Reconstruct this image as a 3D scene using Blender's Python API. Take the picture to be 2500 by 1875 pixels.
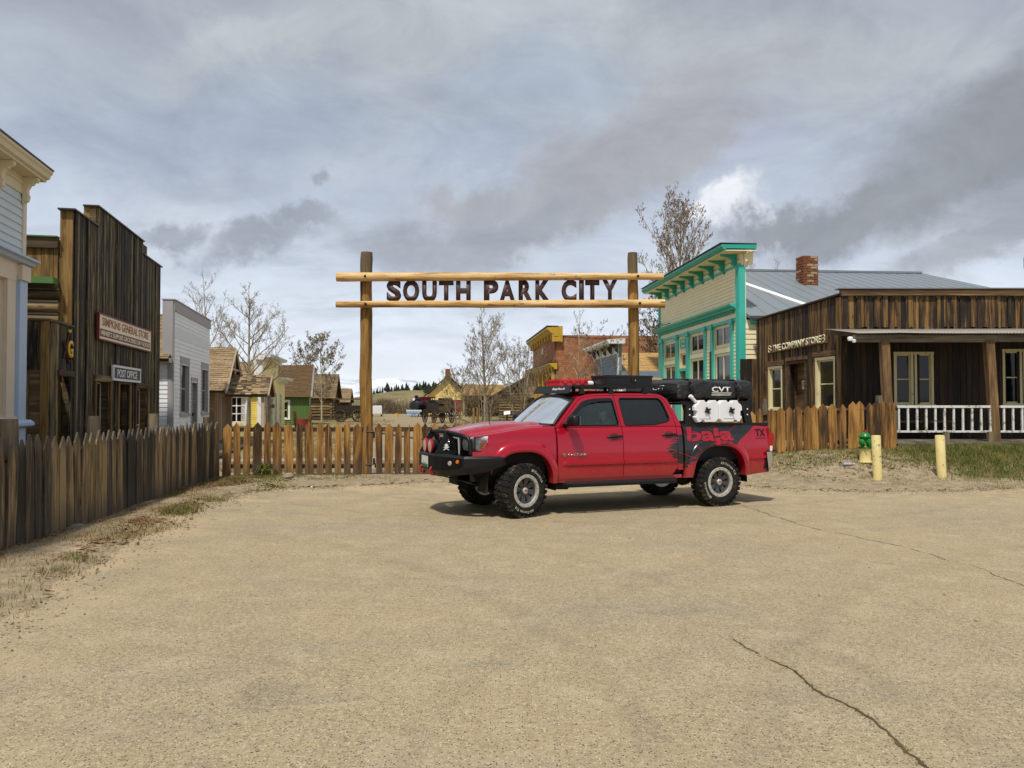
import bpy, bmesh, math, random
from mathutils import Vector, Matrix, noise as mnoise
for _o in list(bpy.data.objects):
    bpy.data.objects.remove(_o)
R = math.radians
PI = math.pi
scene = bpy.context.scene
COL = scene.collection
V = Vector

# ------------------------------------------------------------ camera
cam_d = bpy.data.cameras.new('camera')
cam_d.sensor_width = 36
cam_d.lens = 28.08
cam_d.clip_start = 0.1
cam_d.clip_end = 30000
cam = bpy.data.objects.new('camera', cam_d)
cam.location = (0, 0, 1.62)
cam.rotation_euler = (R(90 + 1.395), 0, 0)
COL.objects.link(cam)
scene.camera = cam

# ------------------------------------------------------------ node helper
class G:
    def __init__(s, tree):
        s.t = tree
    def n(s, typ, ins=None, **at):
        nd = s.t.nodes.new(typ)
        for k, v in at.items():
            setattr(nd, k, v)
        for k, v in (ins or {}).items():
            sk = nd.inputs[k]
            if isinstance(v, bpy.types.NodeSocket):
                s.t.links.new(v, sk)
            else:
                sk.default_value = v
        return nd
    def m(s, op, a, b=0.0, c=0.0, clamp=False):
        return s.n('ShaderNodeMath', {0: a, 1: b, 2: c}, operation=op, use_clamp=clamp).outputs[0]
    def noise(s, vec, scale, detail=4.0, rough=0.55, dist=0.0):
        return s.n('ShaderNodeTexNoise', {'Vector': vec, 'Scale': scale, 'Detail': detail, 'Roughness': rough, 'Distortion': dist}).outputs['Fac']
    def ramp(s, fac, stops, interp='LINEAR'):
        r = s.n('ShaderNodeValToRGB', {'Fac': fac})
        cr = r.color_ramp
        cr.interpolation = interp
        while len(cr.elements) < len(stops):
            cr.elements.new(0.5)
        for e, (p, c) in zip(cr.elements, stops):
            e.position = p
            e.color = (c[0], c[1], c[2], 1) if not isinstance(c, (int, float)) else (c, c, c, 1)
        return r.outputs['Color']
    def mix(s, fac, a, b, blend='MIX'):
        nd = s.n('ShaderNodeMix', data_type='RGBA', blend_type=blend)
        for k, v in ((0, fac), (6, a), (7, b)):
            sk = nd.inputs[k]
            if isinstance(v, bpy.types.NodeSocket):
                s.t.links.new(v, sk)
            elif k == 0:
                sk.default_value = v
            else:
                sk.default_value = (v[0], v[1], v[2], 1)
        return nd.outputs[2]
    def step(s, x, lo, hi):
        return s.n('ShaderNodeMapRange', {0: x, 1: lo, 2: hi, 3: 0.0, 4: 1.0}, interpolation_type='SMOOTHSTEP').outputs[0]
    def vmul(s, v, xyz):
        return s.n('ShaderNodeVectorMath', {0: v, 1: xyz}, operation='MULTIPLY').outputs[0]
    def vadd(s, a, b):
        return s.n('ShaderNodeVectorMath', {0: a, 1: b}, operation='ADD').outputs[0]
    def sep(s, v):
        return s.n('ShaderNodeSeparateXYZ', {0: v}).outputs
    def bump(s, h, strength=0.4, dist=0.02):
        return s.n('ShaderNodeBump', {'Height': h, 'Strength': strength, 'Distance': dist}).outputs[0]

# ------------------------------------------------------------ world: broken spring cloud
SKY_K = 0.10
world = bpy.data.worlds.new('World')
scene.world = world
world.use_nodes = True
world.node_tree.nodes.clear()
g = G(world.node_tree)
SUN_DIR = V((-0.18, -0.57, 1.0)).normalized()      # towards the sun
sky = g.n('ShaderNodeTexSky', sky_type='NISHITA', sun_disc=False)
sky.sun_elevation = math.asin(SUN_DIR.z)
sky.sun_rotation = math.atan2(SUN_DIR.x, SUN_DIR.y) % (2 * PI)
sky.altitude = 3000
dirv = g.n('ShaderNodeTexCoord').outputs['Generated']
dx, dy, dz = g.sep(dirv)
hor = g.m('SQRT', g.m('ADD', g.m('MULTIPLY', dx, dx), g.m('MULTIPLY', dy, dy)))
el0 = g.m('ARCTAN2', dz, hor)
az0 = g.m('ARCTAN2', dx, dy)
plane = g.n('ShaderNodeCombineXYZ', {0: g.m('DIVIDE', dx, g.m('ADD', g.m('ABSOLUTE', dz), 0.22)),
                                     1: g.m('DIVIDE', dy, g.m('ADD', g.m('ABSOLUTE', dz), 0.22)), 2: 0.0}).outputs[0]
w1 = g.noise(dirv, 5.0, 7, 0.58)
w2 = g.noise(g.vadd(dirv, (7.3, 2.1, 4.4)), 5.0, 7, 0.58)
w3 = g.noise(g.vadd(dirv, (1.3, 9.1, 2.4)), 15.0, 8, 0.68)
az = g.m('ADD', az0, g.m('MULTIPLY', g.m('SUBTRACT', w1, 0.5), 0.30))
el = g.m('ADD', g.m('ADD', el0, g.m('MULTIPLY', g.m('SUBTRACT', w2, 0.5), 0.17)), g.m('MULTIPLY', g.m('SUBTRACT', w3, 0.5), 0.065))
def blob(px, py, sx, sy, rot):
    """soft cloud mass centred on a sky direction; sizes in radians, rot in degrees"""
    a0 = math.atan((px - 1250) / 1950)
    e0 = math.atan((985 - py) / 1950 * math.cos(a0))
    c, s_ = math.cos(R(rot)), math.sin(R(rot))
    u = g.m('SUBTRACT', az, a0)
    v = g.m('SUBTRACT', el, e0)
    p = g.m('DIVIDE', g.m('ADD', g.m('MULTIPLY', u, c), g.m('MULTIPLY', v, s_)), sx)
    q = g.m('DIVIDE', g.m('SUBTRACT', g.m('MULTIPLY', v, c), g.m('MULTIPLY', u, s_)), sy)
    r2 = g.m('ADD', g.m('MULTIPLY', p, p), g.m('MULTIPLY', q, q))
    return g.m('EXPONENT', g.m('MULTIPLY', r2, -1.0))
base = g.ramp(g.m('MULTIPLY', el0, 1.0), [(0.0, (.80, .83, .87)), (0.06, (.74, .79, .87)), (0.16, (.56, .62, .72)), (0.27, (.42, .47, .56)),
                                          (0.42, (.36, .40, .45)), (0.8, (.38, .42, .48))])
big = g.noise(plane, 1.1, 6, 0.55, 0.3)
pale = g.step(big, 0.46, 0.68)
colr = g.mix(g.m('MULTIPLY', pale, 0.55), base, (.60, .64, .69))
fine = g.noise(g.vmul(plane, (0.8, 1.6, 1.0)), 2.6, 8, 0.6, 0.2)
gate_ = g.step(el0, 0.02, 0.14)
greyc = g.m('MULTIPLY', g.step(fine, 0.48, 0.68), g.m('MULTIPLY', gate_, 0.36))
colr = g.mix(greyc, colr, (.33, .36, .41))
def lay(col, blobs, colour, amount, lo=0.25, hi=0.75):
    tot = None
    for b in blobs:
        x = blob(*b)
        tot = x if tot is None else g.m('MAXIMUM', tot, x)
    f = g.m('MULTIPLY', g.step(tot, lo, hi), amount)
    return g.mix(f, col, colour)
# pale veils, then grey undersides, then the lit cumulus edge
colr = lay(colr, [(1010, 60, .20, .05, 4), (620, 110, .16, .03, 20), (1900, 130, .30, .06, -12)], (.47, .50, .52), .70, .15, .9)
colr = lay(colr, [(1340, 170, .16, .05, 0), (500, 330, .30, .05, 5), (1150, 330, .1, .03, 10)], (.34, .40, .50), .60, .2, .9)
colr = lay(colr, [(1820, 350, .055, .035, 0), (1760, 390, .03, .03, 0)], (.43, .47, .58), .70, .2, .9)
colr = lay(colr, [(1430, 430, .16, .050, 22), (1680, 350, .10, .035, 15), (1180, 470, .10, .03, 10), (1560, 300, .20, .05, 22)], (.37, .375, .395), .85, .2, .85)
colr = lay(colr, [(1050, 600, .13, .040, 0), (1180, 560, .07, .035, 0), (1300, 520, .10, .025, 20)], (.335, .36, .40), .85, .2, .9)
colr = lay(colr, [(640, 600, .085, .026, 12), (770, 550, .05, .018, 5), (390, 580, .05, .02, 0), (800, 455, .02, .012, 0)], (.31, .335, .39), .92, .2, .9)
colr = lay(colr, [(1800, 485, .040, .026, 20), (1730, 500, .025, .022, 0)], (.82, .83, .86), .80, .2, .9)
colr = lay(colr, [(1900, 545, .09, .028, 12), (2060, 520, .12, .040, 16), (2330, 420, .16, .060, 18), (1840, 570, .06, .022, 0), (2500, 330, .2, .08, 10)], (.255, .265, .28), .85, .2, .85)
colr = lay(colr, [(2420, 620, .11, .03, 8), (2500, 560, .1, .04, 0)], (.31, .32, .345), .70, .2, .9)
w4 = g.noise(g.vmul(g.vadd(dirv, (3.1, 5.7, 8.2)), (1, 1, 1.9)), 6.5, 10, 0.66, 0.5)
tone = g.m('ADD', 1.0, g.m('MULTIPLY', g.m('MULTIPLY', g.m('SUBTRACT', w4, 0.5), 0.75), gate_))
colr = g.n('ShaderNodeVectorMath', {0: colr, 1: g.n('ShaderNodeCombineXYZ', {0: tone, 1: tone, 2: g.m('ADD', g.m('MULTIPLY', tone, .85), .15)}).outputs[0]}, operation='MULTIPLY').outputs[0]
# below the horizon: ground-coloured
colr = g.mix(g.step(el0, -0.03, 0.0), (.20, .17, .12), colr)
scaled = g.n('ShaderNodeVectorMath', {0: colr, 1: (1.16 / SKY_K,) * 3}, operation='MULTIPLY').outputs[0]
colf = g.mix(0.93, sky.outputs[0], scaled)
bg = g.n('ShaderNodeBackground', {'Color': colf, 'Strength': SKY_K})
g.t.links.new(bg.outputs[0], g.n('ShaderNodeOutputWorld').inputs[0])

# ------------------------------------------------------------ sun, exposure
sun_d = bpy.data.lights.new('sun', 'SUN')
sun_d.energy = 3.8
sun_d.angle = R(4.0)
sun_d.color = (1.0, 0.94, 0.85)
sun = bpy.data.objects.new('sun', sun_d)
sun.rotation_euler = SUN_DIR.to_track_quat('Z', 'Y').to_euler()
sun.location = (0, 0, 60)
COL.objects.link(sun)
scene.view_settings.view_transform = 'Standard'
scene.view_settings.look = 'None'
scene.view_settings.exposure = 0.0
scene.view_settings.gamma = 1.0
scene.view_settings.use_curve_mapping = False

# ------------------------------------------------------------ object helpers
def link(name, me, parent=None, loc=(0, 0, 0), rz=0.0, mat=None):
    o = bpy.data.objects.new(name, me)
    o.location = loc
    if rz:
        o.rotation_euler = (0, 0, rz)
    if parent is not None:
        o.parent = parent
    COL.objects.link(o)
    if mat is not None and me is not None:
        if len(me.materials) == 0:
            me.materials.append(None)
        if me.users > 1:
            o.material_slots[0].link = 'OBJECT'
            o.material_slots[0].material = mat
        else:
            me.materials[0] = mat
    return o
def tag(o, label=None, cat=None, group=None, kind=None):
    if label: o['label'] = label
    if cat: o['category'] = cat
    if group: o['group'] = group
    if kind: o['kind'] = kind
    return o
def thing(name, label, cat, loc=(0, 0, 0), rz=0.0, group=None):
    return tag(link(name, None, None, loc, rz), label, cat, group)

class MB:
    """collects boxes, tubes, lathes into one mesh"""
    def __init__(s):
        s.v = []
        s.f = []
        s.mi = []
        s.cur = 0
    def add(s, vs, fs):
        b = len(s.v)
        s.v.extend([tuple(x) for x in vs])
        for f in fs:
            s.f.append(tuple(b + i for i in f))
            s.mi.append(s.cur)
        return b
    def box(s, x0, x1, y0, y1, z0, z1):
        s.add([(x0, y0, z0), (x1, y0, z0), (x1, y1, z0), (x0, y1, z0), (x0, y0, z1), (x1, y0, z1), (x1, y1, z1), (x0, y1, z1)],
              [(0, 3, 2, 1), (4, 5, 6, 7), (0, 1, 5, 4), (1, 2, 6, 5), (2, 3, 7, 6), (3, 0, 4, 7)])
        return s
    def hexa(s, p):
        s.add(p, [(0, 3, 2, 1), (4, 5, 6, 7), (0, 1, 5, 4), (1, 2, 6, 5), (2, 3, 7, 6), (3, 0, 4, 7)])
        return s
    def slab(s, p0, p1, p2, p3, th):
        """quad p0..p3 (counter-clockwise seen from outside), thickened inwards"""
        p0, p1, p2, p3 = map(V, (p0, p1, p2, p3))
        n = (p1 - p0).cross(p3 - p0).normalized() * th
        return s.hexa([p0 - n, p1 - n, p2 - n, p3 - n, p0, p1, p2, p3])
    def prism(s, pts, ext):
        """flat outline (3-D points) extruded by ext"""
        ext = V(ext)
        k = len(pts)
        a = [V(p) for p in pts]
        b = [p + ext for p in a]
        s.add(a + b, [tuple(reversed(range(k))), tuple(range(k, 2 * k))] + [(i, (i + 1) % k, k + (i + 1) % k, k + i) for i in range(k)])
        return s
    def tube(s, pts, rad, n=8, caps=True):
        pts = [V(p) for p in pts]
        if isinstance(rad, (int, float)):
            rad = [rad] * len(pts)
        rings = []
        up = None
        vs, fs = [], []
        for i, p in enumerate(pts):
            d = (pts[min(i + 1, len(pts) - 1)] - pts[max(i - 1, 0)])
            if d.length < 1e-9:
                d = V((0, 0, 1))
            d.normalize()
            if up is None:
                up = V((0, 0, 1)) if abs(d.z) < 0.9 else V((1, 0, 0))
            x = up.cross(d)
            if x.length < 1e-4:
                x = V((1, 0, 0)).cross(d)
            x.normalize()
            y = d.cross(x)
            up = y
            for k in range(n):
                a = 2 * PI * k / n
                vs.append(p + (x * math.cos(a) + y * math.sin(a)) * rad[i])
        m = len(pts)
        for i in range(m - 1):
            for k in range(n):
                a, b = i * n + k, i * n + (k + 1) % n
                fs.append((a, b, b + n, a + n))
        if caps:
            fs.append(tuple(reversed(range(n))))
            fs.append(tuple(range((m - 1) * n, m * n)))
        s.add(vs, fs)
        return s
    def lathe(s, prof, n=24, axis='Z', c=(0, 0, 0), caps=False, amp=0.0):
        """profile [(radius, height)] turned about an axis through c"""
        c = V(c)
        vs, fs = [], []
        for r, h in prof:
            for k in range(n):
                a = 2 * PI * k / n
                if axis == 'Z': p = V((r * math.cos(a), r * math.sin(a), h))
                elif axis == 'Y': p = V((r * math.cos(a), h, -r * math.sin(a)))
                else: p = V((h, r * math.cos(a), r * math.sin(a)))
                vs.append(c + p)
        m = len(prof)
        for i in range(m - 1):
            for k in range(n):
                a, b = i * n + k, i * n + (k + 1) % n
                fs.append((a, b, b + n, a + n))
        if caps:
            fs.append(tuple(reversed(range(n))))
            fs.append(tuple(range((m - 1) * n, m * n)))
        s.add(vs, fs)
        return s
    def mesh(s, name, mats=(), smooth=False):
        me = bpy.data.meshes.new(name)
        me.from_pydata(s.v, [], s.f)
        for m_ in mats:
            me.materials.append(m_)
        if len(mats) > 1:
            me.polygons.foreach_set('material_index', s.mi)
        if smooth:
            me.polygons.foreach_set('use_smooth', [True] * len(s.f))
            if smooth != 'all':
                me.set_sharp_from_angle(angle=R(smooth if smooth is not True else 40))
        me.update()
        return me
    def build(s, name, mats, parent=None, loc=(0, 0, 0), rz=0.0, smooth=False):
        if not isinstance(mats, (list, tuple)):
            mats = [mats]
        return link(name, s.mesh(name, mats, smooth), parent, loc, rz)

UNIT = MB().box(-.5, .5, -.5, .5, -.5, .5).mesh('unit_box', [None])
UNIT.use_fake_user = True
def place(name, me, parent, mtx, mat):
    """shared mesh, own material slot, given local matrix"""
    o = bpy.data.objects.new(name, me)
    o.parent = parent
    o.matrix_basis = mtx
    COL.objects.link(o)
    o.material_slots[0].link = 'OBJECT'
    o.material_slots[0].material = mat
    return o
def ubox(name, parent, c, size, mat, rz=0.0, tilt=None):
    m_ = Matrix.Translation(V(c)) @ Matrix.Rotation(rz, 4, 'Z')
    if tilt:
        m_ = m_ @ Matrix.Rotation(tilt[0], 4, 'X') @ Matrix.Rotation(tilt[1], 4, 'Y')
    return place(name, UNIT, parent, m_ @ Matrix.Diagonal((size[0], size[1], size[2], 1)), mat)

def text_mesh(body, width=None, height=None, ext=0.01, bold=0.0, spacing=1.0, align='LEFT', base='LEFT'):
    """lettering as a mesh in the XZ plane facing -Y; fitted to width and height"""
    cu = bpy.data.curves.new('lettering', 'FONT')
    cu.body = body
    cu.size = 1.0
    cu.offset = bold
    cu.extrude = 0.0
    cu.space_character = spacing
    cu.resolution_u = 4
    ob = bpy.data.objects.new('lettering_tmp', cu)
    COL.objects.link(ob)
    dg = bpy.context.evaluated_depsgraph_get()
    me = bpy.data.meshes.new_from_object(ob.evaluated_get(dg))
    bpy.data.objects.remove(ob)
    bpy.data.curves.remove(cu)
    xs = [v.co.x for v in me.vertices]
    ys = [v.co.y for v in me.vertices]
    x0, x1, y0, y1 = min(xs), max(xs), min(ys), max(ys)
    fx = width / (x1 - x0) if width else None
    fy = height / (y1 - y0) if height else None
    fx = fx or fy
    fy = fy or fx
    bm = bmesh.new()
    bm.from_mesh(me)
    bpy.data.meshes.remove(me)
    for v in bm.verts:
        v.co = V(((v.co.x - x0) * fx, 0.0, (v.co.y - y0) * fy))
    if ext > 0:
        r = bmesh.ops.extrude_face_region(bm, geom=list(bm.faces))
        for e in r['geom']:
            if isinstance(e, bmesh.types.BMVert):
                e.co.y -= ext
    bmesh.ops.recalc_face_normals(bm, faces=bm.faces)
    out = bpy.data.meshes.new('lettering')
    bm.to_mesh(out)
    bm.free()
    return out, (x1 - x0) * fx, (y1 - y0) * fy
def text(name, parent, body, loc, mat, width=None, height=None, ext=0.01, bold=0.0, spacing=1.0, rz=0.0):
    me, w, h = text_mesh(body, width, height, ext, bold, spacing)
    me.materials.append(mat)
    words = body.split(' ')
    if len(words) == 1:
        return link(name, me, parent, loc, rz)
    # one object per word: cut at the widest gaps
    spans = []
    for p in me.polygons:
        xs_ = [me.vertices[i].co.x for i in p.vertices]
        spans.append((min(xs_), max(xs_)))
    ends, hi = [], None
    for a, b_ in sorted(spans):
        if hi is not None and a > hi: ends.append((a - hi, (a + hi) / 2))
        hi = b_ if hi is None else max(hi, b_)
    cuts = sorted(c for _, c in sorted(ends, reverse=True)[:len(words) - 1])
    for k in range(len(cuts) + 1):
        lo_, hi_ = ([-9e9] + cuts)[k], (cuts + [9e9])[k]
        q_ = MB()
        for p, sp in zip(me.polygons, spans):
            if lo_ < (sp[0] + sp[1]) / 2 < hi_:
                q_.add([me.vertices[i].co for i in p.vertices], [tuple(range(len(p.vertices)))])
        o = q_.build(name, mat, parent, loc, rz)
    bpy.data.meshes.remove(me)
    return o

rng = random.Random(7)
def smooth01(x, a, b):
    t = min(1.0, max(0.0, (x - a) / (b - a)))
    return t * t * (3 - 2 * t)
# ------------------------------------------------------------ materials
def newmat(name):
    m_ = bpy.data.materials.new(name)
    m_.use_nodes = True
    m_.node_tree.nodes.clear()
    return m_, G(m_.node_tree)
def fin(gr, col, rough=0.6, bump=None, metal=0.0, spec=0.5, **kw):
    ins = {'Base Color': col if isinstance(col, bpy.types.NodeSocket) else (col[0], col[1], col[2], 1), 'Roughness': rough, 'Metallic': metal, 'Specular IOR Level': spec}
    ins.update(kw)
    if bump is not None:
        ins['Normal'] = bump
    b = gr.n('ShaderNodeBsdfPrincipled', ins)
    gr.t.links.new(b.outputs[0], gr.n('ShaderNodeOutputMaterial').inputs[0])
    return b
def wpos(gr):
    return gr.n('ShaderNodeNewGeometry').outputs['Position']
def orand(gr):
    return gr.n('ShaderNodeObjectInfo').outputs['Random']
def wood(name, dark, mid, light, axis='Z', var=0.55, rough=0.82, scale=1.0, top_grey=None, bias=0.0, bump=0.5, contrast=1.0, foot=0.0):
    """weathered boards: grain along the axis, each board its own tone"""
    m_, q = newmat(name)
    rnd = orand(q)
    p = q.vadd(wpos(q), q.n('ShaderNodeCombineXYZ', {0: q.m('MULTIPLY', rnd, 37.0), 1: q.m('MULTIPLY', rnd, 91.0), 2: q.m('MULTIPLY', rnd, 53.0)}).outputs[0])
    st = {'Z': (26, 26, 1.6), 'H': (1.6, 1.6, 26), 'X': (1.6, 26, 26)}[axis]
    st = tuple(x * scale for x in st)
    gr = q.noise(q.vmul(p, st), 1.0, 6, 0.62, 0.6)
    st2 = {'Z': (9, 9, 0.9), 'H': (0.9, 0.9, 9), 'X': (0.9, 9, 9)}[axis]
    bl = q.noise(q.vmul(p, tuple(x * scale for x in st2)), 1.0, 3, 0.5, 0.3)
    fac = q.m('ADD', q.m('MULTIPLY', q.m('SUBTRACT', gr, 0.5), 1.25 * contrast), q.m('MULTIPLY', q.m('SUBTRACT', bl, 0.5), 1.0 * contrast))
    fac = q.m('ADD', q.m('ADD', fac, 0.5 + bias), q.m('MULTIPLY', q.m('SUBTRACT', rnd, 0.5), var), clamp=True)
    col = q.ramp(fac, [(0.12, dark), (0.5, mid), (0.88, light)])
    # knots
    kn = q.n('ShaderNodeTexVoronoi', {'Vector': q.vmul(p, {'Z': (5, 5, 1.3), 'H': (1.3, 1.3, 5), 'X': (1.3, 5, 5)}[axis]), 'Scale': 1.0 * scale}, feature='F1').outputs['Distance']
    col = q.mix(q.m('MULTIPLY', q.m('SUBTRACT', 1.0, q.step(kn, 0.05, 0.13)), 0.75), col, tuple(c * 0.35 for c in dark))
    z = q.sep(wpos(q))[2]
    if top_grey:
        zz = q.m('ADD', z, q.m('MULTIPLY', q.m('SUBTRACT', bl, 0.5), 0.8))
        col = q.mix(q.m('MULTIPLY', q.step(zz, top_grey[0], top_grey[1]), 0.85), col, top_grey[2])
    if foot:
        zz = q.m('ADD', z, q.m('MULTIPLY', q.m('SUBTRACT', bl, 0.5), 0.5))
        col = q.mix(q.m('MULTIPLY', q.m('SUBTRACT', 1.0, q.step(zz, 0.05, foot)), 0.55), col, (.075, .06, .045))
    fin(q, col, rough, q.bump(gr, bump, 0.012))
    return m_
def fleck(mname, col, sx, th):
    """dark bark flecks left on a peeled or rough log"""
    q = G(M[mname].node_tree)
    bs = [n_ for n_ in q.t.nodes if n_.type == 'BSDF_PRINCIPLED'][0]
    src = bs.inputs['Base Color'].links[0].from_socket
    p = wpos(q)
    f = q.noise(q.vmul(p, sx), 1.0, 5, .7, .8)
    q.t.links.new(q.mix(q.m('MULTIPLY', q.step(f, th, th + .05), .8), src, col), bs.inputs['Base Color'])
def paint(name, col, rough=0.55, wear=None, amt=0.0, var=0.0, dirt=0.12, grain=0.15, spec=0.4):
    m_, q = newmat(name)
    p = wpos(q)
    a = q.noise(p, 2.2, 5, 0.6)
    b = q.noise(q.vmul(p, (14, 14, 14)), 1.0, 6, 0.65)
    c = q.mix(q.m('MULTIPLY', q.step(a, 0.35, 0.75), dirt * 2), col, tuple(x * 0.72 for x in col))
    if var:
        c = q.mix(q.m('MULTIPLY', orand(q), var), c, tuple(x * 0.6 for x in col))
    if wear:
        c = q.mix(q.m('MULTIPLY', q.step(q.m('ADD', b, q.m('MULTIPLY', a, 0.5)), 1.02 - amt, 1.10 - amt), 0.85), c, wear)
    fin(q, c, rough, q.bump(b, grain, 0.006), spec=spec)
    return m_
def plain(name, col, rough=0.5, metal=0.0, spec=0.5, bumpy=0.0, bscale=60, **kw):
    m_, q = newmat(name)
    nz = q.noise(wpos(q), bscale, 4, 0.6)
    c = q.mix(q.step(nz, 0.3, 0.75), tuple(x * 0.82 for x in col), col)
    fin(q, c, rough, q.bump(nz, bumpy, 0.004) if bumpy else None, metal, spec, **kw)
    return m_
M = {}
# boards of the old stores
M['old_board'] = wood('old_board', (.007, .006, .0045), (.040, .029, .013), (.24, .17, .060), var=.65, contrast=1.55, bias=-.05, scale=1.35)
M['old_board_gold'] = wood('old_board_gold', (.025, .013, .004), (.125, .066, .016), (.27, .155, .042), var=.5, contrast=1.2)
M['old_board_h'] = wood('old_board_h', (.014, .010, .006), (.085, .055, .022), (.26, .18, .07), axis='H', var=.5)
M['log'] = wood('log', (.02, .014, .008), (.12, .078, .032), (.30, .20, .085), axis='H', var=.5)
M['store_board'] = wood('store_board', (.007, .0045, .0025), (.042, .022, .008), (.20, .105, .026), var=.75, contrast=1.5, bias=-.05)
M['store_wall'] = wood('store_wall', (.005, .0035, .0025), (.019, .011, .007), (.048, .028, .015), var=.5)
M['store_board_h'] = wood('store_board_h', (.02, .011, .006), (.080, .038, .014), (.19, .10, .036), axis='H', var=.4)
M['grey_beam'] = wood('grey_beam', (.06, .048, .03), (.15, .125, .085), (.26, .22, .15), axis='H', var=.3)
M['grey_post'] = wood('grey_post', (.05, .04, .028), (.15, .115, .07), (.27, .21, .14), var=.4)
M['brown_post'] = wood('brown_post', (.03, .018, .008), (.12, .065, .024), (.25, .15, .06), var=.3)
# fences and gate
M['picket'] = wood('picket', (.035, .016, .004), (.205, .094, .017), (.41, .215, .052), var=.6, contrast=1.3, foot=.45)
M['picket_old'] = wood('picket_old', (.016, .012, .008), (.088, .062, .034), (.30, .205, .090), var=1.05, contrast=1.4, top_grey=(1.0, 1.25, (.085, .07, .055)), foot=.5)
M['rail_wood'] = wood('rail_wood', (.012, .008, .004), (.05, .03, .014), (.12, .07, .03), axis='H')
M['gate_post'] = wood('gate_post', (.05, .024, .005), (.28, .145, .030), (.48, .28, .075), var=.1, scale=.6, contrast=1.1, top_grey=(4.05, 4.75, (.095, .075, .045)))
M['peeled_log'] = wood('peeled_log', (.16, .068, .017), (.52, .31, .105), (.72, .50, .23), axis='H', var=.05, scale=.8, contrast=1.35, bias=.08)
fleck('peeled_log', (.16, .07, .022), (3.2, 9, 11), .60)
fleck('gate_post', (.030, .016, .006), (14, 14, 1.1), .585)
M['bolt'] = plain('bolt', (.03, .03, .035), .5, .7)
M['letter_brown'] = plain('letter_brown', (.055, .022, .018), .55)
# painted buildings
M['white_clap'] = paint('white_clap', (.86, .87, .89), .6, (.45, .42, .40), .10, .12)
M['grey_trim'] = paint('grey_trim', (.37, .345, .345), .6)
M['blue_clap'] = paint('blue_clap', (.55, .62, .65), .55)
M['cream_trim'] = paint('cream_trim', (.66, .58, .38), .55)
M['cream_frame'] = paint('cream_frame', (.66, .56, .42), .55)
M['blue_trim'] = paint('blue_trim', (.42, .52, .66), .5)
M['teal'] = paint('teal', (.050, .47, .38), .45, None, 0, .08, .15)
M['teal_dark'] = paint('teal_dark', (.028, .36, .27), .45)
M['cream_clap'] = paint('cream_clap', (.90, .79, .50), .55, None, 0, .10)
M['sash_cream'] = paint('sash_cream', (.80, .68, .42), .5)
M['store_sash'] = paint('store_sash', (.70, .62, .36), .5, (.35, .28, .16), .12)
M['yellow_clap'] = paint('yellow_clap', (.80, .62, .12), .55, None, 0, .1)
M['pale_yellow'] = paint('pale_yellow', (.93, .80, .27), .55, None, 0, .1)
M['white_trim'] = paint('white_trim', (.74, .74, .74), .5)
M['green_wall'] = paint('green_wall', (.082, .145, .030), .6, None, 0, .2)
M['green_dark'] = paint('green_dark', (.05, .15, .035), .6)
M['tan_wall'] = paint('tan_wall', (.30, .19, .085), .7, None, 0, .25)
M['tan_post'] = paint('tan_post', (.50, .38, .26), .6)
M['slate_clap'] = paint('slate_clap', (.17, .24, .33), .6, None, 0, .15)
M['mustard'] = paint('mustard', (.50, .31, .025), .55, None, 0, .1)
M['far_yellow'] = paint('far_yellow', (.80, .60, .20), .6)
M['roof_metal'] = paint('roof_metal', (.185, .215, .235), .5, (.30, .24, .17), .05, 0, .10, .05)
M['rail_white'] = paint('rail_white', (.66, .65, .60), .55, (.22, .18, .12), .22)
M['dark_metal_trim'] = plain('dark_metal_trim', (.035, .02, .025), .5)
M['green_roof'] = paint('green_roof', (.09, .18, .055), .5)
M['corrugated'] = paint('corrugated', (.30, .285, .245), .5, (.22, .16, .10), .22, 0, .2, .05)
M['shingle'] = wood('shingle', (.05, .034, .018), (.19, .125, .062), (.36, .26, .14), axis='H', var=.9, contrast=.9)
M['shingle_gold'] = wood('shingle_gold', (.09, .05, .015), (.30, .175, .055), (.46, .29, .11), axis='H', var=.9, contrast=.9)
M['shingle_mass'] = wood('shingle_mass', (.06, .04, .02), (.20, .13, .06), (.36, .25, .12), axis='H', var=.1, contrast=1.6, scale=2.5)
M['dark_room'] = plain('dark_room', (.012, .011, .010), .9)
M['curtain'] = paint('curtain', (.55, .54, .50), .9)
def glass_mat(name, col=(.005, .0055, .006), rough=.05, spec=.38):
    m_, q = newmat(name)
    nz = q.noise(wpos(q), 1.5, 3)
    fin(q, col, rough, q.bump(nz, 0.05, 0.05), 0, spec)
    return m_
M['pane'] = glass_mat('pane')
M['pane_soft'] = glass_mat('pane_soft', (.06, .07, .07), .08)
def brickwall(name, c1, c2, mortar, sc=1.0):
    m_, q = newmat(name)
    p = wpos(q)
    s_ = q.sep(p)
    uv = q.n('ShaderNodeCombineXYZ', {0: q.m('ADD', s_[0], s_[1]), 1: s_[2], 2: 0.0}).outputs[0]
    br = q.n('ShaderNodeTexBrick', {'Vector': uv, 'Color1': (*c1, 1), 'Color2': (*c2, 1), 'Mortar': (*mortar, 1), 'Scale': sc, 'Mortar Size': .012, 'Bias': 0.0, 'Brick Width': .42, 'Row Height': .14})
    nz = q.noise(p, 3.0, 6, .7)
    col = q.mix(q.step(nz, .35, .7), br.outputs['Color'], tuple(x * .62 for x in c1))
    nz2 = q.noise(q.vmul(p, (1, 1, 2.2)), 5.5, 6, .75, 1.5)
    col = q.mix(q.m('MULTIPLY', q.step(nz2, .54, .66), .5), col, tuple(min(1, x * 1.7) for x in c2))
    fin(q, col, .9, q.bump(q.m('ADD', nz2, q.m('MULTIPLY', br.outputs['Fac'], -.5)), .8, .03))
    return m_
M['red_brick'] = brickwall('red_brick', (.36, .125, .048), (.46, .19, .085), (.30, .17, .11))
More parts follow.
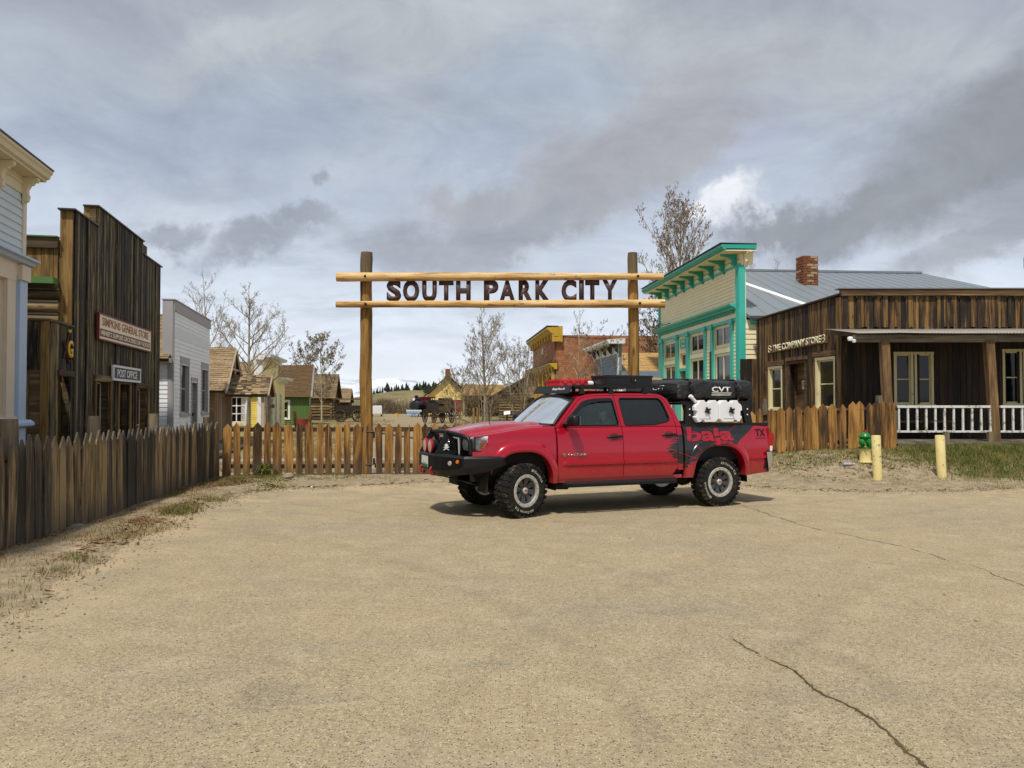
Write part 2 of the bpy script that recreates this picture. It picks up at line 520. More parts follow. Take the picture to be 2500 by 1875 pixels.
M['brick'] = paint('brick', (.23, .075, .030), .9, (.42, .33, .22), .13, .9, .3, .5)
M['brick_pale'] = paint('brick_pale', (.38, .27, .16), .9, None, 0, .5)
M['mortar'] = paint('mortar', (.33, .29, .22), .95)
# signs
M['sign_cream'] = paint('sign_cream', (.84, .76, .54), .6, (.5, .4, .25), .06)
M['sign_red'] = paint('sign_red', (.17, .030, .030), .6)
M['sign_orange'] = paint('sign_orange', (.40, .115, .06), .6)
M['sign_black'] = paint('sign_black', (.012, .014, .020), .5)
M['sign_white'] = paint('sign_white', (.74, .74, .72), .6)
M['sign_gold'] = paint('sign_gold', (.75, .45, .02), .5)
M['sign_letter'] = paint('sign_letter', (.66, .60, .42), .7, (.2, .13, .06), .10)
M['rust_iron'] = paint('rust_iron', (.06, .025, .018), .7)
# street things
M['bollard_yellow'] = paint('bollard_yellow', (.70, .58, .25), .55, (.10, .075, .05), .20, 0, .35, .5)
M['hydrant_green'] = paint('hydrant_green', (.012, .19, .03), .35, None, 0, 0, .25)
M['hydrant_yellow'] = paint('hydrant_yellow', (.72, .60, .24), .5, (.25, .18, .1), .05)
M['hydrant_red'] = paint('hydrant_red', (.35, .02, .025), .4)
M['white_sheet'] = paint('white_sheet', (.78, .78, .80), .4)
M['black_iron'] = plain('black_iron', (.014, .014, .016), .5, .2)
M['rail_red'] = paint('rail_red', (.26, .035, .03), .6)
M['rock'] = paint('rock', (.32, .27, .20), .95, None, 0, .5, .4, .9)
M['paper'] = plain('paper', (.75, .75, .75), .8)

# ground
def ground_mat():
    m_, q = newmat('dirt_ground')
    p = wpos(q)
    x, y, z = q.sep(p)
    a = q.noise(p, .55, 5, .6)
    b = q.noise(p, 6.0, 6, .65)
    c = q.noise(p, 70.0, 4, .7)
    col = q.ramp(q.m('ADD', q.m('MULTIPLY', b, .6), q.m('MULTIPLY', c, .4)), [(.32, (.14, .105, .065)), (.5, (.30, .235, .15)), (.70, (.45, .365, .245))])
    col = q.mix(q.m('MULTIPLY', q.step(a, .45, .7), .4), col, (.33, .245, .14))
    # pebbles
    vo = q.n('ShaderNodeTexVoronoi', {'Vector': p, 'Scale': 46.0}, feature='F1')
    cr = q.sep(vo.outputs['Color'])[0]
    peb = q.m('MULTIPLY', q.step(cr, .80, .84), q.m('SUBTRACT', 1.0, q.step(vo.outputs['Distance'], .30, .45)))
    col = q.mix(q.m('MULTIPLY', peb, .8), col, q.ramp(q.sep(vo.outputs['Color'])[1], [(0, (.10, .08, .06)), (.6, (.38, .33, .26)), (1, (.58, .54, .47))]))
    # meadow beyond the fence
    far = q.step(y, 19.0, 24.0)
    gn = q.noise(p, .22, 5, .65, .4)
    lane = q.m('SUBTRACT', 1.0, q.step(q.m('ABSOLUTE', q.m('ADD', q.m('ADD', x, q.m('MULTIPLY', y, .13)), q.m('MULTIPLY', q.m('SUBTRACT', gn, .5), 6.0))), 1.8, 5.5))
    gr = q.m('MULTIPLY', far, q.m('MULTIPLY', q.step(gn, .36, .56), q.m('SUBTRACT', 1.0, q.m('MULTIPLY', lane, .8))))
    gcol = q.ramp(q.noise(p, 1.7, 6, .7), [(.3, (.13, .115, .03)), (.55, (.235, .20, .065)), (.75, (.36, .30, .13))])
    col = q.mix(gr, col, gcol)
    fin(q, col, .95, q.bump(q.m('ADD', q.m('MULTIPLY', b, 1.0), q.m('ADD', q.m('MULTIPLY', c, .5), q.m('MULTIPLY', peb, .6))), .7, .02), spec=.2)
    return m_
M['dirt'] = ground_mat()
def asphalt_mat():
    m_, q = newmat('dusty_asphalt')
    p = wpos(q)
    x, y, z = q.sep(p)
    a = q.noise(p, .33, 6, .6, .4)
    a2 = q.noise(q.vmul(p, (.5, 1.6, 1)), .8, 5, .6, .6)
    b = q.noise(p, 28.0, 5, .7)
    c = q.noise(p, 160.0, 3, .7)
    f = q.m('ADD', q.m('MULTIPLY', b, .45), q.m('MULTIPLY', c, .55))
    col = q.ramp(f, [(.33, (.145, .115, .072)), (.5, (.345, .275, .168)), (.67, (.54, .445, .29))])
    col = q.mix(q.m('MULTIPLY', q.step(a, .42, .68), .40), col, (.42, .315, .17), 'MIX')
    col = q.mix(q.m('MULTIPLY', q.step(a2, .50, .70), .34), col, (.26, .23, .17))
    a3 = q.noise(p, 2.6, 6, .68, .5)
    col = q.mix(q.m('MULTIPLY', q.step(a3, .46, .70), .30), col, (.52, .44, .30))
    col = q.mix(q.m('MULTIPLY', q.m('SUBTRACT', 1.0, q.step(a3, .30, .44)), .30), col, (.22, .185, .13))
    st_ = q.noise(q.vadd(p, (31, 7, 0)), .55, 4, .6, .8)
    col = q.mix(q.m('MULTIPLY', q.step(st_, .66, .72), .35), col, (.17, .15, .115))
    # stones in the mix: dark and pale
    for sc, th, dk, amt in ((74.0, .80, (.045, .045, .055), .9), (128.0, .78, (.10, .085, .065), .8), (80.0, .86, (.62, .55, .42), .75)):
        vo = q.n('ShaderNodeTexVoronoi', {'Vector': q.vadd(p, (sc, 1.7 * sc, 0)), 'Scale': sc}, feature='F1')
        cr = q.sep(vo.outputs['Color'])[0]
        mk = q.m('MULTIPLY', q.step(cr, th, th + .02), q.m('SUBTRACT', 1.0, q.step(vo.outputs['Distance'], .30, .46)))
        col = q.mix(q.m('MULTIPLY', mk, amt), col, dk)
    # dust drifts at the lot's edge
    ed = q.m('ADD', q.step(y, 11.5, 15.8), q.m('MULTIPLY', q.m('SUBTRACT', 1.0, q.step(q.m('ADD', x, q.m('MULTIPLY', y, .13)), -3.4, -1.6)), .8), clamp=True)
    dn = q.noise(p, 1.3, 6, .65, .5)
    col = q.mix(q.m('MULTIPLY', ed, q.m('MULTIPLY', q.step(dn, .40, .62), .75)), col, (.47, .36, .215))
    # old turning tracks
    for cx_, cy_, rad, wd, am in ((2.0, 19.0, 6.6, .13, .26), (2.0, 19.0, 8.2, .13, .22), (-7.5, 3.0, 8.2, .14, .20), (-7.5, 3.0, 9.8, .14, .18), (9.5, 1.0, 8.8, .15, .16), (9.5, 1.0, 10.4, .15, .16)):
        ddx, ddy = q.m('SUBTRACT', x, cx_), q.m('SUBTRACT', y, cy_)
        rr = q.m('ABSOLUTE', q.m('SUBTRACT', q.m('SQRT', q.m('ADD', q.m('MULTIPLY', ddx, ddx), q.m('MULTIPLY', ddy, ddy))), q.m('ADD', rad - .2, q.m('MULTIPLY', a, .4))))
        tk = q.m('MULTIPLY', q.m('SUBTRACT', 1.0, q.step(rr, wd * .6, wd)), q.step(q.noise(p, 3.5, 5, .7), .42, .58))
        col = q.mix(q.m('MULTIPLY', tk, am), col, (.15, .125, .09))
    # faint tyre scuffs
    wv = q.noise(q.vmul(q.vadd(p, q.vmul(q.n('ShaderNodeCombineXYZ', {0: 0.0, 1: q.m('MULTIPLY', x, .35), 2: 0.0}).outputs[0], (1, 1, 1))), (.35, 7.0, 1)), 1.0, 3, .6)
    col = q.mix(q.m('MULTIPLY', q.step(wv, .60, .70), .22), col, (.20, .165, .115))
    fin(q, col, .92, q.bump(q.m('ADD', q.m('MULTIPLY', b, .6), c), .55, .008), spec=.25)
    return m_
M['asphalt'] = asphalt_mat()
M['crack'] = paint('crack', (.115, .085, .045), 1.0, None, 0, 0, .5, 1.0, .1)
def hill_mat():
    m_, q = newmat('hill_grass')
    p = wpos(q)
    a = q.noise(p, .03, 6, .65)
    b = q.noise(p, .25, 5, .7)
    col = q.ramp(q.m('ADD', q.m('MULTIPLY', a, .6), q.m('MULTIPLY', b, .4)), [(.32, (.10, .088, .045)), (.5, (.20, .165, .085)), (.68, (.31, .24, .14))])
    fin(q, col, 1.0, q.bump(b, .6, 1.0), spec=.1)
    return m_
M['hill'] = hill_mat()
def hazy_snow_mat():
    m_, q = newmat('hazy_snow_mountain')
    p = wpos(q)
    a = q.noise(q.vmul(p, (1, 1, 1.4)), .006, 8, .68, .6)
    col = q.ramp(a, [(.36, (.36, .40, .46)), (.5, (.60, .63, .68)), (.62, (.80, .82, .85))])  # snow and rock; distance haze put into the pale blue-grey tones
    fin(q, col, .9, q.bump(a, .5, 60.0), spec=.1)
    return m_
M['snow'] = hazy_snow_mat()
def leafy(name, cs, rough=.9, sc=3.0):
    m_, q = newmat(name)
    nz = q.noise(wpos(q), sc, 4, .7)
    col = q.ramp(q.m('ADD', q.m('MULTIPLY', nz, .8), q.m('MULTIPLY', orand(q), .2)), [(.3, cs[0]), (.5, cs[1]), (.7, cs[2])])
    fin(q, col, rough, spec=.2)
    return m_
M['bark'] = wood('bark', (.07, .055, .03), (.22, .175, .10), (.42, .36, .25), var=.2, scale=.6)
M['bark_pale'] = wood('bark_pale', (.12, .09, .05), (.34, .28, .18), (.52, .46, .34), var=.2, scale=.6)
M['twig'] = leafy('twig', ((.13, .095, .06), (.25, .195, .125), (.40, .33, .22)))
M['twig_pale'] = leafy('twig_pale', ((.16, .12, .075), (.30, .24, .155), (.44, .37, .26)))
M['bud_dark'] = leafy('bud_dark', ((.05, .028, .022), (.12, .068, .05), (.21, .13, .09)), sc=9)
M['bud_tan'] = leafy('bud_tan', ((.13, .095, .055), (.26, .21, .12), (.38, .33, .21)), sc=9)
M['pine'] = leafy('pine', ((.010, .018, .008), (.024, .036, .016), (.05, .062, .03)), sc=.8)
M['grass'] = leafy('grass', ((.055, .085, .014), (.125, .155, .030), (.27, .245, .08)), sc=2.5)
M['dry_grass'] = leafy('dry_grass', ((.13, .085, .035), (.27, .19, .085), (.42, .32, .17)), sc=4)
M['leaf_litter'] = leafy('leaf_litter', ((.055, .030, .014), (.16, .090, .038), (.33, .21, .10)), sc=30)
M['gravel'] = leafy('gravel', ((.10, .075, .05), (.30, .24, .165), (.55, .48, .38)), sc=25)
M['weed'] = leafy('weed', ((.055, .075, .012), (.15, .17, .03), (.30, .28, .06)), sc=12)
# ------------------------------------------------------------ terrain
def gz(x, y):
    """ground height"""
    v = .58 * smooth01(x, 2.8, 7.2) * smooth01(y, 15.3, 18.4) if y < 40 else .58 * smooth01(x, 2.8, 7.2) * (1 - smooth01(y, 40, 80))
    v += .05 * smooth01(y, 16.2, 17.2) * (1 - smooth01(y, 17.8, 19.5)) * smooth01(x, -7, -4)
    return v
def gzn(x, y):
    """with the small lumps of bare dirt"""
    n_ = mnoise.noise((x * 1.1, y * 1.1, 0)) * .03 + mnoise.noise((x * 3.3, y * 3.3, 5)) * .018
    return gz(x, y) + n_
LOT = [(-3.1, -30), (-3.15, 0), (-3.35, 3), (-3.72, 5.8), (-4.1, 7.6), (-4.5, 9.4), (-4.85, 11.5), (-4.95, 13.0), (-4.7, 14.5), (-4.1, 15.1), (-3.0, 15.7), (-1.8, 16.3), (0, 16.5), (2.2, 16.2),
       (4.6, 15.5), (5.4, 14.9), (6.2, 14.6), (7.6, 14.65), (9.0, 14.9), (10.5, 15.3), (16, 15.8), (45, 16.2), (45, -30)]
def in_poly(x, y, poly):
    c = False
    j = len(poly) - 1
    for i in range(len(poly)):
        xi, yi = poly[i]
        xj, yj = poly[j]
        if (yi > y) != (yj > y) and x < (xj - xi) * (y - yi) / (yj - yi) + xi:
            c = not c
        j = i
    return c
def lot_dist(x, y):
    best = 9e9
    for i in range(len(LOT)):
        x0, y0 = LOT[i - 1]
        x1, y1 = LOT[i]
        dx_, dy_ = x1 - x0, y1 - y0
        t = max(0, min(1, ((x - x0) * dx_ + (y - y0) * dy_) / (dx_ * dx_ + dy_ * dy_)))
        best = min(best, math.hypot(x - x0 - t * dx_, y - y0 - t * dy_))
    return best if not in_poly(x, y, LOT) else -best
def axis_list(lo, hi, step_, far, grow=1.35):
    a = [lo + i * step_ for i in range(int((hi - lo) / step_) + 1)]
    d = step_
    l_, h_ = a[0], a[-1]
    left, right = [], []
    while h_ < far:
        d *= grow
        h_ += d
        l_ -= d
        right.append(h_)
        left.append(l_)
    return list(reversed(left)) + a + right
xs = axis_list(-9.0, 14.0, .22, 9000)
ys = axis_list(2.0, 22.0, .22, 9000)
b = MB()
vs, fs = [], []
for yy in ys:
    for xx in xs:
        if -12 < xx < 20 and 0 < yy < 30:
            d = lot_dist(xx, yy)
            z_ = gz(xx, yy) + (gzn(xx, yy) - gz(xx, yy)) * smooth01(d, -.2, .5) - .006 * (1 - smooth01(d, -.3, 0))
            z_ += .035 * smooth01(d, .05, .6) * (1 - smooth01(d, .6, 2.2))
        elif in_poly(xx, yy, LOT):
            z_ = -.02
        else:
            z_ = gz(xx, yy)
        vs.append((xx, yy, z_))
nx = len(xs)
for j in range(len(ys) - 1):
    for i in range(nx - 1):
        fs.append((j * nx + i, j * nx + i + 1, (j + 1) * nx + i + 1, (j + 1) * nx + i))
b.add(vs, fs)
tag(b.build('ground', M['dirt'], smooth='all'), kind='structure')

# asphalt lot: one sheet with a ragged edge
pts = []
for i in range(len(LOT)):
    x0, y0 = LOT[i]
    x1, y1 = LOT[(i + 1) % len(LOT)]
    L = math.hypot(x1 - x0, y1 - y0)
    near = max(abs(x0), abs(x1)) < 20 and min(y0, y1) > -2
    k = max(1, int(L / (.07 if near else 5)))
    for t in range(k):
        u = t / k
        x, y = x0 + (x1 - x0) * u, y0 + (y1 - y0) * u
        if near:
            w_ = mnoise.noise((x * 1.3, y * 1.3, 3)) * .22 + mnoise.noise((x * 5, y * 5, 9)) * .09 + mnoise.noise((x * 14, y * 14, 2)) * .04
            nxv, nyv = (y1 - y0) / L, -(x1 - x0) / L
            x += nxv * w_
            y += nyv * w_
        pts.append((x, y, .004))
bm = bmesh.new()
bv = [bm.verts.new(p) for p in pts]
f_ = bm.faces.new(bv)
bmesh.ops.triangulate(bm, faces=[f_])
bmesh.ops.recalc_face_normals(bm, faces=bm.faces)
me = bpy.data.meshes.new('parking_lot')
bm.to_mesh(me)
bm.free()
if me.polygons[0].normal.z < 0:
    me.flip_normals()
me.materials.append(M['asphalt'])
lot = tag(link('parking_lot', me), kind='structure')
def ground_pt(px, py, z=0.0):
    """where a sight line meets the ground: used once to lay out what lies on it"""
    a, c_ = (px - 1250) / 1950, -(py - 937.5) / 1950
    s_, k_ = math.sin(R(1.395)), math.cos(R(1.395))
    dyy, dzz = k_ - c_ * s_, s_ + c_ * k_
    t = (z - 1.62) / dzz
    return V((a * t, dyy * t, z))
def crack(pix, w0, w1):
    p = [ground_pt(*q_) for q_ in pix]
    L, R_ = [], []
    path = []
    for i in range(len(p) - 1):
        n_ = max(2, int((p[i + 1] - p[i]).length / .012))
        for k in range(n_):
            path.append(p[i].lerp(p[i + 1], k / n_))
    m_ = len(path)
    vs_, fs_ = [], []
    for i, q_ in enumerate(path):
        d = (path[min(i + 1, m_ - 1)] - path[max(i - 1, 0)]).normalized()
        n_ = V((-d.y, d.x, 0))
        off = mnoise.noise((q_.x * 3, q_.y * 3, 1)) * .045 + mnoise.noise((q_.x * 14, q_.y * 14, 1)) * .016
        w = (w0 + (w1 - w0) * i / m_) * (.35 + .9 * abs(mnoise.noise((q_.x * 9, q_.y * 9, 4))) + .5 * rng.random())
        w *= min(1, i / 8, (m_ - i) / 8) if True else 1
        c_ = q_ + n_ * off
        vs_ += [(c_ + n_ * w).to_tuple()[:2] + (.008,), (c_ - n_ * w).to_tuple()[:2] + (.008,)]
    for i in range(m_ - 1):
        if mnoise.noise((path[i].x * 6, path[i].y * 6, 8)) > -.18:
            fs_.append((2 * i + 1, 2 * i + 3, 2 * i + 2, 2 * i))
    # crumbs of dirt and broken edge along it
    for i in range(m_):
        c_ = (V(vs_[2 * i]) + V(vs_[2 * i + 1])) / 2
        for _ in range(int(1 + w1 * 420 * rng.random())):
            q_ = c_ + V((rng.gauss(0, w1 * 1.5), rng.gauss(0, w1 * 1.5), .001))
            s_, a_ = rng.uniform(.002, .0062), rng.uniform(0, 6.28)
            b0 = len(vs_)
            vs_ += [(q_.x + s_ * math.cos(a_ + k * 2.1), q_.y + s_ * math.sin(a_ + k * 2.1), q_.z + .001 * k) for k in range(3)]
            fs_.append((b0, b0 + 1, b0 + 2))
    o = MB()
    o.add(vs_, fs_)
    return o.build('crack', M['crack'], lot)
crack([(1790, 1560), (1905, 1625), (2010, 1695), (2120, 1760), (2200, 1830), (2290, 1890)], .006, .011)
crack([(1650, 1210), (1790, 1228), (1980, 1290), (2200, 1335), (2400, 1392), (2520, 1440)], .006, .005)

# ------------------------------------------------------------ hill and snow mountain
vs, fs = [], []
nxh, nyh = 130, 30
for j in range(nyh):
    for i in range(nxh):
        x = -210 + i * 3.6
        y = 385 + j * 9.0
        t = (y - 385) / 260
        crest = 10.2 * smooth01(x, -140, -58) * (1 - .25 * smooth01(x, 30, 160))
        crest += 1.2 * mnoise.noise((x * .03, y * .02, 0)) + .5 * mnoise.noise((x * .1, y * .1, 2))
        prof = smooth01(t, 0, .45) * (1 - .6 * smooth01(t, .55, 1))
        edge = smooth01(x, -205, -150)
        vs.append((x, y, crest * prof * edge - .3))
for j in range(nyh - 1):
    for i in range(nxh - 1):
        fs.append((j * nxh + i, j * nxh + i + 1, (j + 1) * nxh + i + 1, (j + 1) * nxh + i))
b = MB()
b.add(vs, fs)
tag(b.build('hill', M['hill'], smooth='all'), kind='structure')
def hill_z(x, y):
    t = (y - 385) / 260
    crest = 10.2 * smooth01(x, -140, -58) * (1 - .25 * smooth01(x, 30, 160))
    crest += 1.2 * mnoise.noise((x * .03, y * .02, 0)) + .5 * mnoise.noise((x * .1, y * .1, 2))
    return crest * smooth01(t, 0, .45) * (1 - .6 * smooth01(t, .55, 1)) * smooth01(x, -205, -150) - .3
vs, fs = [], []
nxh, nyh = 160, 34
for j in range(nyh):
    for i in range(nxh):
        x = -5200 + i * 65.0
        y = 5600 + j * 85.0
        t = j / (nyh - 1)
        h = 95 + 120 * math.exp(-((x + 1050) / 420) ** 2) + 40 * math.exp(-((x + 1500) / 200) ** 2) + 60 * math.exp(-((x - 1400) / 900) ** 2)
        h += 70 * mnoise.fractal((x * .0022, y * .0022, 0), 1.0, 2.0, 5)
        vs.append((x, y, max(-20, h * math.sin(PI * min(1, t * 1.0)) ** .8 - 8)))
for j in range(nyh - 1):
    for i in range(nxh - 1):
        fs.append((j * nxh + i, j * nxh + i + 1, (j + 1) * nxh + i + 1, (j + 1) * nxh + i))
b = MB()
b.add(vs, fs)
tag(b.build('mountains', M['snow'], smooth='all'), kind='structure')

# ------------------------------------------------------------ fences
def picket_mesh(w, h, tip=.09, th=.022, broken=0):
    r_ = random.Random(int(w * 1000) + broken * 7 + int(h * 100))
    hw = w / 2
    top = [(hw, h - tip), (0.0, h), (-hw, h - tip)]
    if broken:
        top = [(hw, h - .02), (hw * .72, h - .015), (hw * .6, h - .10), (hw * .2, h - .14), (-hw * .2, h - .125), (-hw * .5, h - .09), (-hw, h - .10)]
    o = [(-hw, 0), (hw, 0), (hw + .004, h * .4)] + top + [(-hw - .003, h * .5)]
    m_ = MB()
    m_.prism([(x, th / 2, z) for x, z in o], (0, -th, 0))
    me_ = m_.mesh('picket', [None])
    # small chamfer on the long edges so they catch light
    return me_
PW = picket_mesh(.186, 1.0)
PN = picket_mesh(.140, 1.0)
PB = picket_mesh(.130, .98, broken=1)
PO = [picket_mesh(.182, 1.0, .125, .024), picket_mesh(.160, 1.0, .11, .024), picket_mesh(.176, 1.0, .14, .02)]
def picket(parent, me_, x, y, z0, z1, mat, rz=0.0, lean=0.0, pitch=0.0):
    mt = Matrix.Translation((x, y, z0)) @ Matrix.Rotation(rz, 4, 'Z') @ Matrix.Rotation(lean, 4, 'Y') @ Matrix.Rotation(pitch, 4, 'X') @ Matrix.Diagonal((1, 1, z1 - z0, 1))
    return place('picket', me_, parent, mt, mat)
def log_post(name, parent, x, y, z0, z1, r, mat, seed=0, lump=.05, bend=0.0, n=16):
    """a standing log with knots and a slightly wandering outline"""
    m_ = MB()
    k = max(8, int((z1 - z0) / .14))
    vs_, fs_ = [], []
    for i in range(k + 1):
        z = z0 + (z1 - z0) * i / k
        cx_ = mnoise.noise((0, z * .5, seed)) * bend
        for a_ in range(n):
            a = 2 * PI * a_ / n
            rr = r * (1 + lump * mnoise.noise((math.cos(a) * 1.3, math.sin(a) * 1.3, z * 1.1 + seed * 9)) + lump * .6 * mnoise.noise((math.cos(a) * 3, math.sin(a) * 3, z * 3 + seed)) - .05 * (z - z0) / (z1 - z0))
            if i == k: rr *= .93
            vs_.append((x + cx_ + rr * math.cos(a), y + rr * math.sin(a), z))
    for i in range(k):
        for a_ in range(n):
            p, q_ = i * n + a_, i * n + (a_ + 1) % n
            fs_.append((p, q_, q_ + n, p + n))
    fs_.append(tuple(range(k * n, (k + 1) * n)))
    m_.add(vs_, fs_)
    return m_.build(name, mat, parent, smooth=50)
# old dark fence along the left
lf = thing('picket_fence', 'long weathered dark grey-brown picket fence running away along the left edge', 'fence', (-5.2, 5.0, 0))
FL = lambda y: -5.56 - .094 * (y - 8.68) + .05 * math.sin(y * .7)
ang = math.atan2(1, -.094)          # faces the lot
y = 4.6
i = 0
while y < 17.5:
    x = FL(y)
    me_ = PO[rng.choice((0, 0, 1, 2))]
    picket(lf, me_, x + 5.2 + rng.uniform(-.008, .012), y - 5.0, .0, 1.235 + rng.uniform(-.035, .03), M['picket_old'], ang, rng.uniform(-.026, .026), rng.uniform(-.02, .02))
    y += rng.uniform(.182, .206)
    i += 1
for z_ in (.30, 1.0):
    for k in range(5):
        ya, yb = 4.6 + k * 2.58, 4.6 + (k + 1) * 2.58
        m_ = MB()
        m_.tube([(FL(ya) + 5.2 - .055, ya - 5, z_), (FL(yb) + 5.2 - .055, yb - 5, z_)], .042, 4)
        m_.build('rail', M['rail_wood'], lf)
for k, yy in enumerate((9.2, 11.4, 14.0, 17.25)):
    log_post('post', lf, FL(yy) + 5.2 - .20, yy - 5.0, 0, 1.44 if k < 3 else 1.33, .085 if k != 0 else .115, M['grey_post'], k, .04, n=12)
# honey-coloured fence, left of the gate
ff = thing('picket_fence', 'short honey-brown picket fence between the dark fence corner and the left gate post', 'fence', (-4.8, 17.6, 0))
for k, (x, t) in enumerate([(-6.28, 'w'), (-6.04, 'n'), (-5.84, 'n'), (-5.61, 'w'), (-5.38, 'n'), (-5.16, 'w'), (-4.90, 'w'), (-4.68, 'n'), (-4.45, 'w'), (-4.22, 'n'), (-4.03, 'n'), (-3.83, 'n'), (-3.62, 'n'), (-3.40, 'w'), (-3.16, 'n')]):
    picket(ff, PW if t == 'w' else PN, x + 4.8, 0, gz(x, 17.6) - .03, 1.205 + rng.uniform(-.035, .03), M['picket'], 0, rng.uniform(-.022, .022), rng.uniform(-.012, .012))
for z_ in (.235, 1.045):
    ubox('rail', ff, (.0 + .02, .05, z_), (3.2, .045, .09), M['rail_wood'])
# the gate leaf itself
gt = thing('picket_gate', 'wide honey-brown picket gate with black hinges and one broken picket', 'gate', (-.25, 17.6, 0))
gx = [(-2.92, 'n'), (-2.71, 'w'), (-2.51, 'n'), (-2.31, 'b'), (-2.09, 'w'), (-1.89, 'n'), (-1.70, 'n'), (-1.49, 'w')]
xx = -1.27
k = 0
while xx < 2.35:
    gx.append((xx, 'nwn'[k % 3]))
    xx += .205
    k += 1
for x, t in gx:
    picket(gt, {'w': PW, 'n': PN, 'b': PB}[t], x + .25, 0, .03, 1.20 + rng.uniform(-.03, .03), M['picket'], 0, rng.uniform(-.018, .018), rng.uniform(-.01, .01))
for z_ in (.25, 1.05):
    ubox('rail', gt, (-.05 , .05, z_), (5.45, .045, .10), M['rail_wood'])
m_ = MB()
m_.tube([(-2.72 , .03, .98), (-.2, .03, .60), (2.3, .03, .24)], .022, 6)
m_.build('brace_rod', M['black_iron'], gt)
for z_ in (1.0, .28):
    m_ = MB()
    m_.tube([(-2.97, -.01, z_), (-2.80, -.03, z_), (-2.78, -.03, z_ - .02 if z_ > .5 else z_ + .02), (-2.78, -.03, z_ - .13 if z_ > .5 else z_ + .13)], .014, 6)
    m_.box(-2.80, -2.76, -.05, -.01, (z_ - .14 if z_ > .5 else z_), (z_ if z_ > .5 else z_ + .14))
    m_.build('hinge', M['black_iron'], gt)
# fence right of the gate, climbing the bank
rf = thing('picket_fence', 'honey-brown picket fence climbing the bank behind the green hydrant', 'fence', (5.6, 17.95, 0))
rx = []
x = 2.98
k = 0
while x < 5.75:
    rx.append(x)
    x += .2
rx += [5.85, 6.05, 6.24, 6.43, 6.64, 6.82, 7.0, 7.22, 7.44, 7.65, 7.82, 8.03, 8.21, 8.40, 8.58]
for k, x in enumerate(rx):
    top = 1.2 + .49 * smooth01(x, 3.0, 7.6) if x < 5.8 else 1.52 + (x - 5.85) * .066
    picket(rf, PW if k % 3 != 1 else PN, x - 5.6, (x - 5.6) * .02, gz(x, 17.95) - .06, top + rng.uniform(-.03, .03), M['picket'], 0, rng.uniform(-.028, .022), rng.uniform(-.01, .01))
for x0, x1 in ((2.85, 5.8), (5.8, 8.7)):
    for dz_ in (.12, .92):
        za = gz(x0, 17.95) + dz_ + (.0)
        zb = gz(x1, 17.95) + dz_
        m_ = MB()
        m_.tube([(x0 - 5.6, .045 + (x0 - 5.6) * .02, za), (x1 - 5.6, .045 + (x1 - 5.6) * .02, zb)], .05, 4)
        m_.build('rail', M['rail_wood'], rf)
for x, h in ((5.72, 1.72), (8.32, 1.80)):
    log_post('post', rf, x - 5.6, .16, .3, h, .085, M['grey_post'], int(x), .03, n=12)

# ------------------------------------------------------------ gate sign
gs = thing('entrance_sign', 'tall log gateway with brown cut-out letters reading SOUTH PARK CITY', 'gateway', (-.3, 17.75, 0))
log_post('log_post', gs, -3.25 + .3, 0, -.2, 4.99, .138, M['gate_post'], 3, .11, .07)
log_post('log_post', gs, 2.70 + .3, 0, -.2, 4.98, .122, M['gate_post'], 8, .11, .07)
def beam(x0, x1, z0, z1, ra, rb, seed):
    m_ = MB()
    k = 60
    vs_, fs_ = [], []
    for i in range(k + 1):
        t = i / k
        for a_ in range(14):
            a = 2 * PI * a_ / 14
            rr = (ra + (rb - ra) * t) * (1 + .075 * mnoise.noise((math.cos(a), math.sin(a), t * 14 + seed)) + .06 * mnoise.noise((math.cos(a) * 2, math.sin(a) * 2, t * 30 + seed)))
            vs_.append((x0 + (x1 - x0) * t + .3, -.22 + rr * math.cos(a), z0 + (z1 - z0) * t + rr * math.sin(a)))
    for i in range(k):
        for a_ in range(14):
            p, q_ = i * 14 + a_, i * 14 + (a_ + 1) % 14
            fs_.append((p, p + 14, q_ + 14, q_))
    fs_ += [tuple(range(14)), tuple(reversed(range(k * 14, k * 14 + 14)))]
    m_.add(vs_, fs_)
    return m_.build('log_beam', M['peeled_log'], gs, smooth=50)
beam(-3.86, 3.33, 4.405, 4.415, .102, .072, 1)
beam(-3.87, 3.36, 3.80, 3.815, .070, .096, 5)
for x, z_ in ((-3.22, 4.41), (-3.21, 3.80), (2.76, 4.41), (2.80, 3.815)):
    m_ = MB()
    m_.lathe([(.0, -.345), (.026, -.34), (.030, -.30)], 10, 'Y', (x + .3, 0, z_))
    m_.build('bolt', M['bolt'], gs)
for ch, a, b_ in (('S', 943, 979), ('O', 983, 1023), ('U', 1030, 1066), ('T', 1071, 1107), ('H', 1113, 1149), ('P', 1181, 1217), ('A', 1219, 1258), ('R', 1266, 1301),
                  ('K', 1307, 1344), ('C', 1371, 1408), ('I', 1414, 1426), ('T', 1429, 1464), ('Y', 1471, 1508)):
    x0, x1 = (a - 1250) / 1950 * 17.55, (b_ - 1250) / 1950 * 17.55
    text('letter', gs, ch, (x0 + .3, -.20, 3.855), M['letter_brown'], x1 - x0, .49, .02, .055)
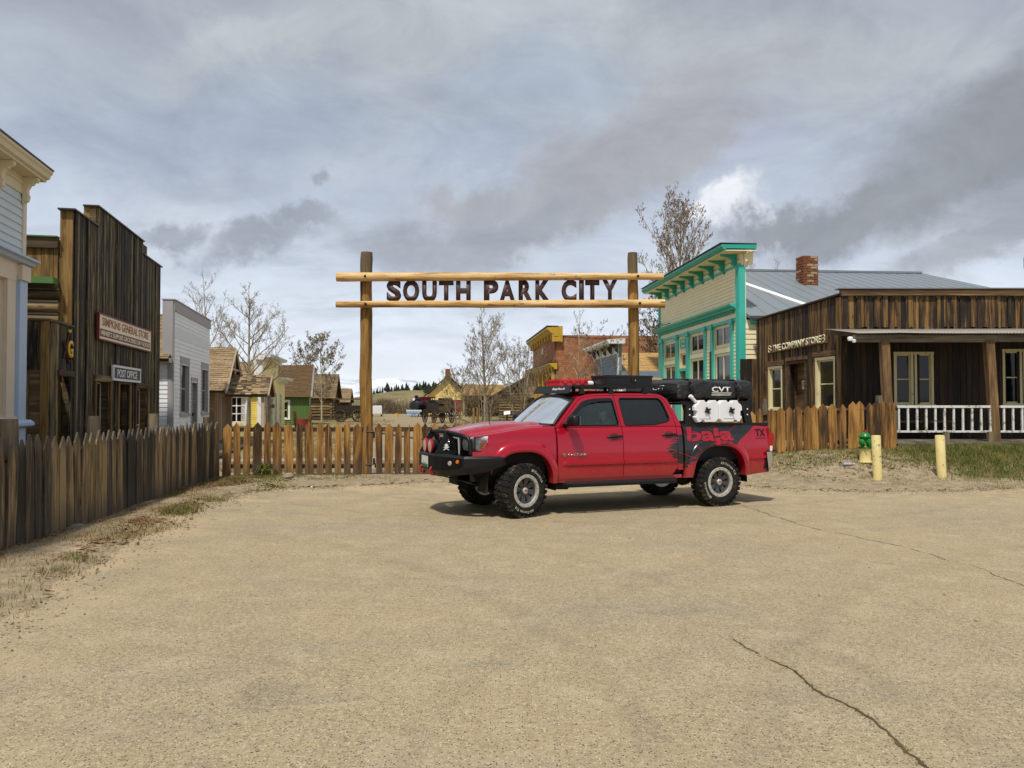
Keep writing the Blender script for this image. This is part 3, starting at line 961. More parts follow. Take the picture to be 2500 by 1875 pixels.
# ------------------------------------------------------------ building kit
class Wall:
    """a wall plane on a building: a runs along it (left to right seen from outside), d points outwards"""
    def __init__(s, root, o=(0, 0, 0), ang=0.0):
        s.root, s.o, s.ang = root, V(o), R(ang)
    def at(s, a, d, z):
        c, k = math.cos(s.ang), math.sin(s.ang)
        return s.o + V((a * c + d * k, a * k - d * c, z))
    def board(s, name, a0, a1, z0, z1, d0, d1, mat, parent=None):
        return ubox(name, parent or s.root, s.at((a0 + a1) / 2, (d0 + d1) / 2, (z0 + z1) / 2), (abs(a1 - a0), abs(d1 - d0), abs(z1 - z0)), mat, s.ang)
    def mesh(s, name, boxes, mat, parent=None):
        m_ = MB()
        for a0, a1, z0, z1, d0, d1 in boxes:
            m_.box(a0, a1, -max(d0, d1), -min(d0, d1), z0, z1)
        return s.put(name, m_, mat, parent)
    def put(s, name, m_, mat, parent=None, smooth=False):
        if parent is None:
            return m_.build(name, mat, s.root, s.o, s.ang, smooth)
        return m_.build(name, mat, parent, smooth=smooth)
    def back(s, a0, a1, z0, z1, ops, mat, th=.12, d=0.0, name='wall', ztop=None):
        """the wall itself, with its openings left out"""
        cuts = sorted({a0, a1, *[o[0] for o in ops], *[o[1] for o in ops]})
        cuts = [c for c in cuts if a0 <= c <= a1]
        boxes = []
        for l_, r_ in zip(cuts, cuts[1:]):
            mid = (l_ + r_) / 2
            spans = spans_minus(z0, (ztop(mid) if ztop else z1), [(o[2], o[3]) for o in ops if o[0] < mid < o[1]])
            for p, q_ in spans:
                boxes.append((l_, r_, p, q_, d - th, d))
        return s.mesh(name, boxes, mat)
    def planks(s, a0, a1, z0, ztop, ops, mats, w=(.11, .19), d=0.0, th=.025, name='plank', gap=.010, jag=0.0):
        a = a0
        zt = ztop if callable(ztop) else (lambda _a: ztop)
        while a < a1 - .02:
            ww = min(rng.uniform(*w), a1 - a)
            mid = a + ww / 2
            for p, q_ in spans_minus(z0, zt(mid) , [(o[2], o[3]) for o in ops if o[0] < mid < o[1]]):
                s.board(name, a + gap / 2, a + ww - gap / 2, p + (rng.uniform(0, jag) if jag else 0), q_, d, d + th + rng.uniform(0, .012), rng.choice(mats) if isinstance(mats, (list, tuple)) else mats)
            a += ww
    def claps(s, a0, a1, z0, z1, ops, mat, h=.12, d=0.0, th=.02, joined=False, name='clapboard'):
        """lapped boards: each one leans out at its foot"""
        jm = MB()
        n_ = max(1, round((z1 - z0) / h))
        hh = (z1 - z0) / n_
        for i in range(n_):
            p = z0 + i * hh
            mid = p + hh / 2
            for l_, r_ in spans_minus(a0, a1, [(o[0], o[1]) for o in ops if o[2] < mid < o[3]]):
                m_ = jm if joined else MB()
                m_.hexa([(l_, -d - th, p), (r_, -d - th, p), (r_, -d + .01, p), (l_, -d + .01, p),
                         (l_, -d - .004, p + hh + .004), (r_, -d - .004, p + hh + .004), (r_, -d + .01, p + hh + .004), (l_, -d + .01, p + hh + .004)])
                if not joined:
                    s.put(name, m_, mat)
        if joined:
            return tag(s.put('clapboards', jm, mat), kind='stuff')
    def window(s, a0, a1, z0, z1, trim, sash, nx=1, nz=2, tw=.11, td=.035, rec=.07, sw=.05, pane=None, name='window', sill=True, head=None, curtain=False, d=0.0):
        b_ = []
        if tw:
            b_ += [(a0 - tw, a0, z0, z1, d - .02, d + td), (a1, a1 + tw, z0, z1, d - .02, d + td), (a0 - tw - .01, a1 + tw + .01, z1, z1 + (head or tw), d - .02, d + td + .006)]
            b_.append((a0 - tw - .03, a1 + tw + .03, z0 - tw * .7, z0, d - .02, d + td + (.035 if sill else 0)))
        b_ += [(a0, a0 + .012, z0, z1, d - rec - .03, d), (a1 - .012, a1, z0, z1, d - rec - .03, d), (a0, a1, z1 - .012, z1, d - rec - .03, d), (a0, a1, z0, z0 + .012, d - rec - .03, d)]
        w_ = s.mesh(name, b_, trim)
        f_ = [(a0 + .012, a0 + sw, z0 + .012, z1 - .012, d - rec, d - rec + .03), (a1 - sw, a1 - .012, z0 + .012, z1 - .012, d - rec, d - rec + .03),
              (a0 + sw, a1 - sw, z1 - sw, z1 - .012, d - rec, d - rec + .03), (a0 + sw, a1 - sw, z0 + .012, z0 + sw * 1.3, d - rec, d - rec + .03)]
        ca = [a0 + sw + (a1 - a0 - 2 * sw) * i / nx for i in range(nx + 1)]
        cz = [z0 + sw + (z1 - z0 - 2 * sw) * i / nz for i in range(nz + 1)]
        for c in ca[1:-1]:
            f_.append((c - sw * .4, c + sw * .4, z0 + sw, z1 - sw, d - rec + .001, d - rec + .028))
        for c in cz[1:-1]:
            f_.append((a0 + sw, a1 - sw, c - sw * .4, c + sw * .4, d - rec + .002, d - rec + .032))
        s.mesh('sash', f_, sash, w_)
        for i in range(nx):
            for j in range(nz):
                s.mesh('pane', [(ca[i], ca[i + 1], cz[j], cz[j + 1], d - rec + .006 + (.004 if j else 0), d - rec + .012 + (.004 if j else 0))], pane or M['pane'], w_)
        if curtain:
            for l_, r_ in ((a0, a0 + (a1 - a0) * .3), (a1 - (a1 - a0) * .3, a1)):
                s.mesh('curtain', [(l_ + .03, r_ - .03, z0 + .05, z1 - .05, d - rec + .017, d - rec + .019)], M['curtain'], w_)
        return w_
    def door(s, a0, a1, z0, z1, mat, rec=.10, trim=None, tw=.10, td=.03, panes=(), handle=True, d=0.0):
        b_ = [(a0, a1, z0, z1, d - rec - .05, d - rec)]
        dr = s.mesh('door', b_, mat)
        if trim:
            s.mesh('door_frame', [(a0 - tw, a0, z0, z1, d - rec, d + td), (a1, a1 + tw, z0, z1, d - rec, d + td), (a0 - tw, a1 + tw, z1, z1 + tw, d - rec, d + td + .005)], trim)
        for p in panes:
            s.mesh('pane', [(p[0], p[1], p[2], p[3], d - rec, d - rec + .006)], M['pane'], dr)
        if handle:
            s.mesh('handle', [(a1 - .09, a1 - .05, z0 + .95, z0 + 1.05, d - rec, d - rec + .05)], M['black_iron'], dr)
        return dr
def spans_minus(lo, hi, cuts):
    out = []
    p = lo
    for a, b_ in sorted(cuts):
        if a > p:
            out.append((p, min(a, hi)))
        p = max(p, b_)
    if p < hi:
        out.append((p, hi))
    return [(a, b_) for a, b_ in out if b_ - a > 1e-3]
def shingle_roof(root, p0, p1, p2, p3, mat, course=.16, w=.17, th=.10, single=False, under=None, name='roof', ragged=.02):
    """p0,p1 along the eave, p2,p3 along the ridge (counter-clockwise seen from above)"""
    p0, p1, p2, p3 = map(V, (p0, p1, p2, p3))
    rf_ = MB().slab(p0, p1, p2, p3, th).build(name, under or M['rail_wood'], root)
    ax = (p1 - p0).normalized()
    upv = ((p3 + p2) / 2 - (p0 + p1) / 2)
    L = upv.length
    n_ = ax.cross(upv).normalized()
    k = int(L / course)
    m_ = MB()
    for i in range(k + 1):
        t0 = max(-.02, i / k - .01)
        t1 = min(1.0, (i + 1.25) / k)
        a, b_ = p0.lerp(p3, t0), p1.lerp(p2, t0)
        a2, b2 = p0.lerp(p3, t1), p1.lerp(p2, t1)
        ln = (b_ - a).length
        u = -rng.random() * w
        while u < ln:
            ww = w * rng.uniform(.65, 1.25)
            u0, u1 = max(0, u + .004), min(ln, u + ww - .004)
            if u1 - u0 > .03:
                f0, f1 = u0 / ln, u1 / ln
                q0, q1 = a.lerp(b_, f0), a.lerp(b_, f1)
                q2, q3 = a2.lerp(b2, f1), a2.lerp(b2, f0)
                dn = (q0 - q3).normalized() * rng.uniform(0, ragged)
                tip = rng.uniform(.012, .030)
                P_ = [q0 + dn + n_ * .002, q1 + dn + n_ * .002, q2 + n_ * .001, q3 + n_ * .001, q0 + dn + n_ * (tip + .01), q1 + dn + n_ * (tip + .01), q2 + n_ * .008, q3 + n_ * .008]
                if single:
                    MB().hexa(P_).build('shingle', mat, rf_)
                else:
                    m_.hexa(P_)
            u += ww
    if not single:
        tag(m_.build('shingles', mat, rf_), kind='stuff')
    return rf_
def gable(root, name, pts, th_dir, mat):
    return MB().prism(pts, th_dir).build(name, mat, root)
LD = V((-.2, 1, 0)).normalized()
LRZ = math.atan2(LD.y, LD.x)
LP = lambda y: (-5.28 - .2 * y, y, 0)

# ============================================================ left row
# ---- pale blue and cream false-front building, cut by the frame
r_ = thing('wooden_house', 'pale blue clapboard house with deep cream bracketed cornice cut by the left edge', 'house', LP(12.75), LRZ)
L0 = -7.5
w = Wall(r_, (L0, 0, 0), 0)
W_ = -L0
ops = [(W_ - 2.05, W_ - .66, 1.42, 3.52)]
w.back(0, W_, 0, 5.15, ops, M['blue_clap'])
w.claps(0, W_ - .12, 3.95, 4.95, [], M['blue_clap'], .118, th=.024)
w.board('frieze_board', 0, W_, 4.95, 5.22, 0, .03, M['cream_trim'])
w.board('frieze_rail', 0, W_, 5.10, 5.13, .03, .05, M['cream_trim'])
w.board('corner_board', W_ - .12, W_ + .01, 3.95, 4.95, 0, .035, M['cream_frame'])
# cornice
m_ = MB()
prof = [(0.0, 5.22), (.27, 5.22), (.27, 5.25), (.32, 5.27), (.34, 5.33), (.37, 5.36), (.37, 5.40), (-.25, 5.46), (-.25, 5.22)]
m_.prism([(-.1, -d_, z_) for d_, z_ in prof], (W_ + .24, 0, 0))
w.put('cornice', m_, M['cream_trim'])
w.board('cornice_cap', -.1, W_ + .15, 5.402, 5.425, -.2, .385, M['dark_metal_trim'])
for a_ in (W_ - .12, W_ - 1.05, W_ - 2.0, W_ - 2.9):
    m_ = MB()
    pr = [(.03, 5.215), (.25, 5.215), (.25, 5.17), (.22, 5.14), (.20, 5.15), (.17, 5.10), (.14, 5.10), (.10, 5.02), (.10, 4.96), (.12, 4.92), (.10, 4.84), (.03, 4.80)]
    m_.prism([(a_ - .05, -d_, z_) for d_, z_ in pr], (.10, 0, 0))
    w.put('bracket', m_, M['cream_trim'])
# band between storeys
m_ = MB()
pr = [(0, 3.80), (.13, 3.82), (.16, 3.86), (.22, 3.88), (.22, 3.91), (.05, 3.945), (0, 3.945)]
m_.prism([(-.1, -d_, z_) for d_, z_ in pr], (W_ + .20, 0, 0))
w.put('string_course', m_, M['blue_trim'])
w.board('frieze_board', 0, W_ - .3, 3.62, 3.80, 0, .03, M['cream_frame'])
w.window(*ops[0], M['cream_frame'], M['cream_frame'], 1, 2, .30, .03, .08, .06, M['pane_soft'])
w.board('pilaster', W_ - .27, W_ + .02, 1.36, 3.62, 0, .06, M['blue_trim'])
w.board('pilaster_head', W_ - .30, W_ + .04, 3.56, 3.80, .0, .10, M['cream_frame'])
m_ = MB()
m_.prism([(-.1, -d_, z_) for d_, z_ in [(0, 1.24), (.10, 1.24), (.15, 1.27), (.15, 1.31), (.09, 1.36), (0, 1.36)]], (W_ + .24, 0, 0))
w.put('sill_course', m_, M['blue_trim'])
w.board('pilaster', W_ - .27, W_ + .02, 0, 1.24, 0, .06, M['blue_trim'])
w.board('base_panel', 0, W_ - .3, 0.15, 1.18, 0, .02, M['cream_frame'])
sw_ = Wall(r_, (0, 0, 0), 90)
sw_.back(0, 7, 0, 5.2, [], M['blue_clap'])
sw_.claps(.05, 7, .2, 5.15, [], M['blue_clap'], .118, joined=True)
MB().slab((L0, .1, 5.25), (0.1, .1, 5.25), (0.1, 7, 5.1), (L0, 7, 5.1), .1).build('roof', M['dark_metal_trim'], r_)
MB().box(L0, 0, 6.9, 7.0, 0, 5).box(L0, L0 + .1, .2, 6.9, 0, 5).build('rear_wall', M['blue_clap'], r_)

# ---- narrow lodge front with the gold G
r_ = thing('lodge_building', 'narrow dark board lodge front beside the tall general store', 'building', LP(13.83), LRZ)
w = Wall(r_)
W_ = 1.17
ops = [(.42, 1.10, .1, 2.12)]
w.back(0, W_, 0, 3.05, ops, M['old_board_h'])
w.planks(0.02, W_, .05, 3.04, ops, M['old_board'], (.11, .17))
w.board('parapet_cap', -.06, W_, 3.05, 3.09, -.3, .05, M['old_board_h'])
w.board('lintel', .36, W_ - .01, 2.12, 2.22, 0, .07, M['old_board_h'])
dr = w.door(.42, 1.10, .1, 2.12, plain('door_brown', (.085, .035, .022), .6), .22, None, panes=((.56, .74, .55, 1.95), (.80, .96, .55, 1.95)))
lw = Wall(r_, (0, 4.5, 0), -90)
lw.back(0, 4.5, 0, 2.2, [], M['old_board_h'])
lw.planks(0.6, 4.48, .05, 2.2, [], [M['old_board'], M['old_board_gold'], M['log']], (.14, .24), th=.04)
lw.planks(4.16, 4.5, 2.2, 3.04, [], M['old_board'], (.14, .18))
lw.board('corner_board', 4.40, 4.53, .05, 3.04, .03, .06, M['old_board_gold'])
MB().slab((-.1, .3, 2.35), (W_, .3, 2.35), (W_, 4.5, 2.75), (-.1, 4.5, 2.75), .08).build('roof', M['old_board_h'], r_)
lw.board('eave_board', 0, 4.15, 2.2, 2.52, .0, .05, M['old_board_h'])
lw.board('eave_flashing', 0, 4.15, 2.525, 2.66, .0, .04, M['corrugated'])
MB().box(0, W_, 4.4, 4.5, 0, 2.6).build('rear_wall', M['old_board_h'], r_)
# gold letter with square and compasses
t_ = thing('lodge_emblem', 'gold letter G inside rusty compasses on the narrow dark lodge front', 'emblem', w.root.matrix_basis @ V((0, 0, 0)), LRZ)
e = Wall(t_)
text('letter', t_, 'G', (.75, -.07, 2.46), M['sign_gold'], .24, .32, .025, .03)
m_ = MB()
for p, q_ in (((.88, 2.92), (.60, 2.44)), ((.88, 2.92), (1.13, 2.44)), ((.88, 2.36), (.58, 2.74)), ((.88, 2.36), (1.14, 2.74))):
    m_.tube([(p[0], -.055, p[1]), (q_[0], -.055, q_[1])], .020, 4)
m_.build('compass_bars', M['rust_iron'], t_)
m_ = MB()
m_.lathe([(0, -.035), (.03, -.02), (.035, 0), (.03, .02), (0, .035)], 10, 'Z', (.88, -.06, 2.95))
m_.build('gold_ball', M['sign_gold'], t_, smooth=True)

# ---- general store with the stepped false front
r_ = thing('general_store', 'tall dark weathered board store with stepped false front and two hanging signs', 'store', LP(15), LRZ)
w = Wall(r_)
W_ = 6.85
ops = [(1.33, 2.28, .15, 2.08), (2.98, 3.80, .1, 2.06), (4.43, 5.50, .15, 2.0)]
st = lambda a: 5.25 if a < 1.37 else (5.66 if a < 4.97 else 5.34)
w.back(0, W_, 0, 5.2, ops, M['old_board_h'], ztop=lambda a: st(a) - .03)
w.back(1.37, 4.97, 5.2, 5.64, [], M['old_board_h'], name='parapet')
w.planks(0.02, W_ - .02, .05, st, ops, M['old_board'], (.075, .135), th=.028)
for a_ in (.66, 2.65, 4.1, 6.2):
    w.board('batten', a_, a_ + .06, .05, st(a_) - .02, .04, .062, M['old_board'])
w.board('coping', -.12, 1.37, 5.25, 5.28, -.24, .07, M['dark_metal_trim'])
w.board('coping', 1.30, 5.0, 5.66, 5.69, -.24, .07, M['dark_metal_trim'])
w.board('coping', 4.97, W_ + .08, 5.34, 5.37, -.24, .07, M['dark_metal_trim'])
for o in ops:
    w.board('head_board', o[0] - .12, o[1] + .12, o[3], o[3] + .13, .04, .075, M['old_board_h'])
    w.board('jamb_board', o[0] - .11, o[0], o[2], o[3], .04, .07, M['old_board_gold'])
    w.board('jamb_board', o[1], o[1] + .11, o[2], o[3], .04, .07, M['old_board_gold'])
w.window(*ops[0], M['old_board_h'], M['store_sash'], 2, 2, 0, rec=.16, sw=.04)
w.window(*ops[2], M['old_board_h'], M['store_sash'], 2, 2, 0, rec=.16, sw=.04)
w.door(*ops[1], M['old_board'], .32)
lw = Wall(r_, (0, 6.5, 0), -90)
# boxed return of the false front
lw.board('return_board', 6.28, 6.50, 0, 5.25, .0, .03, M['old_board_gold'])
w.board('return_board', 1.365, 1.40, 5.25, 5.66, -.24, -.01, M['old_board_gold'])
w.board('return_board', 4.94, 4.97, 5.37, 5.66, -.24, -.01, M['old_board_gold'])
lw.back(0, 6.28, 0, 4.4, [], M['old_board_h'])
for i in range(8):
    m_ = MB()
    z_ = 2.0 + i * .235
    m_.tube([(0 - .03, rng.uniform(-.01, .01) - .05, z_), (6.30, rng.uniform(-.01, .01) - .05, z_ + rng.uniform(-.01, .01))], .105 + rng.uniform(-.012, .012), 8)
    lw.put('log', m_, M['log'], smooth=50)
for i in range(8):
    lw.board('chinking', 0, 6.27, 2.10 + i * .235, 2.135 + i * .235, 0.0, .085, M['mortar'])
lw.planks(.0, 6.26, 3.95, 4.52, [], M['old_board_gold'], (.15, .26), d=.02)
lw.board('eave_board', 0, 6.27, 4.52, 4.72, .02, .12, M['old_board_h'])
lw.board('eave_flashing', 0, 6.27, 4.72, 4.745, .0, .16, M['green_roof'])
lw.board('shed_edge', 0, 6.27, 3.83, 3.95, .03, .32, M['green_roof'])
lw.board('shed_rafter', 0, 6.27, 3.76, 3.83, .03, .22, M['old_board_h'])
MB().slab((0, .24, 4.7), (W_, .24, 4.7), (W_, 6.5, 4.7), (0, 6.5, 4.7), .1).build('roof', M['green_roof'], r_)
MB().box(0, W_, 6.4, 6.5, 0, 4.6).box(W_ - .1, W_, .1, 6.4, 0, 4.6).build('rear_wall', M['old_board_h'], r_)
# signs
sg = thing('store_sign', 'long cream sign reading SIMPKINS GENERAL STORE on the dark store front', 'sign', LP(15), LRZ)
s2 = Wall(sg)
s2.mesh('sign_board', [(1.27, 5.57, 2.955, 3.455, .066, .10)], M['sign_cream'])
s2.mesh('sign_frame', [(1.235, 5.605, 3.455, 3.485, .066, .115), (1.235, 5.605, 2.925, 2.955, .066, .115), (1.235, 1.27, 2.955, 3.455, .066, .12), (5.57, 5.605, 2.955, 3.455, .066, .112)], M['sign_red'])
text('lettering', sg, 'SIMPKINS GENERAL STORE', (1.50, -.101, 3.235), M['sign_orange'], 3.8, .175, .006, .006)
s2.mesh('sign_band', [(1.36, 5.48, 3.005, 3.165, .10, .105)], M['sign_red'])
text('lettering', sg, "MINER'S SUPPLIES GROCERIES DRY GOODS", (1.42, -.106, 3.032), M['sign_cream'], 4.0, .105, .005, .012)
sg = thing('post_office_sign', 'small black sign with white border reading POST OFFICE in old lettering', 'sign', LP(15), LRZ)
s2 = Wall(sg)
s2.mesh('sign_board', [(2.36, 4.52, 2.17, 2.41, .066, .10)], M['sign_black'])
s2.mesh('sign_frame', [(2.30, 4.58, 2.41, 2.46, .066, .115), (2.30, 4.58, 2.12, 2.17, .066, .115), (2.30, 2.36, 2.17, 2.41, .066, .112), (4.52, 4.58, 2.17, 2.41, .066, .112)], M['sign_white'])
text('lettering', sg, 'POST OFFICE', (2.62, -.101, 2.205), M['sign_white'], 1.64, .17, .006, .014)

# ---- white false-front house
r_ = thing('wooden_house', 'white clapboard false-front house with grey trim between the dark store and the bare trees', 'house', LP(23.4), LRZ)
w = Wall(r_)
W_ = 6.2
ops = [(1.15, 2.28, 1.30, 2.86), (2.82, 3.72, .25, 2.36), (4.62, 5.72, 1.30, 2.86)]
w.back(0, W_, 0, 4.62, ops, M['white_clap'])
w.claps(.10, W_ - .04, .3, 3.57, ops, M['white_clap'], .128)
w.claps(.10, W_ - .04, 3.89, 4.36, [], M['white_clap'], .118)
w.board('name_panel', .10, W_ - .04, 3.57, 3.89, 0, .015, M['white_trim'])
w.board('top_board', 0, W_, 4.36, 4.66, 0, .045, M['grey_trim'])
w.board('coping', -.05, W_ + .05, 4.66, 4.69, -.3, .07, M['grey_trim'])
w.board('corner_board', -.01, .10, .1, 4.36, 0, .035, M['grey_trim'])
for o in (ops[0], ops[2]):
    w.window(*o, M['grey_trim'], M['grey_trim'], 1, 2, .13, .03, .09, .05, head=.2)
w.door(*ops[1], paint('door_grey', (.42, .40, .40), .5), .12, M['grey_trim'], .12)
lw = Wall(r_, (0, 7, 0), -90)
lw.back(0, 7, 0, 3.0, [], M['white_clap'])
lw.claps(0, 6.88, .2, 2.95, [], M['white_clap'], .13)
lw.board('corner_board', 6.88, 7.0, .1, 2.98, 0, .03, M['grey_trim'])
lw.board('return_board', 6.72, 7.01, 3.0, 4.66, -.0, .03, M['grey_trim'])
rfm = shingle_roof(r_, (-.3, 7.2, 2.92), (-.3, .05, 2.92), (3.1, .05, 4.56), (3.1, 7.2, 4.56), M['shingle'], .15, .17)
shingle_roof(r_, (W_ + .3, .3, 2.92), (W_ + .3, 7.2, 2.92), (3.1, 7.2, 4.56), (3.1, .3, 4.56), M['shingle_mass'], .3, .4)
lw.board('eave_board', 0, 7.0, 2.80, 2.93, .0, .26, M['grey_trim'])
MB().prism([(0, 6.9, 0), (W_, 6.9, 0), (W_, 6.9, 2.9), (3.1, 6.9, 4.4), (0, 6.9, 2.9)], (0, .1, 0)).box(W_ - .1, W_, .2, 6.9, 0, 2.95).build('rear_wall', M['white_clap'], r_)

# ---- brown cottage with the shingled porch
r_ = thing('brown_cottage', 'small brown cottage with steep mossy shingle roof and gabled porch', 'cottage', LP(30.6), LRZ)
w = Wall(r_)
W_ = 4.6
ops = [(.6, 1.2, .9, 2.1)]
w.back(0, W_, 0, 2.3, ops, M['tan_wall'])
w.claps(0, W_, .1, 2.3, ops, M['tan_wall'], .14, joined=True)
w.window(*ops[0], M['tan_post'], M['tan_post'], 1, 2, .09)
MB().prism([(0, 0, 2.3), (W_, 0, 2.3), (W_ / 2, 0, 3.75)], (0, .1, 0)).build('gable_wall', plain('gable_brown', (.075, .04, .028), .8), r_)
lw = Wall(r_, (0, 5, 0), -90)
lw.back(0, 5, 0, 2.3, [], M['tan_wall'])
lw.claps(0, 5, .1, 2.3, [], M['tan_wall'], .14, joined=True)
shingle_roof(r_, (-.3, 5.2, 2.12), (-.3, -.45, 2.12), (W_ / 2, -.45, 3.92), (W_ / 2, 5.2, 3.92), M['shingle'], .15, .17)
shingle_roof(r_, (W_ + .3, -.45, 2.12), (W_ + .3, 5.2, 2.12), (W_ / 2, 5.2, 3.92), (W_ / 2, -.45, 3.92), M['shingle'], .15, .17)
for s_ in (0, 1):
    x0, x1 = ((-.3, W_ / 2) if s_ == 0 else (W_ + .3, W_ / 2))
    MB().slab((x0, -.47, 2.02), (x0, -.43, 2.02), (x1, -.43, 3.84), (x1, -.47, 3.84), .02).tube([(x0, -.46, 2.06), (x1, -.46, 3.86)], .06, 4).build('bargeboard', M['tan_post'], r_)
MB().tube([(1.3, -.42, 3.0), (3.3, -.42, 3.0)], .05, 6).tube([(2.3, -.42, 3.0), (2.3, -.42, 3.7)], .04, 6).tube([(2.3, -.42, 3.0), (2.3, -.42, 2.82)], .05, 8).build('gable_ornament', M['tan_post'], r_)
ch = MB().box(1.9, 2.5, 3.6, 4.1, 3.6, 4.35).build('chimney', M['brick'], r_)
# porch with its own little gable facing the street
px0, px1, pd = .55, 3.55, 1.75
shingle_roof(r_, (px0, -.3, 1.98), (px0, -pd - .15, 1.98), ((px0 + px1) / 2, -pd - .15, 2.78), ((px0 + px1) / 2, -.3, 2.78), M['shingle'], .14, .20, single=True, ragged=.05, name='porch_roof')
shingle_roof(r_, (px1, -pd - .15, 1.98), (px1, -.3, 1.98), ((px0 + px1) / 2, -.3, 2.78), ((px0 + px1) / 2, -pd - .15, 2.78), M['shingle'], .14, .20, name='porch_roof')
MB().prism([(px0 + .2, -pd, 2.02), (px1 - .2, -pd, 2.02), ((px0 + px1) / 2, -pd, 2.66)], (0, .06, 0)).build('porch_gable', plain('porch_brown', (.09, .05, .035), .8), r_)
for x0 in (px0, px1):
    MB().tube([(x0, -pd - .16, 1.93), ((px0 + px1) / 2, -pd - .16, 2.74)], .05, 4).build('porch_bargeboard', M['tan_post'], r_)
for x0 in (px0 + .22, px1 - .22):
    ubox('porch_post', r_, (x0, -pd + .05, 1.0), (.13, .13, 2.0), M['tan_post'])
    ubox('porch_post', r_, (x0, -.1, 1.0), (.11, .11, 2.0), M['tan_post'])
    ubox('porch_beam', r_, (x0, -pd / 2, 1.95), (.12, pd, .12), M['tan_post'])
MB().box(0, .1, 4.9, 5, 0, 2.3).box(W_ - .1, W_, .1, 5, 0, 2.3).box(.1, W_ - .1, 4.9, 5, 0, 2.3).build('rear_wall', M['tan_wall'], r_)
ubox('porch_floor', r_, ((px0 + px1) / 2, -pd / 2, .1), (px1 - px0, pd, .2), M['tan_wall'])
t_ = thing('name_board', 'small brown wooden name board hanging at the corner of the cottage porch', 'sign', r_.matrix_basis @ V((px1 + .05, -pd - .1, 0)), LRZ)
MB().prism([(-.45, 0, 1.42), (.4, 0, 1.42), (.5, 0, 1.50), (.4, 0, 1.58), (-.45, 0, 1.58), (-.5, 0, 1.50)], (0, .04, 0)).build('board', M['rail_wood'], t_)
MB().tube([(-.3, .02, 1.56), (-.3, .02, 1.98)], .006, 4).tube([(.25, .02, 1.56), (.25, .02, 1.98)], .006, 4).build('hanger', M['black_iron'], t_)

# ---- yellow house with the stepped false front
yd = V((-1.3, 9, 0)).normalized()
r_ = thing('yellow_house', 'yellow clapboard house with white stepped cornice behind the big bare tree', 'house', (-13.8, 44, 0), math.atan2(yd.y, yd.x))
w = Wall(r_)
W_ = 9.1
st = lambda a: 4.15 if a < 6.1 else 3.05
ops = [(1.3, 2.0, .3, 2.2), (2.9, 3.9, .1, 2.15), (4.8, 5.5, .3, 2.2), (6.8, 7.5, .3, 2.2)]
w.back(0, W_, 0, 4.1, ops, M['pale_yellow'], ztop=lambda a: st(a))
w.claps(.2, W_, .1, 3.0, ops, M['pale_yellow'], .15, joined=True)
w.claps(.2, 6.1, 3.0, 4.1, [], M['pale_yellow'], .15, joined=True)
w.board('corner_board', -.02, .30, .1, 4.2, 0, .05, M['white_trim'])
for a0, a1, z_ in ((-.2, 6.3, 4.15), (5.9, W_ + .25, 3.05)):
    m_ = MB()
    m_.prism([(a0, -d_, z_ + zz) for d_, zz in [(0, -.12), (.18, -.10), (.22, 0), (.50, .03), (.55, .14), (.55, .20), (-.3, .24), (-.3, -.12)]], (a1 - a0, 0, 0))
    w.put('cornice', m_, M['white_trim'])
for o in (ops[0], ops[2], ops[3]):
    w.window(*o, M['white_trim'], M['white_trim'], 1, 2, .12, pane=M['pane_soft'])
w.door(*ops[1], M['white_trim'], .1, M['white_trim'], .12)
lw = Wall(r_, (0, 9, 0), -90)
ops = [(7.15, 8.2, .55, 2.0)]
lw.back(0, 9, 0, 2.4, ops, M['yellow_clap'])
lw.claps(0, 8.98, .1, 2.4, ops, M['yellow_clap'], .13)
lw.window(*ops[0], M['white_trim'], M['white_trim'], 2, 3, .22, curtain=True, sw=.07)
lw.board('return_board', 8.6, 9.02, 2.4, 4.2, 0, .03, M['white_trim'])
lw.board('corner_board', 8.78, 9.02, .1, 2.4, 0, .03, M['white_trim'])
shingle_roof(r_, (-.3, 9, 2.35), (-.3, .3, 2.35), (3.2, .3, 4.05), (3.2, 9, 4.05), M['shingle'], .17, .2)
MB().slab((6.8, .3, 2.35), (6.8, 9, 2.35), (3.2, 9, 4.05), (3.2, .3, 4.05), .1).build('roof', M['shingle_mass'], r_)
MB().box(0, W_, 8.9, 9, 0, 2.4).box(W_ - .1, W_, .1, 8.9, 0, 2.4).build('rear_wall', M['yellow_clap'], r_)

# ---- green cabin
r_ = thing('green_cabin', 'bright green board cabin with golden shingle roof beyond the yellow house', 'cabin', (-18.0, 60, 0), 0)
w = Wall(r_)
W_ = 2.75
ops = [(.55, 1.2, .5, 1.75)]
w.back(-1.5, W_, 0, 2.3, ops, M['green_wall'])
w.planks(-1.5, W_, .05, 2.3, ops, M['green_wall'], (.2, .28), th=.02)
w.window(*ops[0], M['white_trim'], M['white_trim'], 2, 2, .14)
rw = Wall(r_, (W_, 0, 0), 103)
rw.back(0, 6, 0, 2.3, [(1.2, 2.2, .1, 2.0)], M['green_dark'])
rw.claps(0, 6, .1, 2.3, [(1.2, 2.2, .1, 2.0)], M['green_dark'], .16, joined=True)
rw.door(1.2, 2.2, .1, 2.0, M['white_trim'], .05, M['white_trim'], .12, handle=False)
q_ = rw.at(6, 0, 0)
MB().prism([(W_, 0, 2.3), (q_.x, q_.y, 2.3), ((W_ + q_.x) / 2, q_.y / 2, 4.55)], (-.1, 0, 0)).build('gable_wall', M['green_dark'], r_)
shingle_roof(r_, (-1.8, -.35, 2.12), (W_ + .28, -.35, 2.12), (W_ - .40, 3.0, 4.65), (-1.8, 3.0, 4.65), M['shingle_gold'], .17, .2)
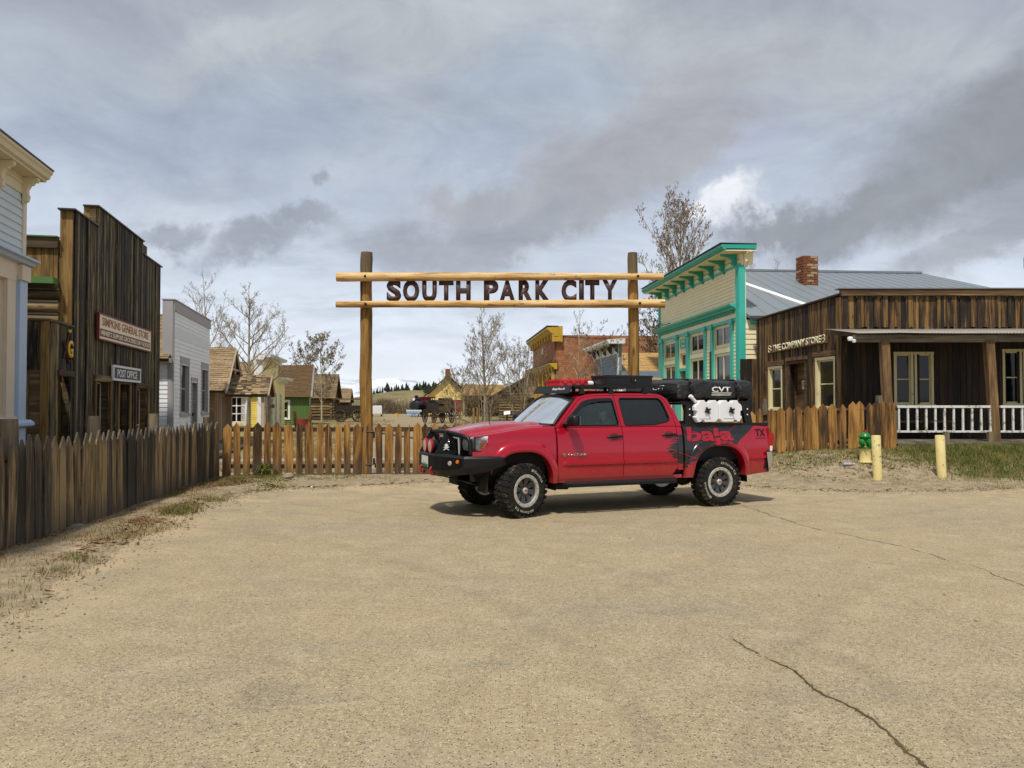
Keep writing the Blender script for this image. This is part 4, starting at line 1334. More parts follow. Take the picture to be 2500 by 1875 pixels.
MB().slab((q_.x + .2, q_.y + .2, 2.2), (-1.8, q_.y + .2, 2.2), (-1.8, 3.0, 4.65), (W_ - .40, 3.0, 4.65), .1).build('roof', M['shingle_mass'], r_)
MB().tube([(W_ + .25, -.35, 2.06), (W_ - .42, 3.0, 4.56)], .10, 4).build('bargeboard', M['grey_trim'], r_)
MB().box(-1.5, q_.x, q_.y - .1, q_.y, 0, 2.3).box(-1.5, -1.4, .1, q_.y - .1, 0, 2.3).build('rear_wall', M['green_dark'], r_)

# ---- dark log cabins further along
def log_cabin(label, loc, rz, W_, D_, H_, rise, logs=8, roofm='shingle'):
    r_ = thing('log_cabin', label, 'cabin', loc, rz)
    w = Wall(r_)
    op = (W_ * .38, W_ * .62, .1, min(1.9, H_ - .2))
    w.back(0, W_, 0, H_, [op], M['dark_room'], .1, -.1)
    lw = Wall(r_, (0, D_, 0), -90)
    rw = Wall(r_, (W_, 0, 0), 90)
    lw.back(0, D_, 0, H_, [], M['log'], .1, -.1)
    rw.back(0, D_, 0, H_, [], M['log'], .1, -.1)
    hh = H_ / logs
    for i in range(logs):
        z_ = hh * (i + .5)
        for l_, a in ((w, W_), (lw, D_), (rw, D_)):
            for p, q_ in spans_minus(-.18, a + .18, [op[:2]] if l_ is w and z_ < op[3] else []):
                m_ = MB()
                m_.tube([(p, .06, z_), (q_, .06, z_ + rng.uniform(-.01, .01))], hh * .5, 6)
                l_.put('log', m_, M['log'], smooth=60)
    MB().prism([(0, -.02, H_), (W_, -.02, H_), (W_ / 2, -.02, H_ + rise)], (0, .1, 0)).build('gable_wall', M['store_wall'], r_)
    shingle_roof(r_, (-.35, D_ + .2, H_ - .15), (-.35, -.4, H_ - .15), (W_ / 2, -.4, H_ + rise + .1), (W_ / 2, D_ + .2, H_ + rise + .1), M[roofm], .2, .25)
    shingle_roof(r_, (W_ + .35, -.4, H_ - .15), (W_ + .35, D_ + .2, H_ - .15), (W_ / 2, D_ + .2, H_ + rise + .1), (W_ / 2, -.4, H_ + rise + .1), M[roofm], .2, .25)
    MB().box(.1, W_ - .1, D_ - .1, D_, 0, H_).build('rear_wall', M['log'], r_)
    return r_
log_cabin('tall-roofed dark log cabin behind the small budding trees', (-17.6, 78, 0), R(97), 6.5, 5.5, 2.3, 2.2)
log_cabin('low dark log cabin next to the gate post, beside an old cart', (-18.2, 88, 0), R(97), 5.0, 4.0, 1.9, 1.3)
# board walk along the left row
b = MB()
o = thing('boardwalk', 'grey plank boardwalk in front of the left row of buildings', 'boardwalk', LP(13.0), LRZ)
for k in range(60):
    ubox('plank', o, (k * .30, -.75, .10), (.285, 1.3, .04), M['grey_beam'], 0, (rng.uniform(-.01, .01), 0))
del o['category'], o['label']
tag(o, kind='structure')
MB().box(-.1, 17.8, -1.38, -1.32, 0, .085).box(-.1, 17.8, -.2, -.14, 0, .085).build('joists', M['rail_wood'], o)
# ============================================================ right row
# ---- teal and cream shop
TN, TF = V((7.2, 25, -.4)), V((6.39, 34.375, -.4))
td_ = (TN - TF).normalized()
r_ = thing('corner_shop', 'cream clapboard false-front shop with bright teal cornice and tall windows', 'shop', TF, math.atan2(td_.y, td_.x))
r_.scale = (1.25, 1.25, 1.25)
w = Wall(r_)
W_ = 7.53
X = lambda s: W_ - s           # measured from the near corner
Z0 = .30
ops = [(X(7.0), X(5.66), Z0 + .5, 2.90), (X(7.0), X(5.66), 3.02, 3.66), (X(5.15), X(4.55), .45, 2.62), (X(5.10), X(4.55), 2.74, 3.17),
       (X(4.16), X(2.88), Z0 + .5, 2.96), (X(4.16), X(2.88), 3.08, 3.70), (X(2.0), X(.74), Z0 + .5, 2.97), (X(2.0), X(.74), 3.09, 3.72)]
w.back(0, W_, 0, 5.40, ops, M['cream_clap'])
w.claps(.10, W_ - .24, 4.16, 5.10, [], M['cream_clap'], .092)
w.board('fascia_rail', .05, W_ - .05, 5.10, 5.15, .0, .05, M['teal'])
w.board('frieze_board', .05, W_ - .05, 5.131, 5.420, 0, .02, M['cream_clap'])
w.board('fascia_rail', .05, W_ - .05, 5.260, 5.275, .02, .045, M['teal'])
m_ = MB()
m_.prism([(-.20, -d_, z_) for d_, z_ in [(-.3, 5.407), (.50, 5.407), (.50, 5.432), (-.3, 5.444)]], (W_ + .44, 0, 0))
w.put('soffit', m_, M['cream_clap'])
m_ = MB()
m_.prism([(-.22, -d_, z_) for d_, z_ in [(.48, 5.445), (.53, 5.430), (.56, 5.460), (.59, 5.510), (.60, 5.560), (-.3, 5.590), (-.3, 5.462), (.48, 5.462)]], (W_ + .48, 0, 0))
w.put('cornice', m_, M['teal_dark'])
w.board('cornice_flashing', -.24, W_ + .28, 5.592, 5.603, -.3, .63, M['roof_metal'])
for k in range(9):
    a_ = .22 + k * (W_ - .50) / 8
    m_ = MB()
    m_.prism([(a_ - .045, -d_, z_) for d_, z_ in [(.02, 5.406), (.44, 5.406), (.44, 5.371), (.36, 5.358), (.30, 5.346), (.20, 5.309), (.15, 5.260), (.14, 5.211), (.17, 5.174), (.12, 5.137), (.08, 5.118), (.05, 5.06), (.02, 5.04)]], (.09, 0, 0))
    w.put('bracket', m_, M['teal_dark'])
rw = Wall(r_, (W_, 0, 0), 90)
m_ = MB()
m_.prism([(.06, -d_, z_) for d_, z_ in [(.03, 5.406), (.36, 5.406), (.36, 5.371), (.24, 5.334), (.15, 5.260), (.14, 5.211), (.17, 5.174), (.10, 5.118), (.03, 5.04)]], (.09, 0, 0))
rw.put('bracket', m_, M['cream_clap'])
# corner pilasters and lower cornice
w.board('corner_pilaster', W_ - .24, W_ + .02, Z0, 5.10, 0, .07, M['teal'])
w.board('pilaster_edge', W_ - .12, W_ - .09, Z0, 5.10, .07, .085, M['teal_dark'])
w.board('corner_pilaster', -.03, .10, Z0, 5.10, 0, .06, M['teal'])
m_ = MB()
m_.prism([(-.14, -d_, z_) for d_, z_ in [(0, 4.0), (.10, 4.02), (.12, 4.06), (.22, 4.09), (.24, 4.14), (0, 4.17)]], (W_ - .02, 0, 0))
w.put('shop_cornice', m_, M['teal'])
for k in range(62):
    a_ = .06 + k * (W_ - .45) / 62
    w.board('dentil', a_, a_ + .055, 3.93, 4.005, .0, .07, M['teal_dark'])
w.board('dentil_band', .02, W_ - .33, 3.93, 4.0, 0, .012, M['cream_clap'])
w.board('sign_frieze', .02, W_ - .33, 3.80, 3.928, 0, .02, M['cream_clap'])
w.board('head_rail', -.02, W_ - .33, 3.72, 3.80, 0, .055, M['teal'])
for s0, s1 in ((7.5, 7.08), (5.62, 5.34), (4.50, 4.22), (2.82, 2.62), (2.26, 2.06), (.70, .50)):
    w.board('pilaster', X(s0), X(s1), Z0, 3.72, 0, .05, M['teal'])
    w.board('pilaster_cap', X(s0) - .03, X(s1) + .03, 3.66, 3.80, .055, .09, M['teal'])
w.claps(X(2.62), X(2.26), Z0, 3.72, [], M['cream_clap'], .095)
w.claps(X(.50), X(.24), Z0, 3.72, [], M['cream_clap'], .095)
for o in (ops[0], ops[4], ops[6]):
    w.window(*o, M['teal'], M['sash_cream'], 2, 1, 0, rec=.05, sw=.085)
for o in (ops[1], ops[5], ops[7]):
    w.window(*o, M['teal'], M['sash_cream'], 2, 1, 0, rec=.05, sw=.085)
w.window(*ops[3], M['sash_cream'], M['sash_cream'], 1, 1, .05, rec=.05, sw=.05, sill=False)
w.board('ornament_panel', X(5.12), X(4.56), 3.32, 3.64, 0, .02, M['sash_cream'])
pn = w.mesh('ornament_frame', [(X(5.10), X(4.58), 3.58, 3.63, .02, .04), (X(5.10), X(4.58), 3.33, 3.37, .02, .04), (X(5.10), X(5.03), 3.37, 3.58, .02, .04), (X(4.64), X(4.58), 3.37, 3.58, .02, .04)], M['teal'])
m_ = MB()
for k in range(4):
    a_ = X(4.95) + k * .075
    m_.prism([(a_, -.021, 3.42), (a_ + .03, -.021, 3.475), (a_, -.021, 3.53), (a_ - .03, -.021, 3.475)], (0, -.01, 0))
w.put('ornament', m_, M['teal'])
w.door(*ops[2], M['sash_cream'], .5, M['teal'], .08, panes=((X(5.0), X(4.7), 1.4, 2.45),))
m_ = MB()
m_.tube([(X(2.16), -.075, 1.2), (X(2.16), -.075, 3.05)], .022, 6)
w.put('conduit', m_, plain('conduit', (.12, .05, .06), .4, .5))
m_ = MB()
m_.tube([(.02, -.05, 4.22), (.15, -.10, 4.34), (.6, -.16, 4.36), (1.0, -.25, 4.22), (1.6, -.27, 4.17), (2.1, -.26, 4.18)], .014, 5)
w.put('cable', m_, M['black_iron'])
# side wall, roofs, chimney
rw.back(0, 10, 0, 3.72, [], M['cream_clap'])
rw.board('corner_pilaster', -.06, .09, Z0, 5.10, 0, .03, M['teal'])
rw.claps(.09, 10, Z0, 3.62, [], M['cream_clap'], .128)
rw.board('eave_board', .22, 10.2, 3.62, 3.78, .0, .10, M['teal'])
rw.board('return_board', 0, .3, 5.10, 5.40, 0, .02, M['cream_clap'])
def metal_roof(root, p0, p1, p2, p3, seams=12):
    rf_ = MB().slab(p0, p1, p2, p3, .07).build('roof', M['roof_metal'], root)
    p0, p1, p2, p3 = map(V, (p0, p1, p2, p3))
    n_ = (p1 - p0).cross(p3 - p0).normalized() * .006
    m_ = MB()
    for i in range(seams + 1):
        t = i / seams
        m_.tube([p0.lerp(p1, t) + n_, p3.lerp(p2, t) + n_], .004, 4)
    m_.build('seam', M['roof_metal'], rf_)
    return rf_
E0 = W_ + .20
# low front slope, then the main hipped roof
metal_roof(r_, (E0, .12, 3.80), (E0, 10.6, 3.80), (W_ / 2, 7.1, 5.60), (W_ / 2, .12, 5.60), 22)
metal_roof(r_, (-.3, 10.6, 3.80), (-.3, .12, 3.80), (W_ / 2, .12, 5.60), (W_ / 2, 7.1, 5.60), 22)
metal_roof(r_, (E0, 10.6, 3.80), (-.3, 10.6, 3.80), (W_ / 2 - .01, 7.1, 5.60), (W_ / 2, 7.1, 5.60), 6)
MB().box(W_ / 2 - .08, W_ / 2 + .08, .12, 7.1, 5.58, 5.64).build('ridge_cap', M['roof_metal'], r_)
MB().slab((E0 - .02, 2.30, 3.84), (E0 - .02, 2.50, 3.84), (W_ / 2 + .05, .42, 5.62), (W_ / 2 + .05, .22, 5.62), .03).build('hip_flashing', M['white_sheet'], r_)
rear = Wall(r_, (W_, 10, 0), 180)
MB().prism([(0, 9.9, 0), (W_, 9.9, 0), (W_, 9.9, 3.7), (0, 9.9, 3.7)], (0, .1, 0)).box(0, .1, .15, 9.9, 0, 3.7).build('rear_wall', M['cream_clap'], r_)
chx, chy = W_ / 2 + 1.15, 2.95
ch = MB().box(chx - .20, chx + .20, chy - .20, chy + .20, 4.6, 5.78).build('chimney', M['mortar'], r_)
zc = 4.95
row = 0
while zc < 5.80:
    for sgn in (-1, 1):
        off = 0 if row % 2 else .105
        for ax in (0, 1):
            a_ = -.22 - off
            while a_ < .22:
                a0, a1 = max(-.22, a_), min(.22, a_ + .205)
                if a1 - a0 > .03:
                    c_ = ((a0 + a1) / 2, sgn * .21) if ax == 0 else (sgn * .21, (a0 + a1) / 2)
                    ubox('brick', ch, (chx + c_[0], chy + c_[1], zc), ((a1 - a0 - .012) if ax == 0 else .05, .05 if ax == 0 else (a1 - a0 - .012), .062), M['brick'] if rng.random() > .18 else M['brick_pale'])
                a_ += .215
    zc += .076
    row += 1
MB().box(chx - .27, chx + .27, chy - .27, chy + .27, 4.90, 4.95).build('chimney_flashing', M['dark_metal_trim'], r_)

# ---- board store on the right
CN = V((8.32, 20.1, 0))
cf = V((7.54, 24.5, 0))
r_ = thing('company_store', 'dark brown board store with porch and white railing at the right edge', 'store', CN, 0)
CZ = .58
WF = 8.0
w = Wall(r_)
ops = [(1.36, 1.73, 1.60, 2.86), (1.88, 2.24, 1.60, 2.86), (4.10, 4.47, 1.62, 2.93), (4.62, 5.0, 1.62, 2.93)]
w.back(0, WF, .3, 4.3, ops, M['store_wall'], d=-.03)
w.planks(0.0, WF, .7, 3.30, ops, M['store_wall'], (.13, .2), d=-.03, th=.02)
a = 0.02
while a < WF:                                   # overhanging boards with rounded feet above the awning
    ww = rng.uniform(.055, .115)
    d_ = .012 if rng.random() < .5 else .040
    zl = 3.50 + rng.uniform(-.035, .05)
    w.board('plank', a, a + ww - .004, zl, 4.33, d_, d_ + .03, rng.choice([M['store_board'], M['store_board'], M['store_board'], M['old_board_gold']]))
    a += ww
w.board('top_board', -.06, WF + .05, 4.37, 4.50, .0, .10, M['store_board_h'])
w.board('drip_board', -.04, WF + .05, 4.33, 4.37, .0, .13, M['old_board_h'])
w.board('coping', -.10, WF + .08, 4.50, 4.525, -.2, .13, M['roof_metal'])
for o in ops:
    w.window(*o, M['store_sash'], M['store_sash'], 1, 2, .06, .02, .06, .035, d=-.02)
# corrugated awning
vs_, fs_ = [], []
k = 230
for i in range(k + 1):
    x = -.45 + (WF + .6) * i / k
    c_ = .016 * math.sin(x * 2 * PI / .075)
    sag = .02 * mnoise.noise((x * .8, 0, 3))
    vs_ += [(x, -1.95 + .03 * mnoise.noise((x * 1.7, 2, 0)), 3.225 + c_ + sag), (x, -1.0, 3.36 + c_ + sag * .5), (x, .02, 3.50 + c_)]
for i in range(k):
    for j in range(2):
        p = i * 3 + j
        fs_.append((p, p + 3, p + 4, p + 1))
m_ = MB()
m_.add(vs_, fs_)
aw = m_.build('awning', M['corrugated'], r_, smooth='all')
sd = aw.modifiers.new('thick', 'SOLIDIFY')
sd.thickness = .006
ubox('awning_beam', r_, (1.20, -1.72, 3.115), (3.30, .10, .17), M['grey_beam'])
ubox('awning_beam', r_, (5.35, -1.72, 3.122), (4.98, .10, .17), M['grey_beam'])
for k in range(9):
    ubox('rafter', r_, (-.2 + k * 1.0, -.9, 3.28), (.06, 1.75, .09), M['rail_wood'], 0, (R(7.6), 0))
m_ = MB()
m_.lathe([(0, -.05), (.05, -.04), (.065, .02), (.05, .05), (0, .06)], 12, 'Z', (-.55, -1.78, 3.10))
m_.lathe([(0, -.04), (.04, -.03), (.05, .02), (0, .05)], 10, 'Z', (-.47, -1.80, 3.05))
m_.build('flood_lamp', M['white_sheet'], r_, smooth=True)
# porch posts, floor, railing
for x, lean in ((.30, 2.2), (2.72, 2.8), (5.3, 2.0)):
    ubox('porch_post', r_, (x, -1.72, 1.90), (.185, .165, 2.36), M['brown_post'], 0, (0, -R(lean)))
for k in range(38):
    ubox('floor_board', r_, (-.1 + k * .215, -.98, .72), (.205, 1.86, .045), M['grey_beam'])
ubox('porch_joist', r_, (3.9, -1.88, .62), (8.2, .08, .15), M['grey_beam'])
ubox('porch_joist', r_, (3.9, -.1, .62), (8.2, .08, .15), M['rail_wood'])
def railing(x0, x1, n_):
    rl = MB().box(x0, x1, -1.80, -1.735, 1.52, 1.575).box(x0, x1, -1.79, -1.745, .955, 1.0).build('railing', M['rail_white'], r_)
    for i in range(n_ + 1):
        x = x0 + .09 + (x1 - x0 - .14) * i / n_
        MB().box(x - .02, x + .02, -1.788, -1.748, 1.0, 1.52).build('baluster', M['rail_white'], rl)
railing(.46, 2.70, 10)
railing(2.87, 5.1, 10)
for x in (.40, 1.6, 2.60):
    ubox('rail_post', r_, (x, -1.83, (.35 + (1.60 if x < .5 else .98)) / 2), (.11, .09, (1.25 if x < .5 else .63)), M['grey_post'])
# side wall with sign
L_ = (CN - cf).length
ang_ = math.degrees(math.atan2((CN - cf).y, (CN - cf).x))
sw_ = Wall(r_, cf - CN, ang_)
ops = [(.80, 1.48, 1.46, 2.64), (1.95, 2.75, .7, 2.72), (3.36, 4.14, 1.50, 2.76)]
zt = lambda a_: 4.16 + .17 * a_ / L_
sw_.back(0, L_, .3, 4.2, ops, M['store_wall'], ztop=lambda a_: zt(a_) - .02)
sw_.planks(0, L_, .5, zt, ops, M['store_board'], (.06, .115), th=.03)
m_ = MB()
m_.prism([(-.1, -.10, 4.17), (L_ + .05, -.10, 4.36), (L_ + .05, -.10, 4.40), (-.1, -.10, 4.21)], (0, .3, 0))
sw_.put('coping', m_, M['store_board_h'])
for o in (ops[0], ops[2]):
    sw_.window(*o, M['store_sash'], M['store_sash'], 1, 2, .07, .045, .06, .04)
    sw_.board('head_board', o[0] - .16, o[1] + .16, o[3] + .09, o[3] + .22, .03, .075, M['store_board_h'])
sw_.door(*ops[1], M['store_board_h'], .2, M['store_board_h'], .10, .05)
sw_.board('head_board', ops[1][0] - .14, ops[1][1] + .14, ops[1][3] + .101, ops[1][3] + .19, .03, .09, M['old_board_gold'])
for a_, b_ in ((L_ - .16, L_ + .03),):
    sw_.board('corner_board', a_, b_, .5, 4.30, .03, .06, M['store_board'])
w.board('corner_board', -.03, .12, .6, 4.33, .045, .085, M['store_board'])
MB().slab((.05, .05, 4.28), (WF, .05, 4.28), (WF, 4.5, 4.10), (-.72, 4.5, 4.10), .08).build('roof', M['roof_metal'], r_)
MB().box(-.7, WF, 4.4, 4.5, .3, 4.0).box(WF - .1, WF, .1, 4.4, .3, 4.2).build('rear_wall', M['store_wall'], r_)
# bench on the porch
bn = thing('porch_bench', 'long dark plank bench on the store porch behind the white railing', 'bench', CN + V((1.5, -.45, .74)), 0)
ubox('seat', bn, (0, 0, .44), (1.9, .32, .05), M['old_board_h'])
for x in (-.8, .8):
    ubox('leg', bn, (x, 0, .21), (.06, .28, .41), M['rail_wood'])
# sign THE COMPANY STORE
sg = thing('store_sign', 'weathered white lettered board reading THE COMPANY STORE above the exit door', 'sign', CN, 0)
s2 = Wall(sg, cf - CN, ang_)
m_ = MB()
m_.hexa([(.80, -.085, 3.10), (3.92, -.085, 3.19), (3.92, -.05, 3.19), (.80, -.05, 3.10), (.80, -.085, 3.30), (3.92, -.085, 3.41), (3.92, -.05, 3.41), (.80, -.05, 3.30)])
s2.put('sign_board', m_, M['store_board_h'])
tm, tw_, th_ = text_mesh('THE COMPANY STORE', 2.55, .20, .02, .03)
for v in tm.vertices:
    v.co.z += v.co.x * .033
tm.materials.append(M['sign_letter'])
o = link('lettering', tm, sg, s2.at(1.12, .086, 3.125), s2.ang)
for a_ in (.93, 3.78):
    m_ = MB()
    for k in range(2):
        sg_ = 1 if a_ < 2 else -1
        m_.tube([(a_ + sg_ * .10 * math.cos(t * .5) * (1 - t / 16), -.095, 3.21 + (a_ - .93) * .033 + (.055 if k else -.03) + .05 * math.sin(t * .5)) for t in range(0, 12)], .016, 5)
    s2.put('scroll', m_, M['sign_letter'])
es = thing('exit_sign', 'small pale notice reading EXIT on the dark wooden door', 'sign', CN, 0)
s2 = Wall(es, cf - CN, ang_)
s2.mesh('notice', [(2.22, 2.52, 2.02, 2.26, -.20, -.19)], M['cream_frame'])
text('lettering', es, 'EXIT', s2.at(2.26, -.189, 2.09), M['sign_black'], .22, .12, .004, .02, rz=s2.ang)
# tall board fence between shop and store
bf = thing('board_fence', 'tall brown board fence panel between the teal shop and the board store', 'fence', (7.02, 24.55, 0), R(6))
a = 0
while a < .60:
    ww = rng.uniform(.16, .24)
    ubox('plank', bf, (a + ww / 2, 0, 1.76), (ww - .006, .03, 2.44 + rng.uniform(-.02, .02) + a * .06), M['store_board'] if a < .42 else M['old_board_gold'])
    a += ww
ubox('rail', bf, (.32, .04, 2.6), (.62, .05, .1), M['rail_wood'])
ubox('rail', bf, (.32, .04, .9), (.62, .05, .1), M['rail_wood'])

# ---- slate-blue house and red brick building down the street
RD = V((.087, -1, 0)).normalized()
def RP(y): return V((5.76 - .087 * (y - 20), y, 0))
r_ = thing('slate_house', 'slate-blue clapboard house with white bracketed cornice behind the right gate post', 'house', RP(39.2), math.atan2(RD.y, RD.x))
w = Wall(r_)
W_ = 5.3
ops = [(.8, 1.5, .8, 2.4), (2.1, 3.0, .3, 2.4), (3.7, 4.4, .8, 2.4)]
w.back(0, W_, 0, 4.2, ops, M['slate_clap'])
w.claps(.1, W_ - .25, .2, 3.75, ops, M['slate_clap'], .15)
w.board('frieze_board', 0, W_, 3.75, 4.15, 0, .02, M['white_trim'])
w.board('corner_board', W_ - .25, W_ + .02, .1, 3.75, 0, .03, M['white_trim'])
m_ = MB()
m_.prism([(-.3, -d_, z_) for d_, z_ in [(-.2, 4.15), (.50, 4.15), (.55, 4.25), (.55, 4.32), (-.2, 4.38)]], (W_ + .6, 0, 0))
w.put('cornice', m_, M['white_trim'])
for k in range(5):
    a_ = .1 + k * (W_ - .3) / 4
    m_ = MB()
    m_.prism([(a_, -d_, z_) for d_, z_ in [(.02, 4.14), (.40, 4.14), (.36, 4.05), (.2, 4.0), (.12, 3.85), (.02, 3.78)]], (.12, 0, 0))
    w.put('bracket', m_, plain('bracket_dark', (.03, .03, .04), .6) if k == 0 else bpy.data.materials['bracket_dark'])
for o in (ops[0], ops[2]):
    w.window(*o, M['white_trim'], M['white_trim'], 1, 2, .12)
w.door(*ops[1], M['white_trim'], .1, M['white_trim'])
rw = Wall(r_, (W_, 0, 0), 90)
rw.back(0, 7, 0, 3.0, [], M['slate_clap'])
rw.claps(0, 7, .1, 2.6, [], M['white_clap'], .16, joined=True)
shingle_roof(r_, (W_ + .3, .1, 2.55), (W_ + .3, 7, 2.55), (W_ / 2, 7, 3.95), (W_ / 2, .1, 3.95), M['shingle_gold'], .17, .22)
shingle_roof(r_, (-.3, 7, 2.55), (-.3, .1, 2.55), (W_ / 2, .1, 3.95), (W_ / 2, 7, 3.95), M['shingle_mass'], .4, .5)
MB().box(0, W_, 6.9, 7, 0, 2.9).box(0, .1, .15, 6.9, 0, 2.9).build('rear_wall', M['slate_clap'], r_)
m_ = MB()
m_.tube([(W_ - .6, .8, 3.2), (W_ - .6, .8, 5.2)], .05, 8)
m_.build('stove_pipe', M['rust_iron'], r_)

r_ = thing('brick_building', 'red-brown brick building with bold mustard yellow cornices', 'building', RP(66.2), math.atan2(RD.y, RD.x))
w = Wall(r_)
W_ = 12.85
ops = [(1.3, 2.9, .3, 3.6), (3.9, 5.5, .3, 3.6), (7.2, 8.8, .3, 3.6), (9.8, 11.4, .3, 3.6)]
w.back(0, W_, 0, 6.2, ops, M['red_brick'])
for a0, a1, z_, k_ in ((-.2, W_ + .35, 6.15, 1.0), (-.2, W_ + .25, 3.95, .7)):
    m_ = MB()
    m_.prism([(a0, -d_ * k_, z_ + zz * k_) for d_, zz in [(-.2, -.05), (.08, -.05), (.10, .12), (.28, .16), (.42, .32), (.55, .42), (.55, .54), (-.2, .60)]], (a1 - a0, 0, 0))
    w.put('cornice', m_, M['mustard'])
    w.board('cornice_cap', a0 - .05, a1 + .03, z_ + .60 * k_, z_ + .65 * k_, -.2, .55 * k_ + .04, M['dark_metal_trim'])
    for k in range(9):
        a_ = .25 + k * (W_ - .6) / 8
        w.board('bracket', a_ - .14, a_ + .14, z_ - .20, z_ + .16 * k_, .0, .24 * k_, M['mustard'])
for k in range(6):
    a_ = .25 + k * (W_ - .5) / 5
    w.board('column', a_ - .2, a_ + .2, .2, 3.7, .0, .18, M['mustard'])
for o in ops:
    w.window(*o, M['mustard'], M['mustard'], 2, 2, .1)
w.board('name_stone', W_ / 2 - .3, W_ / 2 + .3, 5.3, 5.75, 0, .04, M['sign_cream'])
rw = Wall(r_, (W_, 0, 0), 90)
rw.back(0, 9, 0, 5.1, [], M['red_brick'], ztop=lambda a_: 6.2)
w.board('cornice_return', W_, W_ + .32, 5.75, 6.78, -.5, .2, M['mustard'])
MB().slab((W_, .2, 6.15), (W_, 9, 5.8), (0, 9, 5.8), (0, .2, 6.15), .1).build('roof', M['dark_metal_trim'], r_)
MB().box(0, W_, 8.9, 9, 0, 5.7).box(0, .1, .15, 8.9, 0, 5.9).build('rear_wall', M['red_brick'], r_)

# ---- brown log stable in the middle distance, with its shed roofs
r_ = thing('log_stable', 'wide brown log stable with sagging roof behind the cluster of bare trees', 'stable', (-1.0, 74, 0), R(-12))
w = Wall(r_)
W_ = 8.2
op = (3.0, 4.4, .1, 2.2)
w.back(0, W_, 0, 2.6, [op], M['dark_room'], .1, -.08)
for i in range(10):
    z_ = .14 + i * .26
    for p, q_ in spans_minus(-.2, W_ + .2, [op[:2]] if z_ < 2.2 else []):
        m_ = MB()
        m_.tube([(p, .05, z_), (q_, .05, z_)], .13, 6)
        w.put('log', m_, M['log'], smooth=60)
MB().prism([(0, -.02, 2.6), (W_, -.02, 2.6), (W_ / 2 + .8, -.02, 5.2)], (0, .1, 0)).build('gable_wall', M['store_wall'], r_)
shingle_roof(r_, (-1.6, 8, 1.9), (-1.6, -.5, 1.9), (W_ / 2 + .8, -.5, 5.4), (W_ / 2 + .8, 8, 5.4), M['shingle'], .25, .3)
shingle_roof(r_, (W_ + .5, -.5, 2.3), (W_ + .5, 8, 2.3), (W_ / 2 + .8, 8, 5.4), (W_ / 2 + .8, -.5, 5.4), M['shingle'], .25, .3)
MB().box(0, .1, .1, 8, 0, 2.6).box(W_ - .1, W_, .1, 8, 0, 2.6).box(.1, W_ - .1, 7.9, 8, 0, 2.6).build('rear_wall', M['store_wall'], r_)
r_ = thing('tack_shed', 'small pale shingled shed tucked between the log stable and the brick building', 'shed', (1.2, 64, 0), R(-4))
w = Wall(r_)
w.back(0, 2.6, 0, 2.2, [], M['store_wall'])
w.planks(0, 2.6, .05, 2.2, [], [M['old_board'], M['old_board_gold']], (.18, .28))
shingle_roof(r_, (-.3, -.4, 2.1), (2.9, -.4, 2.1), (2.9, 2.5, 4.4), (-.3, 2.5, 4.4), M['shingle'], .2, .25)
MB().prism([(0, 0, 2.2), (0, 3, 2.2), (0, 2.4, 4.2)], (.1, 0, 0)).prism([(2.5, 0, 2.2), (2.5, 3, 2.2), (2.5, 2.4, 4.2)], (.1, 0, 0)).box(0, 2.6, 2.9, 3, 0, 2.2).box(0, .1, .1, 2.9, 0, 2.2).box(2.5, 2.6, .1, 2.9, 0, 2.2).build('rear_wall', M['store_wall'], r_)

# ---- depot: yellow gable and rust roof
r_ = thing('railway_depot', 'yellow gabled depot with brown roof and red chimney behind the locomotive', 'depot', (-12.0, 112, 0), R(6))
w = Wall(r_)
W_ = 6.0
w.back(0, W_, 0, 2.6, [(2.3, 3.7, .2, 2.2)], M['far_yellow'])
w.claps(0, W_, .1, 2.6, [(2.3, 3.7, .2, 2.2)], M['far_yellow'], .25, joined=True)
w.window(2.3, 3.7, .2, 2.2, M['white_trim'], M['white_trim'], 2, 2, .15)
MB().prism([(0, -.02, 2.6), (W_, -.02, 2.6), (W_ / 2, -.02, 5.35)], (0, .12, 0)).build('gable_wall', M['far_yellow'], r_)
shingle_roof(r_, (-1.2, 9, 1.95), (-1.2, -.6, 1.95), (W_ / 2, -.6, 5.6), (W_ / 2, 9, 5.6), M['shingle_gold'], .35, .4)
shingle_roof(r_, (W_ + .8, -.6, 2.3), (W_ + .8, 9, 2.3), (W_ / 2, 9, 5.6), (W_ / 2, -.6, 5.6), M['shingle_gold'], .35, .4)
MB().box(2.7, 3.4, 2.6, 3.3, 5.2, 6.6).build('chimney', M['brick'], r_)
MB().box(0, .1, .1, 9, 0, 2.6).box(W_ - .1, W_, .1, 9, 0, 2.6).box(.1, W_ - .1, 8.9, 9, 0, 2.6).build('rear_wall', M['far_yellow'], r_)
r_ = thing('wood_shed', 'low open shed with rusty orange-brown roof right of the yellow depot', 'shed', (-5.9, 98, 0), R(3))
shingle_roof(r_, (-.4, -.5, 2.6), (5.4, -.5, 2.6), (5.2, 3.2, 4.0), (-.2, 3.2, 4.0), M['shingle_gold'], .3, .35)
for x in (0, 2.5, 5):
    ubox('post', r_, (x, -.3, 1.3), (.16, .16, 2.6), M['tan_post'])
w = Wall(r_, (0, 2.6, 0), 0)
w.back(0, 5, 0, 3.4, [], M['store_wall'])
w.planks(0, 5, .05, 3.4, [], M['store_board'], (.25, .4))

